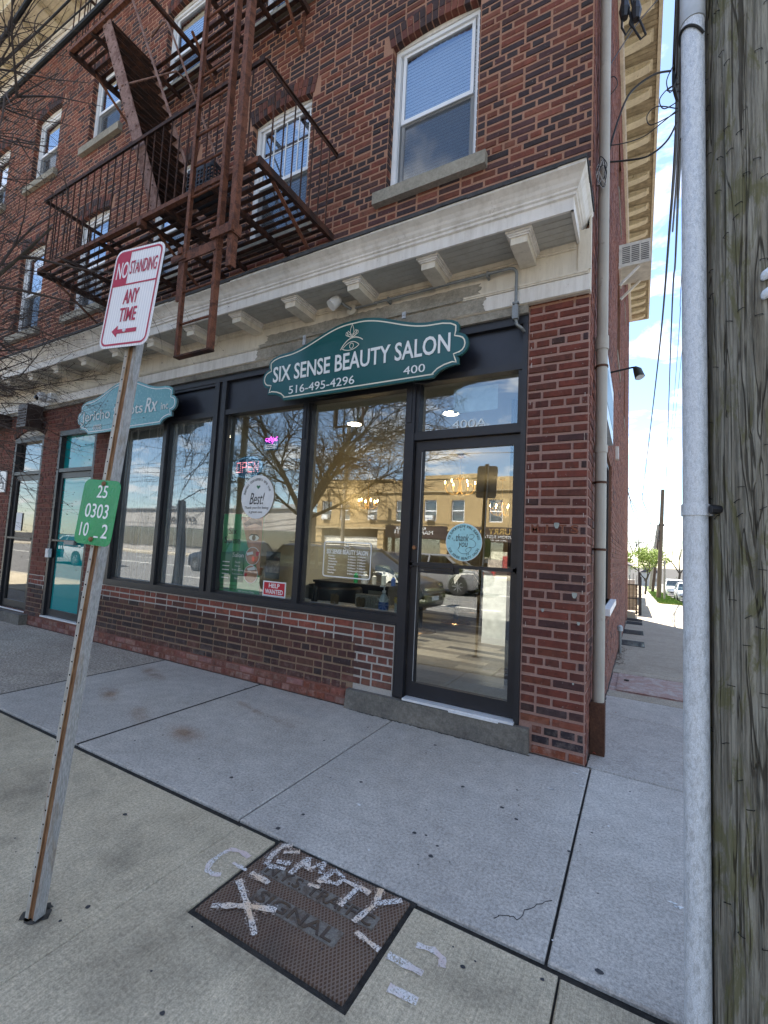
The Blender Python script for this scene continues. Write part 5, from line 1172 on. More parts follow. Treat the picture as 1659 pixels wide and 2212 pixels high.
def grate(ya, yb, lab):
    g = thing('pavement_grate', lab, 'grate', (0, (ya + yb) / 2, 0), group='black cellar grates along the side wall'); yc = (ya + yb) / 2
    def q(mb, x0, x1, y0, y1, z0, z1): mb.hexa([(x0, y0 - yc, z0 + gz(y0)), (x1, y0 - yc, z0 + gz(y0)), (x1, y1 - yc, z0 + gz(y1)), (x0, y1 - yc, z0 + gz(y1)), (x0, y0 - yc, z1 + gz(y0)), (x1, y0 - yc, z1 + gz(y0)), (x1, y1 - yc, z1 + gz(y1)), (x0, y1 - yc, z1 + gz(y1))])
    mb = MB(); q(mb, .0, .45, ya, yb, .001, .004); mb.build('pit_dark_sheet', dark_lens, g)  # black sheet on the paving paints the dark under the bars
    mb = MB()
    for k in range(19): x = .005 + k * .0243; q(mb, x, x + .006, ya, yb, .005, .014)
    for k in range(5): y = ya + (yb - ya) * k / 4.05; q(mb, 0, .45, y, y + .02, .0045, .0135)
    mb.build('grate_bar', simple('black_iron', (.025, .024, .026), .6) if 'black_iron' not in MATS else MATS['black_iron'], g, kind='stuff')
grate(6.95, 7.78, 'nearest black iron cellar grate in the side pavement, by the vent pipe'); grate(9.22, 10.18, 'middle black iron cellar grate in the side pavement'); grate(12.05, 13.0, 'third black iron cellar grate in the side pavement'); grate(13.35, 14.3, 'farthest black iron cellar grate, right in front of the side door step')
vp = thing('vent_pipe', 'short grey vent pipe with a pale cap standing against the side wall', 'pipe', (.05, 5.7, gz(5.7))); mb = MB(); mb.tube([(0, 0, 0), (0, 0, .42)], .025, 10); mb.build('pipe_length', grey_cond, vp); mb = MB(); mb.lathe([(.045, .40), (.045, .47), (.02, .5)], (0, 0, 0), 12); mb.build('cap', simple('pale_blue_cap', (.4, .45, .48), .5), vp)
sst = MB(); gslab(sst, .0, .25, 14.5, 15.6, -.05, .20); tag(sst.build('side_step', conc_side), 'concrete step at the far end of the side wall', 'step')
# litter of twigs at the wall foot
lt = MB()
for k in range(160):
    y = rp.uniform(4.4, 6.6); x = .015 + abs(rp.gauss(0, .06)); a = rp.uniform(0, 3.1); l = rp.uniform(.02, .07); z = gz(y) + .012
    lt.bar((x, y, z), (x + l * math.cos(a), y + l * math.sin(a), z + .004), .003, .003)
tag(lt.build('twig_litter', simple('dry_twig', (.10, .065, .04), .9), kind='stuff'), 'dry twigs and leaves gathered at the foot of the side wall', 'litter')
lv = MB()
for u, v, s in ((1283, 1628, .016), (1330, 1540, .008), (1272, 1610, .006)):
    p = at(u, v, z=0.004); lv.add([(p.x - s, p.y, .004), (p.x, p.y - s * .5, .012), (p.x + s, p.y, .005), (p.x, p.y + s * .5, .014)], [(0, 1, 2, 3)])
tag(lv.build('fallen_leaf', simple('red_leaf', (.3, .05, .03), .7)), 'few small red fallen leaves on the pavement by the downpipe', 'leaf')
# ================================================================== SALON INTERIOR
room = thing('salon_room', 'pale painted salon room with plank floor seen through the shop windows', 'room')
wall_in = simple('room_paint', (.36, .335, .27), .8, var=.06, scale=3); ceil_m = simple('ceiling_paint', (.4, .4, .38), .9, var=.04)
m = MB(); m.box(-6.5, -.32, 7.6, 7.65, .2, 3.02); m.build('back_wall', wall_in, room)
m = MB(); m.box(-.36, -.32, .31, 7.6, .2, 3.02); m.build('right_wall', wall_in, room)
m = MB(); m.box(-4.12, -4.02, .31, 7.6, .2, 3.02); m.build('partition', wall_in, room)
m = MB(); m.box(-6.5, -.32, .11, 7.6, 3.02, 3.06); m.build('ceiling', ceil_m, room)
m = MB(); m.box(-3.95, -1.6, .12, .46, .80, .86); m.build('window_shelf', plastic_w, room)
m = MB(); m.box(-6.0, -4.14, 1.2, 1.25, .2, 3.0); m.build('back_board', simple('grey_screen', (.34, .36, .36), .9), room)
m = MB(); m.box(-6.5, -.32, .31, 7.6, .12, .19); m.build('floor_base', dirt, room)
pl1 = [simple('plank_%s' % c, col, .35, var=.3, scale=3, stretch=(1.2, 12, 1), bump=.1) for c, col in (('a', (.14, .115, .09)), ('b', (.30, .26, .21)), ('c', (.065, .052, .042)))]
ri = random.Random(5); y = .32
while y < 5.2:
    x = -4.0 - ri.uniform(0, .9)
    while x < -.36:
        xe = min(x + .92, -.37); xs_ = max(x, -4.0)
        if xe - xs_ > .02: m = MB(); m.box(xs_ + .002, xe - .002, y, y + .148, .191, .2); m.build('plank', pl1[ri.randrange(3)], room)
        x += .92
    y += .15
m = MB(); m.box(-4.0, -.37, y, 7.6, .191, .2); m.build('floor_far', pl1[0], room)
m = MB(); m.box(-1.28, -.45, .16, .74, .2, .207); tag(m.build('door_mat', simple('mat_grey', (.22, .22, .21), .95, var=.2, scale=40)), 'grey door mat inside the salon door', 'mat')
# lamps that are lit in the photograph
warm = emit('lamp_disc', (1.0, .82, .58), 9.0); bulb_m = emit('candle_bulb', (1.0, .66, .30), 26.0)
for (x, y) in ((-2.82, 1.09), (-1.52, 1.08)):
    near = y < 1.2
    t = thing('downlight', {-2.82: 'lit round ceiling light seen through the window right of the poster', -1.52: 'lit round ceiling light seen through the glass above the door'}[x], 'light', (x, y, 3.0))
    m = MB(); m.lathe([(.085, 0), (.085, .015)], (0, 0, 0), 20); m.build('light_disc', warm, t); m = MB(); m.lathe([(.105, .0), (.1, .016)], (0, 0, .003), 20); m.build('trim_ring', plastic_w, t)
    ld = bpy.data.lights.new('downlight_lamp', 'SPOT'); ld.energy = 95; ld.color = (1, .92, .8); ld.spot_size = R(84); ld.spot_blend = .7; ld.shadow_soft_size = .08
    lo = bpy.data.objects.new('downlight_lamp', ld); C.objects.link(lo); lo.parent = t; lo.location = (0, 0, -.03); lo.rotation_euler = (R(34), 0, 0)
gold = simple('gilt_metal', (.55, .36, .13), .3, .9, .1)
def chandelier(x, y, z, s, lab, nb=6):
    t = thing('chandelier', lab, 'chandelier', (x, y, z)); m = MB(); m.lathe([(.05 * s, (3.0 - z) - .0), (.07 * s, (3.0 - z) - .03), (.01, (3.0 - z) - .05)], (0, 0, 0), 12); m.tube([(0, 0, 0), (0, 0, 3.0 - z)], .006, 6); m.build('canopy', gold, t)
    m = MB(); m.lathe([(.0, -.16 * s), (.02 * s, -.13 * s), (.05 * s, -.08 * s), (.03 * s, 0), (.015 * s, .08 * s), (.035 * s, .15 * s), (.01, .2 * s)], (0, 0, 0), 12)
    me = MB(); me.lathe([(.0, -.0), (.006, .012), (.008, .03), (.0, .055)], (0, 0, 0), 8); me = me.mesh('bulb', bulb_m, True)
    m.build('stem', gold, t, True); cr_ = MB(); am = MB()
    for k in range(nb):
        a = 6.283 * k / nb + .3; cx, cy = math.cos(a), math.sin(a); r = .235 * s
        am = MB(); am.tube([(0, 0, -.05 * s), (cx * r * .4, cy * r * .4, -.12 * s), (cx * r * .8, cy * r * .8, -.09 * s), (cx * r, cy * r, -.02 * s)], .006, 6); am.lathe([(.03 * s, -.02 * s), (.01, -.03 * s)], (cx * r, cy * r, 0), 8); am.tube([(cx * r, cy * r, -.02 * s), (cx * r, cy * r, .05 * s)], .009, 8); am.build('arm', gold, t)
        am = MB(); am.tube([(cx * r, cy * r, -.02 * s), (cx * r * .6, cy * r * .6, .09 * s), (0, 0, .18 * s)], .003, 4); am.build('bead_string', gold, t)
        link('bulb', me, t, None, (cx * r, cy * r, .05 * s))
        for q in range(3): cr_.lathe([(0, -.02), (.006, -.008), (0, .004)], (cx * r + ri.uniform(-.03, .03), cy * r + ri.uniform(-.03, .03), -.04 * s - .02 * q), 5)
    cr_.build('crystal_drop', simple('crystal', (.8, .75, .6), .1) if 'crystal' not in MATS else MATS['crystal'], t, kind='stuff')
    ld = bpy.data.lights.new('chandelier_lamp', 'POINT'); ld.energy = 3.5 * s * s; ld.color = (1, .68, .34); ld.shadow_soft_size = .2; lo = bpy.data.objects.new('chandelier_lamp', ld); C.objects.link(lo); lo.parent = t; lo.location = (0, 0, .05)
chandelier(-2.15, 3.2, 2.48, 1.0, 'gilt candle chandelier nearest the salon door, seen at its upper glass'); chandelier(-2.1, 5.6, 2.36, 1.0, 'gilt candle chandelier farther back, seen at the right of the door glass'); chandelier(-3.72, 3.0, 2.2, .7, 'small gilt chandelier seen through the window beside the hours lettering')
# counter
co = thing('reception_counter', 'white reception counter with black top inside the salon door', 'counter', (-1.28, 3.1, .2)); m = MB(); m.box(-.32, .8, -.3, .3, .0, .99); m.build('front_panel', simple('counter_white', (.85, .88, .88), .5), co)
m = MB(); m.box(-.36, .8, -.34, .34, .99, 1.03); m.build('counter_top', plastic_k, co); m = MB(); m.box(-.325, .8, -.306, -.3, .0, .09); m.build('skirting', plastic_w, co)
bsk = thing('gift_boxes', 'patterned boxes and tins piled on the counter top', 'boxes', (-1.38, 2.95, 1.23)); pb = [simple('box_print_%s' % n, c, .5, var=.5, scale=30) for n, c in (('a', (.5, .42, .38)), ('b', (.45, .08, .08)), ('c', (.6, .58, .5)))]
for i, (a, b, c_, d, h0, h1) in enumerate(((-.18, .02, -.1, .1, 0, .14), (.03, .2, -.1, .1, 0, .2), (-.14, .1, -.08, .08, .141, .26), (.12, .18, -.06, .06, .2, .26))): m = MB(); m.box(a, b, c_, d, h0, h1); m.build('box', pb[i % 3], bsk)
# treatment chairs
olive = simple('olive_leather', (.055, .065, .04), .35, var=.15); towel = simple('white_towel', (.62, .62, .62), .9, bump=.4, bd=.02)
def salon_chair(x, y, lab, rz):
    t = thing('salon_chair', lab, 'chair', (x, y, .2), rz, 'reclined salon chairs'); m = MB(); m.lathe([(.27, .0), (.26, .02), (.12, .045), (.05, .07)], (0, 0, 0), 24); m.build('base', simple('brass_base', (.22, .13, .06), .25, .8) if 'brass_base' not in MATS else MATS['brass_base'], t, True)
    m = MB(); m.tube([(0, 0, .05), (0, 0, .42)], .045, 14); m.build('column', plastic_k, t, True)
    def cushion(nm, c, sx, sy, sz, rot, mt=olive):
        m = MB(); m.box(-sx, sx, -sy, sy, -sz, sz); me = m.mesh(nm, mt); bm = bmesh.new(); bm.from_mesh(me); bmesh.ops.bevel(bm, geom=bm.edges[:], offset=min(sx, sy, sz) * .55, segments=3, affect='EDGES'); bm.to_mesh(me); bm.free(); me.shade_smooth()
        o = link(nm, me, t, None, c); o.rotation_euler = rot
    cushion('seat', (.0, 0, .48), .27, .28, .07, (0, 0, 0)); cushion('backrest', (-.42, 0, .70), .32, .25, .06, (0, R(35), 0)); cushion('leg_rest', (.42, 0, .42), .2, .24, .05, (0, R(25), 0)); cushion('headrest', (-.78, 0, .93), .1, .14, .045, (0, R(35), 0))
    for s in (-1, 1): cushion('armrest', (-.02, s * .31, .66), .22, .035, .03, (0, 0, 0))
    m = MB(); mx_ = 6
    for i in range(mx_):
        for j in range(4): f = lambda i, j: (-.92 + i * .06, -.2 + j * .1, .955 - abs(i - 2) * .03 + .015 * math.sin(i * 2 + j) - (.14 if j in (0, 4) else 0)); m.quad(f(i, j), f(i + 1, j), f(i + 1, j + 1), f(i, j + 1))
    m.build('towel', towel, t)
salon_chair(-2.66, 3.0, 'green salon chair with towel at the left inside the door glass, nearest the window', R(70)); salon_chair(-2.52, 4.25, 'green salon chair farther in, its brass base in the middle of the door glass', R(120)); salon_chair(-2.75, 6.0, 'farthest green salon chair behind the other two', R(100))
# black table with drawers, things on it
tb = thing('dressing_table', 'black wooden table with woven drawers by the salon window', 'table', (-3.1, 1.6, .2)); m = MB(); m.box(-.42, .75, -.25, .25, .76, .79); m.build('table_top', plastic_k, tb)
m = MB(); m.box(-.40, .73, -.23, .23, .55, .76); m.build('apron', plastic_k, tb)
for x in (-.40, .14, .68):
    for y in (-.23, .18): m = MB(); m.box(x, x + .05, y, y + .05, 0, .55); m.build('leg', plastic_k, tb)
for x in (-.3, .12, .45): m = MB(); m.box(x, x + .2, -.236, -.231, .6, .72); m.build('drawer', simple('wicker_front', (.3, .26, .2), .9) if 'wicker_front' not in MATS else MATS['wicker_front'], tb)
bt = [('green_bottle', (.02, .3, .1), .03, .13), ('white_jar', (.6, .6, .6), .05, .13), ('white_cup', (.65, .64, .6), .03, .12), ('clear_bottle', (.5, .55, .55), .03, .15), ('blue_bottle', (.05, .1, .3), .03, .11)]
for i, (n, c, r, h) in enumerate(bt):
    x = -2.93 + i * .14; t = thing(n, {'green_bottle': 'green pump bottle on the black table', 'white_jar': 'round white jar on the black table', 'white_cup': 'stack of pale cups on the black table', 'clear_bottle': 'clear bottle on the black table beside the jar', 'blue_bottle': 'blue bottle at the end of the black table'}[n], 'bottle' if 'bottle' in n else n.split('_')[1], (x, 1.50, .99)); m = MB(); m.lathe([(r, 0), (r, h * .8), (r * .4, h * .9), (r * .4, h)], (0, 0, 0), 14); m.build('container', simple(n + '_m', c, .3), t, True)
    if 'cup' not in n: m = MB(); m.lathe([(r * .5, h), (r * .5, h + .02), (0, h + .021)], (0, 0, 0), 10); m.build('cap', plastic_w, t)
# window shelf: sanitiser, baskets, umbrella, flower
hsn = thing('hand_sanitiser', 'clear pump bottle with blue label on the salon window shelf', 'bottle', (-1.78, .20, .86)); m = MB(); m.lathe([(.045, 0), (.048, .02), (.048, .11), (.03, .15), (.016, .165), (.016, .175)], (0, 0, 0), 16); m.build('bottle_body', simple('clear_gel', (.5, .56, .58), .15), hsn, True)
m = MB(); m.lathe([(.049, .02), (.049, .09)], (0, 0, 0), 16); m.build('label_band', simple('label_blue', (.02, .09, .35), .4), hsn); m = MB(); m.lathe([(.018, .175), (.018, .195), (.006, .2), (.006, .23)], (0, 0, 0), 10); m.box(-.045, .012, -.008, .008, .228, .24); m.build('pump', plastic_w, hsn)
for i, (x, lab) in enumerate(((-2.36, 'twig wrapped candle pot on a white saucer, left one on the shelf'), (-2.05, 'twig wrapped candle pot on a white saucer beside the woven basket'))):
    t = thing('candle_pot', lab, 'pot', (x, .22, .86)); m = MB(); m.lathe([(.06, 0), (.065, .012)], (0, 0, 0), 16); m.build('saucer', plastic_w, t)
    m = MB()
    for k in range(16): a = 6.283 * k / 16; m.tube([(.036 * math.cos(a), .036 * math.sin(a), .012), (.038 * math.cos(a + .1), .038 * math.sin(a + .1), .09 + ri.uniform(0, .02))], .006, 5)
    m.build('pot_wall', simple('twig_bark', (.16, .11, .06), .9) if 'twig_bark' not in MATS else MATS['twig_bark'], t)
bk2 = thing('woven_basket', 'grey woven basket on the window shelf behind the candle pots', 'basket', (-2.02, .38, .86)); m = MB()
for k in range(11):
    for j in range(4): x = -.15 + k * .03; z = .005 + j * .03; m.box(x, x + .022, -.062 - (.004 if (k + j) % 2 else 0), -.05, z, z + .026)
m.box(-.16, .18, -.05, .05, 0, .12); m.build('weave', simple('weave_grey', (.32, .30, .26), .9, var=.4, scale=60), bk2)
blk = thing('black_chair_back', 'black curved chair back showing above the window shelf', 'chair', (-2.75, .75, .2)); m = MB(); m.lathe([(.33, .55), (.35, .60), (.33, .78), (.30, .80), (.28, .6)], (0, 0, 0), 24); m.build('backrest', plastic_k, blk, True); m = MB(); m.lathe([(.26, .0), (.05, .06), (.05, .45), (.3, .5), (.3, .56)], (0, 0, 0), 20); m.build('base', plastic_k, blk, True)
um = thing('black_ornament', 'upright black twin pointed ornament standing on the window shelf', 'ornament', (-2.60, .2, .86)); m = MB(); m.tube([(-.018, 0, 0), (-.022, 0, .12), (-.014, 0, .19)], [.018, .02, .004], 8); m.tube([(.018, 0, 0), (.024, 0, .12), (.016, 0, .185)], [.018, .02, .004], 8); m.build('figure', plastic_k, um, True)
fl_ = thing('flower_vase', 'clear square vase with a yellow flower at the right end of the window shelf', 'vase', (-1.63, .22, .86)); m = MB(); m.box(-.03, .03, -.03, .03, 0, .14); m.build('vase_body', simple('vase_glass', (.5, .52, .5), .1), fl_)
m = MB()
for k in range(8): a = 6.283 * k / 8; m.add([(0, -.035, .12), (.03 * math.cos(a - .25), -.037, .12 + .03 * math.sin(a - .25)), (.034 * math.cos(a), -.04, .12 + .034 * math.sin(a)), (.03 * math.cos(a + .25), -.037, .12 + .03 * math.sin(a + .25))], [(0, 1, 2, 3)])
m.build('petals', simple('yellow_petal', (.7, .45, .01), .6), fl_)
# ================================================================== STUCK ON THE GLASS
YG = .088
def on_glass(nm, lab, cat, x, z, y=YG): return thing(nm, lab, cat, (x, y, z))
ps = on_glass('salon_poster', 'tall green salon poster with an eye photo curling at the window bottom', 'poster', -3.595, .80); W = .32
m = MB(); n = 24; cols = []
for i in range(n):
    for j in range(8):
        def f(i, j): z = .965 * i / n; x = -W + 2 * W * j / 8; cu = max(0, .10 - z) * (1 + .3 * math.sin(j)); return (x - (.03 if z < .35 else 0) * (1 - z / .35) * (1 if j < 4 else 0), .006 + .010 * math.sin(j * 1.1 + i * .2) + cu * .4, z)
        m.quad(f(i, j), f(i, j + 1), f(i + 1, j + 1), f(i + 1, j))
m.build('poster_sheet', poster_green, ps, True)
yp = -.006
m = MB(); m.prism([(-.02, .93), (W, .93), (W, .28), (.23, .45), (.12, .60)], yp, yp + .001); m.build('face_photo', skin, ps)
def disc(par, x, z, rx, rz, y, mat, nm, n=28, th=.0006): m = MB(); m.prism([(x + rx * math.cos(6.283 * k / n), z + rz * math.sin(6.283 * k / n)) for k in range(n)], y, y + th); return m.build(nm, mat, par)
m = MB(); m.prism([(.03, .86), (.14, .92), (.30, .89), (.31, .83), (.2, .86), (.07, .82)], yp - .001, yp); m.build('brow', simple('dark_hair', (.04, .02, .015), .7), ps)
disc(ps, .2, .70, .075, .032, yp - .001, plastic_w, 'eye_white'); disc(ps, .2, .70, .028, .03, yp - .002, simple('iris_brown', (.06, .035, .025), .4), 'iris'); m = MB(); m.prism([(.11, .705), (.16, .745), (.25, .74), (.29, .7), (.25, .725), (.16, .73)], yp - .003, yp - .002); m.build('lash', black_ink, ps)
for x, z in ((.20, .50), (.19, .30)):
    disc(ps, x, z, .105, .10, yp - .001, paper, 'photo_rim'); disc(ps, x, z, .098, .093, yp - .002, skin, 'photo_disc')
m = MB(); m.prism([(.11, .53), (.2, .55), (.21, .52), (.12, .50)], yp - .003, yp - .002); m.prism([(.13, .36), (.24, .385), (.26, .35), (.15, .335)], yp - .003, yp - .002); m.build('cloth_strip', paper, ps)
m = MB(); m.prism([(.245, .55), (.30, .55), (.28, .5), (.25, .51)], yp - .003, yp - .002); m.prism([(.1, .3), (.14, .31), (.13, .27), (.1, .27)], yp - .003, yp - .002); m.build('red_glove', red_ink, ps)
m = MB(); m.prism([(-W, .52), (.06, .55), (.08, .20), (-W, .18)], yp + .0005, yp + .001); m.build('dark_panel', poster_dark, ps)
for s, x, z, w_, h_, mt in (('Six', -.13, .77, .13, .075, black_ink), ('Sense', -.13, .665, .25, .075, black_ink), ('Salon', -.02, .50, .17, .05, paper), ('Eyebrow loyalty card', -.16, .155, .26, .022, black_ink), ('Get 4 Eyebrow - 5th Free', -.16, .115, .27, .022, black_ink), ('400 Jericho Tpke', .14, .10, .24, .024, paper), ('New Hyde Park', .11, .06, .2, .024, paper), ('NY 11040', .05, .02, .13, .024, paper), ('516-495-4296', .15, -.0, .0, 0, paper)):
    if w_: letter(s, x, yp - .002, z, w_, h_, mt, ps, depth=.0005)
letter('516-495-4296', .17, yp - .002, .032 - .02, .22, .028, paper, ps, depth=.0005)
for k, s in enumerate(('Facial', 'Makeup', 'Bridal make-up', 'Party make-up', 'Henna')): letter(s, -.03 + .005 * len(s) * .3, yp - .002, .42 - k * .045, .013 * len(s), .024, paper, ps, depth=.0005); m = MB(); m.box(-.26, -.15, yp - .0025, yp - .0015, .41 - k * .045, .42 - k * .045); m.build('list_line', paper, ps)
bs = on_glass('round_window_card', 'round white handwritten card reading repeat customers are the best', 'card', -3.378, 1.957, .072); disc(bs, 0, 0, .245, .245, -.002, paper, 'card_disc')
def arc_text(s, r, a0, a1, h, par, mat, y=-.004, flip=False, nm='lettering'):
    its = []; n = len(s)
    for i, ch in enumerate(s):
        if ch == ' ': continue
        a = R(a0 + (a1 - a0) * i / (n - 1)); me = text_mesh(ch, None, h if ch.isupper() or not ch.islower() else h * .8, depth=.0006, mat=mat)
        rot = (math.pi / 2 - a) if not flip else (-math.pi / 2 - a)
        its.append((me, Matrix.Translation((r * math.cos(a), y, r * math.sin(a))) @ Matrix.Rotation(rot, 4, 'Y')))
    return link(nm, join_meshes(its, nm, mat), par)
arc_text('Repeat customers are the', .195, 168, 22, .032, bs, black_ink)
letter('Best!', .0, -.004, -.02, .22, .13, black_ink, bs, depth=.0006, shear=.3); letter('Thank you for being', .0, -.004, -.125, .36, .035, black_ink, bs, depth=.0006, shear=.2); letter('a great one', -.01, -.004, -.175, .2, .03, black_ink, bs, depth=.0006, shear=.2)
m = MB(); m.prism([(.01, .085), (-.018, .115), (-.008, .13), (.01, .118), (.028, .13), (.038, .115)], -.004, -.003); m.build('heart', poster_dark, bs)
op = on_glass('open_sign', 'oval blue LED open sign glowing pale red in the salon window', 'sign', -3.62, 2.31, .12); disc(op, 0, 0, .245, .13, 0, simple('sign_blue_film', (.05, .22, .42), .3), 'sign_oval', th=.01)
led_r = emit('led_red', (1.0, .3, .35), .7); led_b = emit('led_blue', (.45, .75, 1.0), .45); led_p = emit('led_pink', (1.0, .08, .8), 2.0)
seg = {'O': [(0, 0, 0, 1), (0, 1, 1, 1), (1, 1, 1, 0), (1, 0, 0, 0)], 'P': [(0, 0, 0, 1), (0, 1, 1, 1), (1, 1, 1, .5), (1, .5, 0, .5)], 'E': [(0, 0, 0, 1), (0, 1, 1, 1), (0, .5, .8, .5), (0, 0, 1, 0)], 'N': [(0, 0, 0, 1), (0, 1, 1, 0), (1, 0, 1, 1)]}
m = MB()
for i, ch in enumerate('OPEN'):
    for a, b, c_, d in seg[ch]:
        k = 5
        for q in range(k + 1): t = q / k; m.lathe([(.0055, 0), (.0, -.004)], (-.165 + i * .092 + (a + (c_ - a) * t) * .06, -.002, -.055 + (b + (d - b) * t) * .11), 6, 'Y')
m.build('led_letters', led_r, op)
m = MB()
for k in range(46): a = 6.283 * k / 46; m.lathe([(.004, 0), (.0, -.003)], (.228 * math.cos(a), -.002, .115 * math.sin(a)), 5, 'Y')
m.build('led_rim', led_b, op)
pk = on_glass('pink_led_sign', 'small pink LED manicure sign hanging in the upper salon window', 'sign', -3.275, 2.57, .12); m = MB(); m.box(-.10, .10, 0, .008, -.08, .06); m.build('sign_board', MATS['sign_blue_film'], pk)
m = MB()
for k in range(60): m.lathe([(.005, 0), (.0, -.004)], (ri.uniform(-.09, .09), -.002, .035 + ri.gauss(0, .017)), 5, 'Y')
m.build('led_pink', led_p, pk)
m = MB()
for r_ in range(3):
    for k in range(11): m.lathe([(.0035, 0), (.0, -.003)], (-.08 + k * .016, -.002, -.02 - r_ * .02), 5, 'Y')
m.build('led_row', emit('led_white', (1, .8, .8), .8), pk)
fy = on_glass('flyer', 'dark grey flyer taped in the window above the help wanted sign', 'flyer', -3.10, 1.215); m = MB(); m.box(-.1, .1, 0, .001, -.145, .145); m.build('sheet', simple('flyer_dark', (.06, .06, .06), .5), fy); m = MB(); m.box(-.095, .095, -.001, 0, -.08, .05); m.build('photo', simple('flyer_photo', (.35, .26, .2), .5, var=.6, scale=25), fy)
hw_ = on_glass('help_wanted_sign', 'red and white help wanted card low in the salon window', 'sign', -3.043, .922, .074); m = MB(); m.box(-.16, .16, 0, .001, -.125, .125); m.build('card', paper, hw_)
m = MB(); m.box(-.145, .145, -.001, 0, -.02, .112); m.build('red_field', red_ink, hw_); m = MB(); m.box(-.145, .145, -.001, 0, -.105, -.024); m.build('write_field', simple('pale_blue_paper', (.5, .58, .62), .6), hw_)
letter('HELP', 0, -.0015, .079, .15, .045, paper, hw_, depth=.0006, bold=.02); letter('WANTED', 0, -.0015, .016, .25, .05, paper, hw_, depth=.0006, bold=.02); letter('516-495-4296', 0, -.0015, -.062, .24, .035, grey_cond, hw_, depth=.0004, shear=.3)
hr = on_glass('hours_lettering', 'white vinyl opening hours lettering in a rounded outline on the right window', 'lettering', -2.145, 1.325, .074)
m = MB(); ring2(m, rounded(.555, .35, .03), rounded(.535, .33, .022), -.0005); m.build('outline', white_ink, hr)
letter('SIX SENSE BEAUTY SALON', .0, -.001, .075, .48, .046, white_ink, hr, depth=.0005, bold=.02)
for k, dname in enumerate(('Monday', 'Tuesday', 'Wednesday', 'Thursday', 'Friday', 'Saturday', 'Sunday')):
    z = .032 - k * .0275; letter(dname, -.21 + .0052 * len(dname), -.001, z, .0125 * len(dname), .02, white_ink, hr, depth=.0004, bold=.02); letter('9:30am  7:30pm', .115, -.001, z, .2, .019, white_ink, hr, depth=.0004, bold=.02)
m = MB(); stroke(m, cub([(-.04, .115), (-.015, .135), (.015, .135), (.04, .118)]), .003, -.0008); stroke(m, cub([(-.035, .115), (-.015, .10), (.02, .10), (.035, .116)]), .003, -.0008)
for dx_ in (-.02, 0, .02): stroke(m, [(dx_ * .3, .132), (dx_, .158 - abs(dx_) * .4)], .005, -.0008)
m.build('emblem', white_ink, hr)
ty = on_glass('thank_you_sticker', 'round pale blue thank you sticker on the salon door glass', 'sticker', -.960, 1.539, .053); disc(ty, 0, 0, .156, .156, 0, aqua_sticker, 'sticker_disc'); disc(ty, 0, 0, .160, .160, .0008, paper, 'sticker_rim')
arc_text('FOR SUPPORTING MY SMALL BUSINESS', .134, 168, 12, .020, ty, black_ink, -.001); arc_text('SIX SENSE BEAUTY SALON', .136, 205, 335, .020, ty, black_ink, -.001, True)
letter('thank', -.012, -.001, .038, .115, .062, black_ink, ty, depth=.0005, shear=.25); letter('you', -.005, -.001, -.03, .085, .055, black_ink, ty, depth=.0005, shear=.25)
m = MB(); stroke(m, cub([(.045, .06), (.11, .09), (.10, .02), (.05, .03)]) + cub([(.05, .03), (.13, .02), (.12, -.06), (.05, -.04)]), .003, -.001); stroke(m, cub([(-.05, -.06), (-.03, -.12), (.06, -.10), (.07, -.05)]) + cub([(.07, -.05), (.05, -.03), (.0, -.06), (.03, -.08)]), .003, -.001)
for x, z in ((-.1, .02), (-.085, .005), (.03, -.11), (.045, -.105), (-.03, .095), (.0, .1), (.1, .07)): stroke(m, [(x, z), (x + .006, z + .01), (x, z + .016), (x - .004, z + .006)], .003, -.001)
m.build('flourish', black_ink, ty)
letter('400A', -.955, .072, 2.565, .31, .075, simple('etched_white', (.75, .85, .9), .6), None, depth=.0006, name='door_number'); tag([o for o in C.objects if o.name.startswith('door_number')][0], 'etched pale number 400A on the glass above the salon door', 'number')
lcard = on_glass('white_card', 'blank white card inside the glass above the salon door', 'card', -.93, 2.80, .14); m = MB(); m.box(-.20, .20, 0, .003, -.11, .11); m.build('sheet', simple('card_blue_white', (.55, .63, .68), .6), lcard)

# ================================================================== WIRES
def wire(nm, lab, pts, r, mt=None, grp=None, n=6):
    P = [Vector(p) for p in pts]; Q = []
    for i in range(len(P) - 1):
        p0, p1, p2, p3 = P[max(i - 1, 0)], P[i], P[i + 1], P[min(i + 2, len(P) - 1)]
        for k in range(7):
            t = k / 7; Q.append(.5 * ((2 * p1) + (p2 - p0) * t + (2 * p0 - 5 * p1 + 4 * p2 - p3) * t * t + (3 * p1 - p0 - 3 * p2 + p3) * t ** 3))
    Q.append(P[-1]); mb = MB(); mb.tube(Q, r, n); return tag(mb.build(nm, mt or wire_m, smooth=True), lab, 'cable', grp)
def U(u, v, y): return at(u, v, y=y)
G1 = 'cables strung along the side street'
wire('overhead_cable', 'thick black cable bundle hanging along the side street beside the riser pipe', [U(1474, -40, -1.3), U(1466, 160, -.2), U(1459, 330, 1.5), U(1446, 500, 4), U(1428, 720, 8), U(1408, 900, 15), U(1389, 1060, 30)], .017, grp=None)
wire('overhead_cable', 'black cable lashed to the left side of the thick bundle', [U(1466, -40, -1.3), U(1457, 130, -.3), U(1456, 185, -.2), U(1463, 215, -.1)], .012); wire('overhead_cable', 'black cable lashed to the right side of the thick bundle', [U(1482, -40, -1.3), U(1474, 120, -.5), U(1466, 330, 1.2), U(1453, 500, 4)], .012)
wire('overhead_cable', 'black cable looping down from the thick bundle towards the far pole', [U(1472, 300, -.2), U(1465, 420, 1), U(1459, 560, 3), U(1447, 800, 8), U(1439, 1060, 40)], .011)
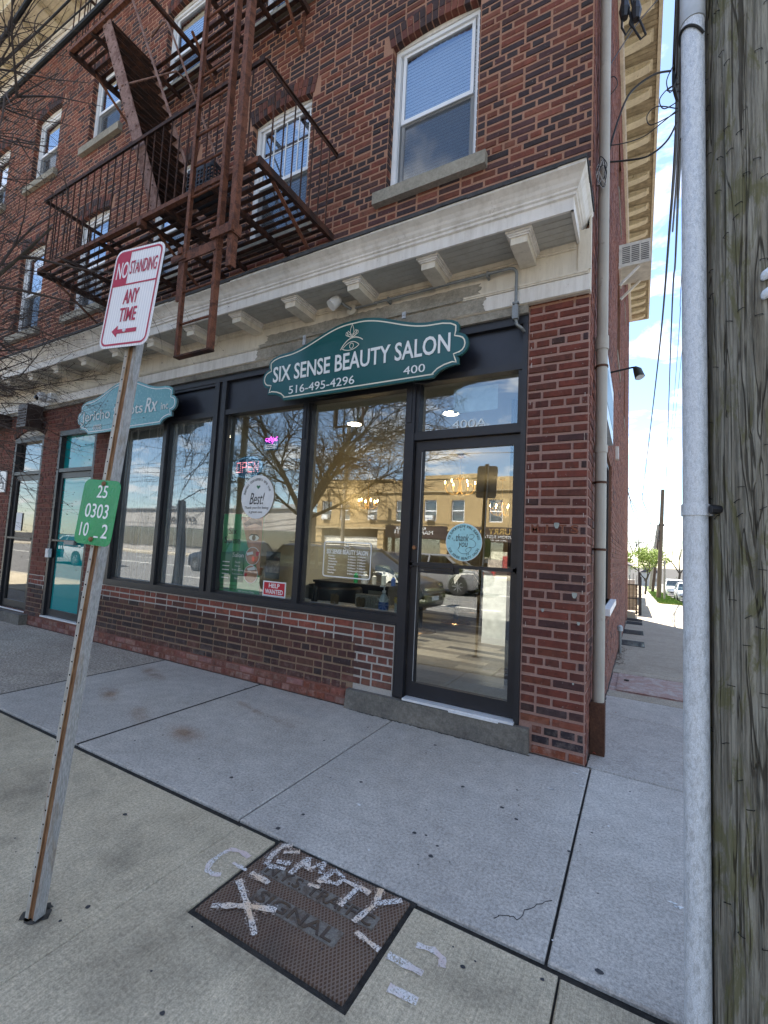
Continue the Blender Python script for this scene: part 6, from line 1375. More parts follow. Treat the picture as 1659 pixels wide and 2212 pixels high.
wire('overhead_cable', 'thin cable pair nearest the riser pipe against the sky', [U(1480, 420, .5), U(1470, 640, 3), U(1457, 850, 7), U(1441, 1052, 40)], .004); wire('overhead_cable', 'thin cable just left of the riser pipe, outer of the thin pair', [U(1483, 520, .6), U(1474, 720, 3.2), U(1464, 850, 7), U(1442, 1056, 40)], .0035)
wire('overhead_cable', 'black cable sagging from the bundle end to the second pole', [U(1389, 1060, 30), U(1388, 1080, 31), U(1398, 1105, 42), U(1410, 1140, 60), U(1436, 1185, 90)], .025)
for i, (a, b, c_, lab) in enumerate((((1352, 985), (1360, 1060), (1425, 1160), 'slack service cable at the left of the side street sky, upper'), ((1352, 1050), (1380, 1110), (1430, 1175), 'slack service cable at the left of the side street sky, middle'), ((1356, 1060), (1385, 1130), (1440, 1180), 'slack service cable at the left of the side street sky, lower'))): wire('service_cable', lab, [U(*a, 13), U(*b, 22), U(*c_, 50)], .014)
for i, (a, b) in enumerate((((1437, 1125), (1500, 1135)), ((1437, 1130), (1500, 1150)), ((1437, 1133), (1500, 1160)), ((1437, 1150), (1500, 1150)), ((1437, 1160), (1500, 1185)), ((1350, 1165), (1434, 1110)))): wire('distant_wire', ['highest thin wire right of the nearest side street pole', 'second thin wire from the top right of the nearest pole', 'third thin wire right of the nearest side street pole', 'thicker level cable running right from the nearest side street pole', 'lowest thin wire slanting down right of the nearest pole', 'thin wire rising from the brick wall to the nearest side street pole'][i], [U(*a, 41.5), U((a[0] + b[0]) / 2, (a[1] + b[1]) / 2 + 3, 35), U(*b, 28)], .008 if i == 3 else .005, grp='distant wires over the side street')
# loops near the pole
for i, pts in enumerate(([(1455, 140), (1440, 175), (1448, 200), (1462, 170)], [(1470, 215), (1435, 235), (1425, 215), (1445, 190), (1470, 180)], [(1465, 235), (1420, 230), (1398, 250), (1405, 270), (1440, 255), (1465, 240)], [(1462, 180), (1442, 195), (1450, 196), (1478, 198)], [(1470, 120), (1455, 150), (1462, 175), (1476, 130)], [(1474, 100), (1462, 140), (1466, 165), (1480, 120)])):
    wire('loop_cable', ['thin cable hook curling under the thick bundle end', 'small round cable loop just below the thick bundle end', 'wide flat cable loop reaching left over the eave edge', 'short level cable tail touching the riser pipe', 'narrow cable loop at the left side of the bundle bottom', 'narrow cable loop at the right side of the bundle bottom'][i], [U(u, v, -.3 + .05 * i) for u, v in pts], .0035, grp='black cable loops beside the pole')
wire('house_cable', 'black cable drooping from the pole to the downpipe clamp, upper', [U(1450, 153, .6), U(1411, 162, .55), U(1362, 200, .5), U(1335, 260, .45), U(1316, 325, .42)], .0085)
wire('house_cable', 'black cable drooping from the pole to the downpipe clamp, lower', [U(1462, 265, .4), U(1440, 305, .4), U(1400, 337, .4), U(1350, 347, .4), U(1312, 350, .40)], .0075)
wire('house_cable', 'thin cable reaching the downpipe just above the clamp', [U(1460, 240, .5), U(1430, 265, .5), U(1390, 295, .5), U(1340, 311, .4), U(1300, 312, .38), U(1294, 290, .36)], .0045)
wire('house_cable', 'thin straight cable crossing the eave towards the downpipe top', [U(1420, 0, 1.2), U(1370, 60, .9), U(1313, 148, .42)], .005)
wire('house_cable', 'small open loop of cable beside the downpipe', [U(1312, 170, .42), U(1328, 166, .42), U(1333, 185, .42), U(1312, 212, .42)], .004)
for i in range(9):
    a = ri.uniform(0, 6); pts = [U(1301 + 9 * math.cos(a + k * .9) + ri.uniform(-5, 5), 375 + 26 * math.sin(a + k * .8) + ri.uniform(-12, 12), .24) for k in range(5)]; wire('tangled_cable', ['tangled pale cable end', 'tangled black cable end'][bool(i % 3)] + ' at the clamp of the downpipe', pts, .0035, wire_m if i % 3 else white_wire, 'tangle of cables at the downpipe clamp')
sp = thing('cable_splice', 'black splice clamps with looped cables hanging in front of the eave', 'cable splice'); m = MB()
for u, v in ((1349, 22), (1374, 25)): p = U(u, v, .5); m.tube([p + Vector((0, 0, .08)), p, p - Vector((0, 0, .08))], [.03, .045, .03], 8)
m.build('clamp', plastic_k, sp)
for pts in ([(1343, -20), (1345, 20), (1343, 60), (1352, 76), (1362, 60)], [(1352, -20), (1358, 20), (1368, 60), (1384, 85), (1395, 75), (1385, 50), (1368, 20), (1360, -20)], [(1372, -20), (1368, 20), (1360, 50), (1366, 60)]): Q = [U(u, v, .5) for u, v in pts]; m = MB(); m.tube(Q, .009, 8); m.build('cable_loop', wire_m, sp, True)
# the street cables crossing the top left corner
for i, (a, b, r_, lab) in enumerate((((-30, 130), (75, -20), .03, 'very thick black street cable at the extreme top left corner'), ((-20, 160), (180, -30), .016, 'thinner black street cable crossing the roof cornice, upper'), ((-20, 188), (230, -30), .011, 'thinner black street cable crossing the roof cornice, lower'), ((-20, 240), (310, -80), .03, 'very thick black street cable crossing the roof cornice'))):
    wire('street_cable', lab, [at(*a, y=-1.9), at((a[0] + b[0]) / 2, (a[1] + b[1]) / 2 + 4, y=-1.9), at(*b, y=-1.9)], r_ * (.75 if i in (0, 3) else .6), n=8)
# ================================================================== TREES
bark = simple('grey_bark', (.075, .062, .048), .95, var=.4, scale=14, bump=.8, bd=.01); twig_m = simple('bare_twig', (.062, .045, .038), .9)
def tree(x, y, z, h, trunk_r, seed, lab, lean=(0, 0), levels=6, cat='tree', grp=None, spread=.62, bark_=None, fork=None, leaves=None, minr=.003, bias=None):
    r = random.Random(seed); t = thing('bare_tree' if not leaves else 'leafy_tree', lab, cat, (x, y, z), group=grp); tk = MB(); cw = MB(); lf = MB(); cnt = [0]
    def seg(mb, p, d, L, r0, r1, n):
        pts = [p]; rr = [r0]; q = p.copy(); dd = d.copy(); k_ = 4 if L > .4 else 3
        for k in range(1, k_ + 1):
            dd = (dd + Vector((r.uniform(-1, 1), r.uniform(-1, 1), r.uniform(-.6, .9))) * .13).normalized(); q = q + dd * (L / k_); pts.append(q.copy()); rr.append(r0 + (r1 - r0) * k / k_)
        mb.tube(pts, rr, n, False); return q, dd, pts
    def grow(p, d, L, r0, lv):
        cnt[0] += 1
        if cnt[0] > 26000: return
        r1 = r0 * .68; big = lv >= levels - 2; q, dd, pts = seg(tk if big else cw, p, d, L, r0, max(r1, minr * .6), 8 if big else 5 if lv > 2 else 3)
        if lv <= 0:
            if leaves:
                for _ in range(leaves): a = q + Vector((r.gauss(0, .16), r.gauss(0, .16), r.gauss(0, .14))); s = r.uniform(.05, .11); v1 = Vector((r.gauss(0, 1), r.gauss(0, 1), r.gauss(0, 1))).normalized(); v2 = v1.orthogonal().normalized(); lf.add([a - v1 * s, a + v2 * s * .6, a + v1 * s, a - v2 * s * .6], [(0, 1, 2, 3)])
            return
        nb = r.choice((2, 3, 3)) if lv < levels else (fork or 3)
        for k in range(nb):
            az = r.uniform(0, 6.283) if nb < 3 else 6.283 * (k + r.uniform(-.2, .2)) / nb + seed; side = dd.orthogonal().normalized(); side = Matrix.Rotation(az, 3, dd) @ side
            nd_ = (dd * (1 - spread * .45) + side * spread * r.uniform(.6, 1.25) + Vector((0, 0, .16)) + (Vector(bias) if bias else Vector((0, 0, 0)))).normalized(); grow(q, nd_, L * r.uniform(.66, .9), r1 * r.uniform(.62, .86) if k else r1 * .9, lv - 1)
        if lv <= levels - 2:
            for pnt in pts[1:-1]:
                if r.random() < .75:
                    side = Matrix.Rotation(r.uniform(0, 6.28), 3, dd) @ dd.orthogonal().normalized(); grow(pnt, (dd * .5 + side).normalized(), L * r.uniform(.35, .6), r1 * .45, max(lv - 2, 0))
    q, dd, _ = seg(tk, Vector((0, 0, -.1)), Vector((lean[0], lean[1], 1)).normalized(), h * .3, trunk_r, trunk_r * .8, 12)
    for k in range(fork or 3):
        a = seed + 6.283 * k / (fork or 3); grow(q, Vector((math.cos(a) * spread, math.sin(a) * spread, .9)).normalized(), h * .24, trunk_r * .6, levels - 1)
    tk.build('trunk', bark_ or bark, t, True); cw.build('crown', twig_m, t, kind=None)
    if leaves: lf.build('foliage', leaves_m, t)
    return t
leaves_m = simple('spring_leaves', (.22, .30, .03), .7, var=.3, scale=2)
# its low outer boughs reach towards the wall at the left edge
bt_ = thing('bare_tree', 'bare twiggy tree farther left along the kerb, its twigs before the brick wall', 'tree', (-8.6, -2.9, 0)); rt_ = random.Random(31); NEAR_TREE = True
tk = MB(); tk.tube([(0, 0, -.1), (.05, .02, 1.2), (.0, .05, 2.3)], [.12, .10, .085], 12); lb_ = MB(); tw = MB()
def twiggy(p, d, L, r0, lv):
    if NEAR_TREE and (p.x - 5.67) + 2.6 * (p.y + .38) > -.3 and p.z > 2.4 and rt_.random() < .93: return
    q = p.copy(); dd = d.copy(); pts = [q.copy()]; n = 5
    for k in range(n): dd = (dd + Vector((rt_.uniform(-1, 1), rt_.uniform(-1, 1), rt_.uniform(-.8, .8))) * .16).normalized(); q = q + dd * (L / n); pts.append(q.copy())
    (lb_ if lv > 1 else tw).tube(pts, [r0 * (1 - .8 * k / n) for k in range(n + 1)], 6 if lv > 1 else 4, False)
    if lv == 0:
        tw.tube([pts[-1], pts[-1] + dd * .012], [.004, .0015], 4, False); return
    for k, pnt in enumerate(pts[1:]):
        for s in range(2 if lv < 3 else 1):
            side = Matrix.Rotation(rt_.uniform(0, 6.28), 3, dd) @ dd.orthogonal().normalized(); twiggy(pnt, (dd * .8 + side * rt_.uniform(.5, .9)).normalized(), L * rt_.uniform(.35, .6), r0 * .5, lv - 1)
mt_ = thing('bare_tree', 'bare street tree at the kerb whose twigs reach in from the left edge', 'tree', (-5.35, -3.25, 0)); tk2 = MB(); lb_ = MB(); tw = MB()
tk2.tube([(0, 0, -.1), (.03, .02, .6), (.0, .0, 1.3), (-.04, .03, 2.0)], [.125, .105, .095, .085], 14)
def limb(p, d, L, r0, curve, lv, seed):
    global rt_
    rt_ = random.Random(seed); q = Vector(p); dd = Vector(d).normalized(); pts = [q.copy()]; n = 9; rr = [r0]
    for k in range(n):
        dd = (dd + Vector(curve) * .12 + Vector((rt_.uniform(-1, 1), rt_.uniform(-1, 1), rt_.uniform(-.7, .7))) * .10).normalized(); q = q + dd * (L / n); pts.append(q.copy()); rr.append(r0 * (1 - .85 * (k + 1) / n))
    tk2.tube(pts, rr, 8, False)
    for k, pnt in enumerate(pts[2:]):
        for s_ in range(2):
            side = Matrix.Rotation(rt_.uniform(0, 6.28), 3, dd) @ dd.orthogonal().normalized(); twiggy(pnt, (dd * .75 + side * rt_.uniform(.6, 1.0) + Vector((0, 0, .15))).normalized(), (L * .42) * rt_.uniform(.55, 1.1), max(.011, rr[k + 2] * .55), lv)
F_ = (-.04, .03, 1.95)
for sd_, (d, L, r, cv_) in enumerate((((-.9, .25, 1.5), 3.6, .062, (-.3, 0, .4)), ((.75, .15, 1.3), 3.7, .060, (.5, .1, .5)), ((.15, -.6, 1.5), 3.4, .05, (0, -.4, .3)), ((1.1, .5, .8), 2.9, .042, (.5, .2, .2)), ((1.2, -.3, .5), 2.5, .035, (.4, 0, .4)), ((-1.1, -.3, .6), 2.6, .035, (-.4, 0, .5)))): limb(F_, d, L, r, cv_, 2, 50 + sd_)
tk2.build('trunk', bark, mt_, True); lb_.build('bough', twig_m, mt_, True); tw.build('twigs', twig_m, mt_, kind='stuff'); rt_ = random.Random(31); lb_ = MB(); tw = MB(); NEAR_TREE = False
for i, (tx, ty_, tz) in enumerate(((-5.2, -1.9, 3.2), (-5.6, -1.5, 3.9), (-5.4, -1.9, 4.4), (-6.2, -1.3, 3.5), (-5.8, -1.9, 2.9), (-6.6, -1.5, 4.6), (-6.9, -1.2, 3.9))):
    p0 = Vector((0, .05, 2.3 + .25 * i)); p1 = Vector((tx + 8.6, ty_ + 2.9, tz)); d = p1 - p0; twiggy(p0, d.normalized(), d.length, .013, 3)
lb2 = tk.build('trunk', bark, bt_, True); lb_.build('bough', twig_m, bt_, True); tw.build('twigs', twig_m, bt_, kind='stuff')
# ================================================================== FAR SIDE STREET
iron = MATS['black_iron']
gt = thing('yard_gate', 'black iron picket gate with beige panels at the end of the brick building', 'gate', (.0, 16.3, gz(16.3)))
m = MB(); m.box(.34, .42, -.04, .04, 0, 1.62); m.build('gate_post', iron, gt); m = MB(); m.box(-.95, .34, -.02, .02, 1.12, 1.16); m.box(-.95, .34, -.02, .02, .10, .13); m.box(-.95, .34, -.02, .02, .6, .63); m.build('gate_rail', iron, gt)
for k in range(11): m = MB(); x = -.92 + k * .12; m.box(x, x + .018, -.01, .01, .0, 1.5 + (.06 if k % 2 else 0)); m.build('picket', iron, gt)
bp = simple('beige_board', (.42, .36, .26), .8, kind='World')
for k in range(8): m = MB(); m.box(-.95, .32, .04, .06, .03 + k * .14, .165 + k * .14); m.build('board', bp, gt)
fn = thing('side_fence', 'black iron and board fence running along the side pavement beyond the gate', 'fence', (.42, 16.4, gz(16.4)))
for k in range(16):
    y = k * .55; m = MB(); m.box(-.03, .03, y, y + .05, -.6, 1.35 + SL * y + (.1 if k % 4 == 0 else 0)); m.build('picket', iron, fn)
for k in range(10): m = MB(); z = .0 + k * .13; m.hexa([(-.03, .05, z), (-.01, .05, z), (-.01, 8.6, z + SL * 8.6), (-.03, 8.6, z + SL * 8.6), (-.03, .05, z + .125), (-.01, .05, z + .125), (-.01, 8.6, z + .125 + SL * 8.6), (-.03, 8.6, z + .125 + SL * 8.6)]); m.build('board', bp, fn)
def upole(lab, x, y, h, r, mt, lean=(0, 0), arm=False):
    t = thing('far_utility_pole', lab, 'utility pole', (x, y, gz(y))); m = MB(); m.tube([(0, 0, -.1), (lean[0] * .5, lean[1] * .5, h * .5), (lean[0], lean[1], h)], [r, r * .9, r * .75], 10); m.build('pole_shaft', mt, t, True)
    if arm: m = MB(); m.box(lean[0] - 1.1, lean[0] + 1.1, -.06, .06, h - .9, h - .75); m.build('cross_arm', mt, t); m = MB(); m.tube([(lean[0] - .45, 0, h - 1.9), (lean[0] - .45, 0, h - 1.1)], .22, 10); m.build('transformer', grey_cond, t)
    else: m = MB(); m.box(lean[0] - .3, lean[0] - .1, -.1, .1, h * .52, h * .62); m.box(lean[0] - .28, lean[0] + .1, -.08, .08, h * .66, h * .68); m.build('cable_box', plastic_k, t)
pw = simple('brown_pole_wood', (.16, .12, .08), .9, var=.4, stretch=(8, 8, .6), kind='Object'); pw2 = simple('dark_pole_wood', (.09, .06, .045), .9); pw3 = simple('pale_pole', (.36, .32, .26), .8)
upole('nearest brown wooden pole beside the side street kerb with a cable box', 1.75, 38.5, 8.6, .17, pw, (.28, 0)); upole('dark brown leaning pole behind the nearest one', 1.9, 62, 9.2, .17, pw2, (.9, 0)); upole('pale grey leaning pole third along the side street', 1.9, 78, 10, .2, pw3, (1.1, 0)); upole('far pole with cross arm against the sky', .5, 120, 11, .16, pw2, (0, 0), True); upole('most distant thin pole at the right of the side street', 9.5, 90, 8.5, .13, pw2)
ck = thing('kerb_sign_pole', 'slim pale tube standing beside the nearest side street pole', 'pole', (2.05, 36.5, gz(36.5))); m = MB(); m.tube([(0, 0, 0), (.02, 0, 2.9)], .07, 8); m.build('tube', pw3, ck)
tree(.95, 47, gz(47), 4.7, .10, 5, 'young tree in bright yellow green leaf over the side pavement', levels=4, leaves=34, spread=.6)
tree(-1.5, 70, gz(70), 10, .2, 8, 'bare tree behind the house at the left of the side street', levels=5, grp=None, minr=.015)
tree(6.2, 85, gz(85), 9.5, .2, 14, 'bare spreading tree right of the side street poles', levels=5, minr=.015); tree(9.8, 70, gz(70), 8, .2, 19, 'bare reddish tree at the far right beyond the parked cars', levels=5, minr=.015); tree(3.2, 130, gz(130), 13, .25, 23, 'bare tree at the far end of the side street', levels=5, minr=.02)
siding = simple('white_siding', (.62, .60, .54), .7); roofm = simple('grey_shingle', (.09, .08, .08), .9)
def house(lab, x0, x1, y0, y1, h, wallm, roof_m=roofm, gable=1.6):
    z = gz(y0) - .5; t = thing('house', lab, 'house', ((x0 + x1) / 2, (y0 + y1) / 2, z)); w, d = (x1 - x0) / 2, (y1 - y0) / 2
    m = MB(); m.box(-w, w, -d, d, 0, h); m.build('wall', wallm, t)
    m = MB(); m.hexa([(-w - .3, -d - .3, h), (w + .3, -d - .3, h), (w + .3, d + .3, h), (-w - .3, d + .3, h), (-.1, -d + .6, h + gable), (.1, -d + .6, h + gable), (.1, d - .6, h + gable), (-.1, d - .6, h + gable)]); m.build('roof', roof_m, t)
    for s, xx in ((-1, -w), (1, w)):
        for k in range(2):
            for zz_ in (1.4, 4.2):
                if zz_ + 1.2 > h: continue
                yy = -d * .5 + k * d; m = MB(); m.box(xx - .04, xx + .04, yy - .45, yy + .45, zz_, zz_ + 1.2); f = m.build('window', cream_white, t); m = MB(); m.box(xx - .05, xx + .05, yy - .38, yy + .38, zz_ + .07, zz_ + 1.13); m.build('pane', grey_film, f)
    for k in range(2):
        xx = -w * .5 + k * w; m = MB(); m.box(xx - .45, xx + .45, -d - .04, -d + .04, 1.5, 2.7); f = m.build('window', cream_white, t); m = MB(); m.box(xx - .38, xx + .38, -d - .05, -d + .05, 1.57, 2.63); m.build('pane', grey_film, f)
    return t
hs1 = house('white sided house just behind the gate at the left of the side street', -9, -.2, 26, 38, 2.6, siding)
for k in range(16): m = MB(); z = .1 + k * .155; m.box(-4.4, 4.41, -6.02, -6.0, z, z + .14); m.build('siding_board', siding, hs1)
house('grey two storey house farther along the left side', -10, -2, 55, 66, 5.2, simple('grey_siding', (.35, .35, .36), .8)); house('pale garage across the end of the side street', 1.0, 6, 150, 160, 4.2, siding); house('orange brick house right of the street', 11, 17, 95, 108, 4.6, simple('orange_brick', (.36, .2, .12), .9)); house('dark hedge fronted house at the right', 12, 20, 60, 72, 3.6, simple('tan_wall', (.33, .27, .2), .9))
fw = MB(); fw.box(-.9, .2, 20.5, 20.7, gz(20) - .2, gz(20) + 1.3); tag(fw.build('vinyl_fence', siding), 'white vinyl yard fence behind the iron gate', 'fence')
bush = MB(); rbx = random.Random(6)
for _ in range(2600):
    c = Vector((9.2 + rbx.gauss(0, 1.3), 58 + rbx.gauss(0, 2), gz(58) + .9 + rbx.gauss(0, .45))); v1 = Vector((rbx.gauss(0, 1), rbx.gauss(0, 1), rbx.gauss(0, 1))).normalized() * .14; v2 = v1.orthogonal().normalized() * .09; bush.add([c - v1, c + v2, c + v1, c - v2], [(0, 1, 2, 3)])
tag(bush.build('hedge', simple('dark_hedge', (.035, .06, .02), .8)), 'dark green hedge beyond the parked cars at the right', 'hedge')
# ---- cars
tyre = simple('tyre_rubber', (.012, .012, .012), .8); rimm = simple('alloy_rim', (.45, .46, .48), .3, .8); lampg = simple('lamp_glass', (.65, .68, .7), .1); tail = simple('tail_lamp_red', (.45, .01, .015), .2)
def car(lab, x, y, z, rz, col, L=4.6, Wd=1.82, Hh=1.5, suv=False, plate=None):
    t = thing('parked_car' if plate is None else 'passing_car', lab, 'car', (x, y, z), rz); cm_ = simple('car_paint_%d' % len(MATS), col, .18, .3, .04, Coat_Weight=.6) if False else simple('car_paint_%d' % len(MATS), col, .22, .25, .04)
    h = Hh; b = .62 * h
    # stations along the length: x, low, belt, half width
    st = [(-L / 2, .42, .62, .70), (-L / 2 + .12, .26, b * .84, .86), (-L / 2 + .55, .22, b * .95, .93), (-L / 2 + 1.05, .2, b * 1.0, .97), (0, .2, b * 1.02, 1.0), (L / 2 - 1.1, .2, b * 1.03, .98), (L / 2 - .4, .24, b * 1.02, .94), (L / 2 - .06, .34, b * .95, .86), (L / 2, .45, .7, .76)]
    rings = []
    for (X, lo, be, hw) in st:
        w_ = hw * Wd / 2; rings.append([(X, -w_ * .93, lo), (X, -w_, lo + .16), (X, -w_, be - .14), (X, -w_ * .93, be - .02), (X, -w_ * .5, be + .02), (X, w_ * .5, be + .02), (X, w_ * .93, be - .02), (X, w_, be - .14), (X, w_, lo + .16), (X, w_ * .93, lo)])
    m = MB(); vs = [p for r_ in rings for p in r_]; n = 10
    fs = [(i * n + k, i * n + (k + 1) % n, (i + 1) * n + (k + 1) % n, (i + 1) * n + k) for i in range(len(rings) - 1) for k in range(n)] + [tuple(range(n))[::-1], tuple((len(rings) - 1) * n + k for k in range(n))]
    m.add(vs, fs); m.build('body', cm_, t, True)
    xa, xb, xc, xd = (-L / 2 + 1.15, -L / 2 + 1.95, L / 2 - (.75 if suv else 1.5), L / 2 - (.25 if suv else .75)); w0, w1 = Wd / 2 * .93, Wd / 2 * .74
    m = MB(); m.hexa([(xa, -w0, b), (xd, -w0, b), (xd, w0, b), (xa, w0, b), (xb, -w1, h - .05), (xc, -w1, h - .05), (xc, w1, h - .05), (xb, w1, h - .05)]); m.build('windows', glass_car, t)
    m = MB(); m.hexa([(xb - .08, -w1 - .02, h - .07), (xc + .06, -w1 - .02, h - .07), (xc + .06, w1 + .02, h - .07), (xb - .08, w1 + .02, h - .07), (xb + .1, -w1 + .12, h), (xc - .1, -w1 + .12, h), (xc - .1, w1 - .12, h), (xb + .1, w1 - .12, h)])
    for s in (-1, 1):
        for (p, q) in (((xa, s * w0, b), (xb, s * w1, h - .05)), ((xd, s * w0, b), (xc, s * w1, h - .05)), (((xa + xd) / 2, s * w0, b), ((xb + xc) / 2, s * w1, h - .05))): m.bar(p, q, .06, .07)
    m.build('roof', cm_, t, True)
    if suv:
        for s in (-1, 1): m = MB(); m.bar((xb + .1, s * (w1 - .08), h + .04), (xc - .1, s * (w1 - .08), h + .04), .04, .03); m.build('roof_rail', rimm, t)
    for sx in (-L / 2 + .88, L / 2 - .9):
        for s in (-1, 1):
            c = (sx, s * (Wd / 2 - .11), .33); m = MB(); m.lathe([(.20, -.11), (.31, -.11), (.33, -.08), (.33, .08), (.31, .11), (.20, .11)], c, 24, 'Y'); wh = m.build('wheel', tyre, t, True)
            m = MB(); yy = s * .112; m.lathe([(.215, yy * .8), (.20, yy), (.185, yy * .7), (.0, yy * .7)], c, 24, 'Y')
            for k in range(8): a = .785 * k; m.bar((c[0], c[1] + yy * .95, c[2]), (c[0] + .2 * math.cos(a), c[1] + yy * .95, c[2] + .2 * math.sin(a)), .03, .035, (0, 1, 0))
            m.build('rim', rimm, wh)
            m = MB(); m.lathe([(.37, s * .005), (.37, s * .02)], (c[0], s * (Wd / 2 - .03), .36), 20, 'Y'); m.build('wheel_arch', tyre, t)
    for s in (-1, 1):
        m = MB(); m.hexa([(-L / 2 + .02, s * Wd * .27 - .16, .58), (-L / 2 + .16, s * Wd * .27 + .16, .58), (-L / 2 + .3, s * Wd * .27 + .16, .74), (-L / 2 + .1, s * Wd * .27 - .16, .74), (-L / 2 + .02, s * Wd * .27 - .16, .7), (-L / 2 + .16, s * Wd * .27 + .16, .7), (-L / 2 + .3, s * Wd * .27 + .16, .8), (-L / 2 + .1, s * Wd * .27 - .16, .8)]); m.build('headlight', lampg, t)
        m = MB(); m.box(L / 2 - .12, L / 2 + .0, s * Wd * .40 - .1, s * Wd * .40 + .1, .72, .92); m.build('tail_light', tail, t)
        m = MB(); m.box(xa + .25, xa + .45, s * (Wd / 2 + .02) - .09, s * (Wd / 2 + .02) + .09, b + .02, b + .16); m.build('mirror', cm_, t)
    m = MB(); m.box(-L / 2 - .012, -L / 2 + .1, -.5, .5, .42, .56); m.build('grille', plastic_k, t); m = MB(); m.box(-L / 2 - .02, -L / 2 - .012, -.2, .2, .44, .54); m.build('number_plate', plastic_w, t)
    for xx in (xa + .35, (xa + xd) / 2): m = MB(); m.box(xx, xx + .012, -Wd / 2 - .002, -Wd / 2 + .01, .3, b - .1); m.box(xx, xx + .012, Wd / 2 - .01, Wd / 2 + .002, .3, b - .1); m.build('door_seam', tyre, t)
    return t
car('silver sedan parked nearest at the side street kerb, facing the camera', 3.80, 39.4, gz(39.4) - .14, R(90), (.55, .58, .62)); car('white van like car parked behind the silver sedan', 3.75, 54.5, gz(54.5) - .14, R(90), (.75, .75, .74), 4.8, 1.9, 1.75, True)
car('grey car passing on the main road, mirrored in the shop window right of centre', -7.0, -13.4, -.14, R(0), (.22, .22, .23), 4.8, 1.85, 1.5, False, 1); car('dark grey car at the near kerb, mirrored low in the right shop window', -6.3, -6.35, -.14, R(180), (.05, .052, .058), 4.9, 1.9, 1.62, True, 1); car('dark estate car with roof rails passing, mirrored in the streaked left windows', -17.5, -12.6, -.14, R(0), (.03, .033, .04), 4.8, 1.9, 1.62, True, 1); car('white car mirrored in the left shop doors', -25.5, -9.6, -.14, R(0), (.6, .6, .6), 4.6, 1.85, 1.5, False, 1); car('dark red car in the far lane of the main road', -12.8, -21.5, -.14, R(180), (.08, .07, .08), 4.5, 1.8, 1.45, False, 1)
# ================================================================== ACROSS THE MAIN ROAD (seen in the glass)
m = MB(); m.box(-120, 30, -28.5, -24.2, -.3, .0); m.build('opposite_pavement', conc_side, kind='structure')
tanb = MB(); tanw = thing('tan_brick_building', 'two storey tan brick building with shops across the main road', 'building', (-6, -33, 0))
tm_, t_ = newmat('tan_brick'); _b = t_.nodes.new('ShaderNodeTexBrick'); _b.inputs['Scale'].default_value = 1; _b.inputs['Brick Width'].default_value = .22; _b.inputs['Row Height'].default_value = .07; _b.inputs['Mortar Size'].default_value = .008
_b.inputs['Color1'].default_value = (.40, .28, .13, 1); _b.inputs['Color2'].default_value = (.34, .235, .11, 1); _b.inputs['Mortar'].default_value = (.33, .26, .16, 1)
_s = t_.nodes.new('ShaderNodeSeparateXYZ'); _c = t_.nodes.new('ShaderNodeCombineXYZ'); t_.links.new(coord(t_), _s.inputs[0]); t_.links.new(_s.outputs[0], _c.inputs[0]); t_.links.new(_s.outputs[2], _c.inputs[1]); t_.links.new(_c.outputs[0], _b.inputs['Vector']); finish(t_, _b.outputs['Color'], .9)
def crown_box(x0, x1, z1): m = MB(); m.box(x0, x1, -4, 4.55, z1 - .18, z1); return m
wz = [(-17.6, 3), (-15.6, 3), (-12.9, 3), (-10.2, 3), (-7.7, 3), (-5.4, 3), (-2.6, 3), (-.6, 3), (2.2, 3), (4.6, 3), (7.4, 3), (10, 3)]
m = MB(); X0, X1 = -18.6, 16
# wall in strips so that the windows are real openings
edges = [X0]
for x, _ in wz: edges += [x - .5, x + .5]
edges.append(X1)
for i in range(0, len(edges), 2): m.box(edges[i], edges[i + 1], 4.2, 4.5, 3.1, 7.0)
for x, _ in wz: m.box(x - .5, x + .5, 4.2, 4.5, 3.1, 3.75); m.box(x - .5, x + .5, 4.2, 4.5, 5.4, 7.0)
m.box(X0, X0 + .3, -8, 4.2, 0, 7.0); m.box(X0, X1, -8, -7.7, 0, 7); m.box(X0, X0 + .6, 4.2, 4.5, 0, 3.1); m.box(X1 - .6, X1, 4.2, 4.5, 0, 3.1)
for x in (-12, -6.5, -1.0, 4.8, 10.5): m.box(x - .3, x + .3, 4.2, 4.5, 0, 3.1)
m.box(X0, X1, -8, 4.2, 6.6, 6.7); m.build('wall', tm_, tanw)
for a, b, z in ((-18.6, -11, 7.15), (-8.2, -3.8, 7.3), (3, 9, 7.3)): m = MB(); m.box(a, b, 4.15, 4.56, 7.0, z); m.build('parapet', tm_, tanw)
m = MB(); m.box(X0, X1, 4.5, 4.62, 6.0, 6.08); m.box(X0, X1, 4.5, 4.6, 3.0, 3.12); m.build('string_course', simple('tan_stone', (.42, .33, .2), .9), tanw)
for i, (x, _) in enumerate(wz):
    m = MB(); m.box(x - .5, x - .43, 4.3, 4.4, 3.75, 5.4); m.box(x + .43, x + .5, 4.3, 4.4, 3.75, 5.4); m.box(x - .43, x + .43, 4.3, 4.4, 5.33, 5.4); m.box(x - .43, x + .43, 4.3, 4.4, 3.75, 3.82); m.box(x - .43, x + .43, 4.31, 4.41, 4.52, 4.6); f = m.build('window', vinyl, tanw)
    m = MB(); m.box(x - .43, x + .43, 4.33, 4.35, 3.82, 5.33); m.build('pane', grey_film, f); m = MB(); m.box(x - .45, x + .45, 4.1, 4.15, 3.8, 5.35); m.build('curtain', blind_m if i % 3 else dk, f)
    if i in (0, 2, 4): m = MB(); m.box(x - .3, x + .3, 4.3, 4.75, 3.83, 4.2); m.build('window_unit', plastic_w, f)
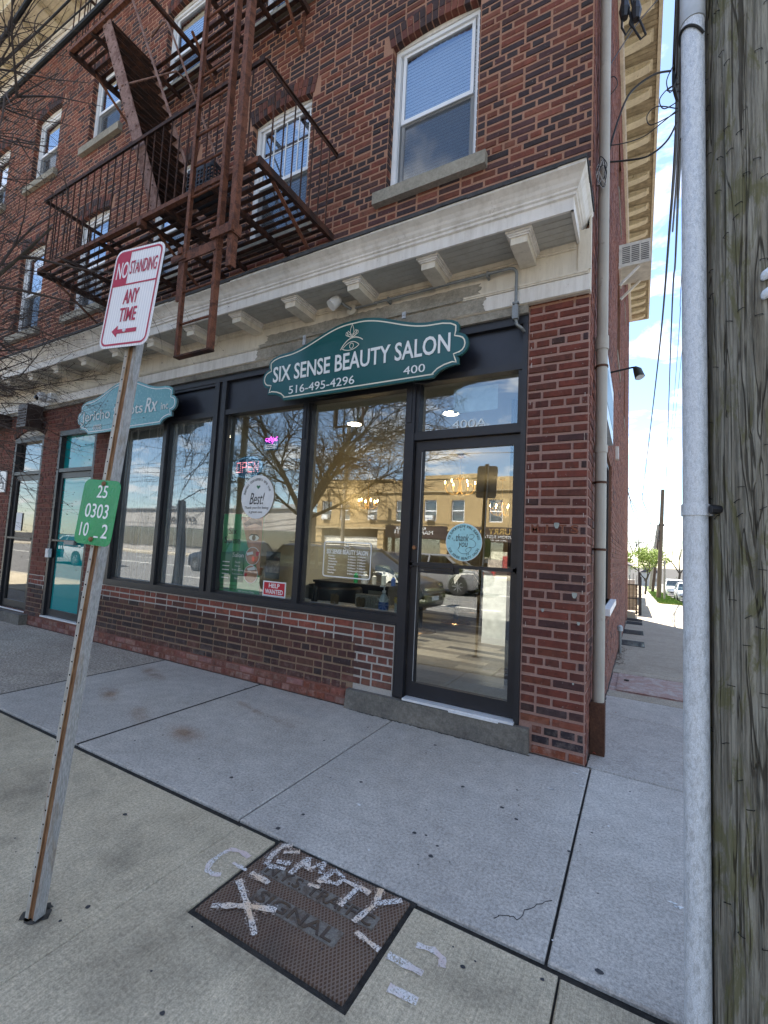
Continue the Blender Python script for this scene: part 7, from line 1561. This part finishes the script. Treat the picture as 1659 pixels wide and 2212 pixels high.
for a, b, mt in ((-18, -12.3, siding), (-11.7, -6.8, dk), (-6.2, -1.3, dk), (-.7, 4.5, dk), (5.1, 10.2, dk)):
    m = MB(); m.box(a, b, 4.1, 4.14, .5, 2.35); m.build('shop_window', glass_shop if mt is dk else mt, tanw); m = MB(); m.box(a, b, 3.2, 3.3, 0, 3.0); m.build('shop_interior', dk, tanw); m = MB(); m.box(a, b, 4.1, 4.4, 0, .5); m.build('stall_riser', brown_box, tanw)
def board(nm, lab, x0, x1, z0, z1, mt, texts):
    t = thing(nm, lab, 'sign', ((x0 + x1) / 2, -28.36, (z0 + z1) / 2), R(180)); m = MB(); m.box(-(x1 - x0) / 2, (x1 - x0) / 2, 0, .08, -(z1 - z0) / 2, (z1 - z0) / 2); m.build('sign_board', mt, t)
    for s, x, z, w_, h_, c in texts: letter(s, x, -.006, z, w_, h_, c, t, depth=.01)
cg = simple('gold_letter', (.5, .33, .1), .5)
board('martial_arts_sign', 'dark martial arts shop sign across the road', -17.5, -12.2, 2.35, 3.35, brown_box, [('KOMBATIVE EDGE', .4, .3, 2.6, .2, paper), ('MARTIAL ARTS', .2, -.02, 3.4, .3, paper), ('516-673-4414', .4, -.36, 1.6, .15, paper)])
board('curry_restaurant_sign', 'dark restaurant sign reading curry days across the road', -11.4, -6.4, 2.35, 3.4, brown_box, [('CURRY DAYS', 0, .22, 3.6, .42, cg), ('FUSION RESTAURANT', 0, -.16, 3.4, .2, paper), ('(516) 609-4200', 0, -.42, 2.2, .12, paper)])
gb_ = thing('grey_store_building', 'long low grey store building across the main road', 'building', (-42, -32, 0)); gm2 = simple('grey_stucco', (.33, .31, .29), .9, scale=.6)
m = MB(); m.box(-19, 15.5, -8, 4, 0, 4.6); m.build('wall', gm2, gb_); m = MB(); m.box(-19, 15.5, 4.0, 4.08, .6, 2.6); m.build('shop_window', grey_film, gb_); m = MB(); m.box(-19.1, 15.6, 3.9, 4.2, 4.6, 4.75); m.build('coping', grey_cond, gb_)
for x in (-12, 2, 9): m = MB(); m.box(x, x + 2, -3, -1, 4.6, 5.6); m.build('roof_unit', alu_back, gb_)
letter('cricket', -42, -27.9, 3.6, 4.5, .7, dk, None, depth=.05, name='store_lettering').rotation_euler = (0, 0, R(180)); tag([o for o in C.objects if o.name.startswith('store_lettering')][0], 'dark raised store lettering on the low grey building across the road', 'lettering')
up2 = simple('pole_wood_across', (.15, .13, .1), .9)
for i, (x, y, h, lab) in enumerate(((-19.2, -24.8, 11, 'wooden utility pole across the main road near the tan building'), (-7.6, -3.6, 6.5, 'grey lamp post at the near kerb, mirrored in the streaked window'))):
    t = thing('road_pole', lab, 'pole', (x, y, 0)); m = MB(); m.tube([(0, 0, 0), (0, 0, h)], .15 if i == 0 else .08, 10); m.build('pole_shaft', up2 if i == 0 else grey_cond, t, True)
    if i == 0: m = MB(); m.box(-1.1, 1.1, -.06, .06, h - 1, h - .85); m.build('cross_arm', up2, t); m = MB(); m.tube([(.4, 0, h - 2.6), (.4, 0, h - 1.6)], .25, 12); m.build('transformer', grey_cond, t)
    else: m = MB(); m.tube([(0, 0, h - .2), (.4, -.6, h + .1), (1, -1.6, h + .2)], .04, 8); m.box(.9, 1.2, -2.1, -1.5, h + .12, h + .24); m.build('lamp_arm', grey_cond, t)
for k in range(5): wire('road_wire', ('topmost', 'second', 'middle', 'fourth', 'lowest')[k] + ' of the five long wires along the far side of the main road', [(-90, -24.6, 9.8 - k * .45), (-40, -24.6, 8.9 - k * .45), (-19.2, -24.8, 10.0 - k * .45), (10, -24.6, 9.0 - k * .45)], .022, grp='wires along the far side of the main road')
tree(-27, -34, 0, 9, .2, 41, 'bare tree beside the low grey building across the road', levels=5, minr=.012); tree(-22.5, -30.5, 0, 5, .12, 42, 'small bare shrubby tree left of the tan building', levels=5, minr=.01)
print('objects', len(bpy.data.objects))
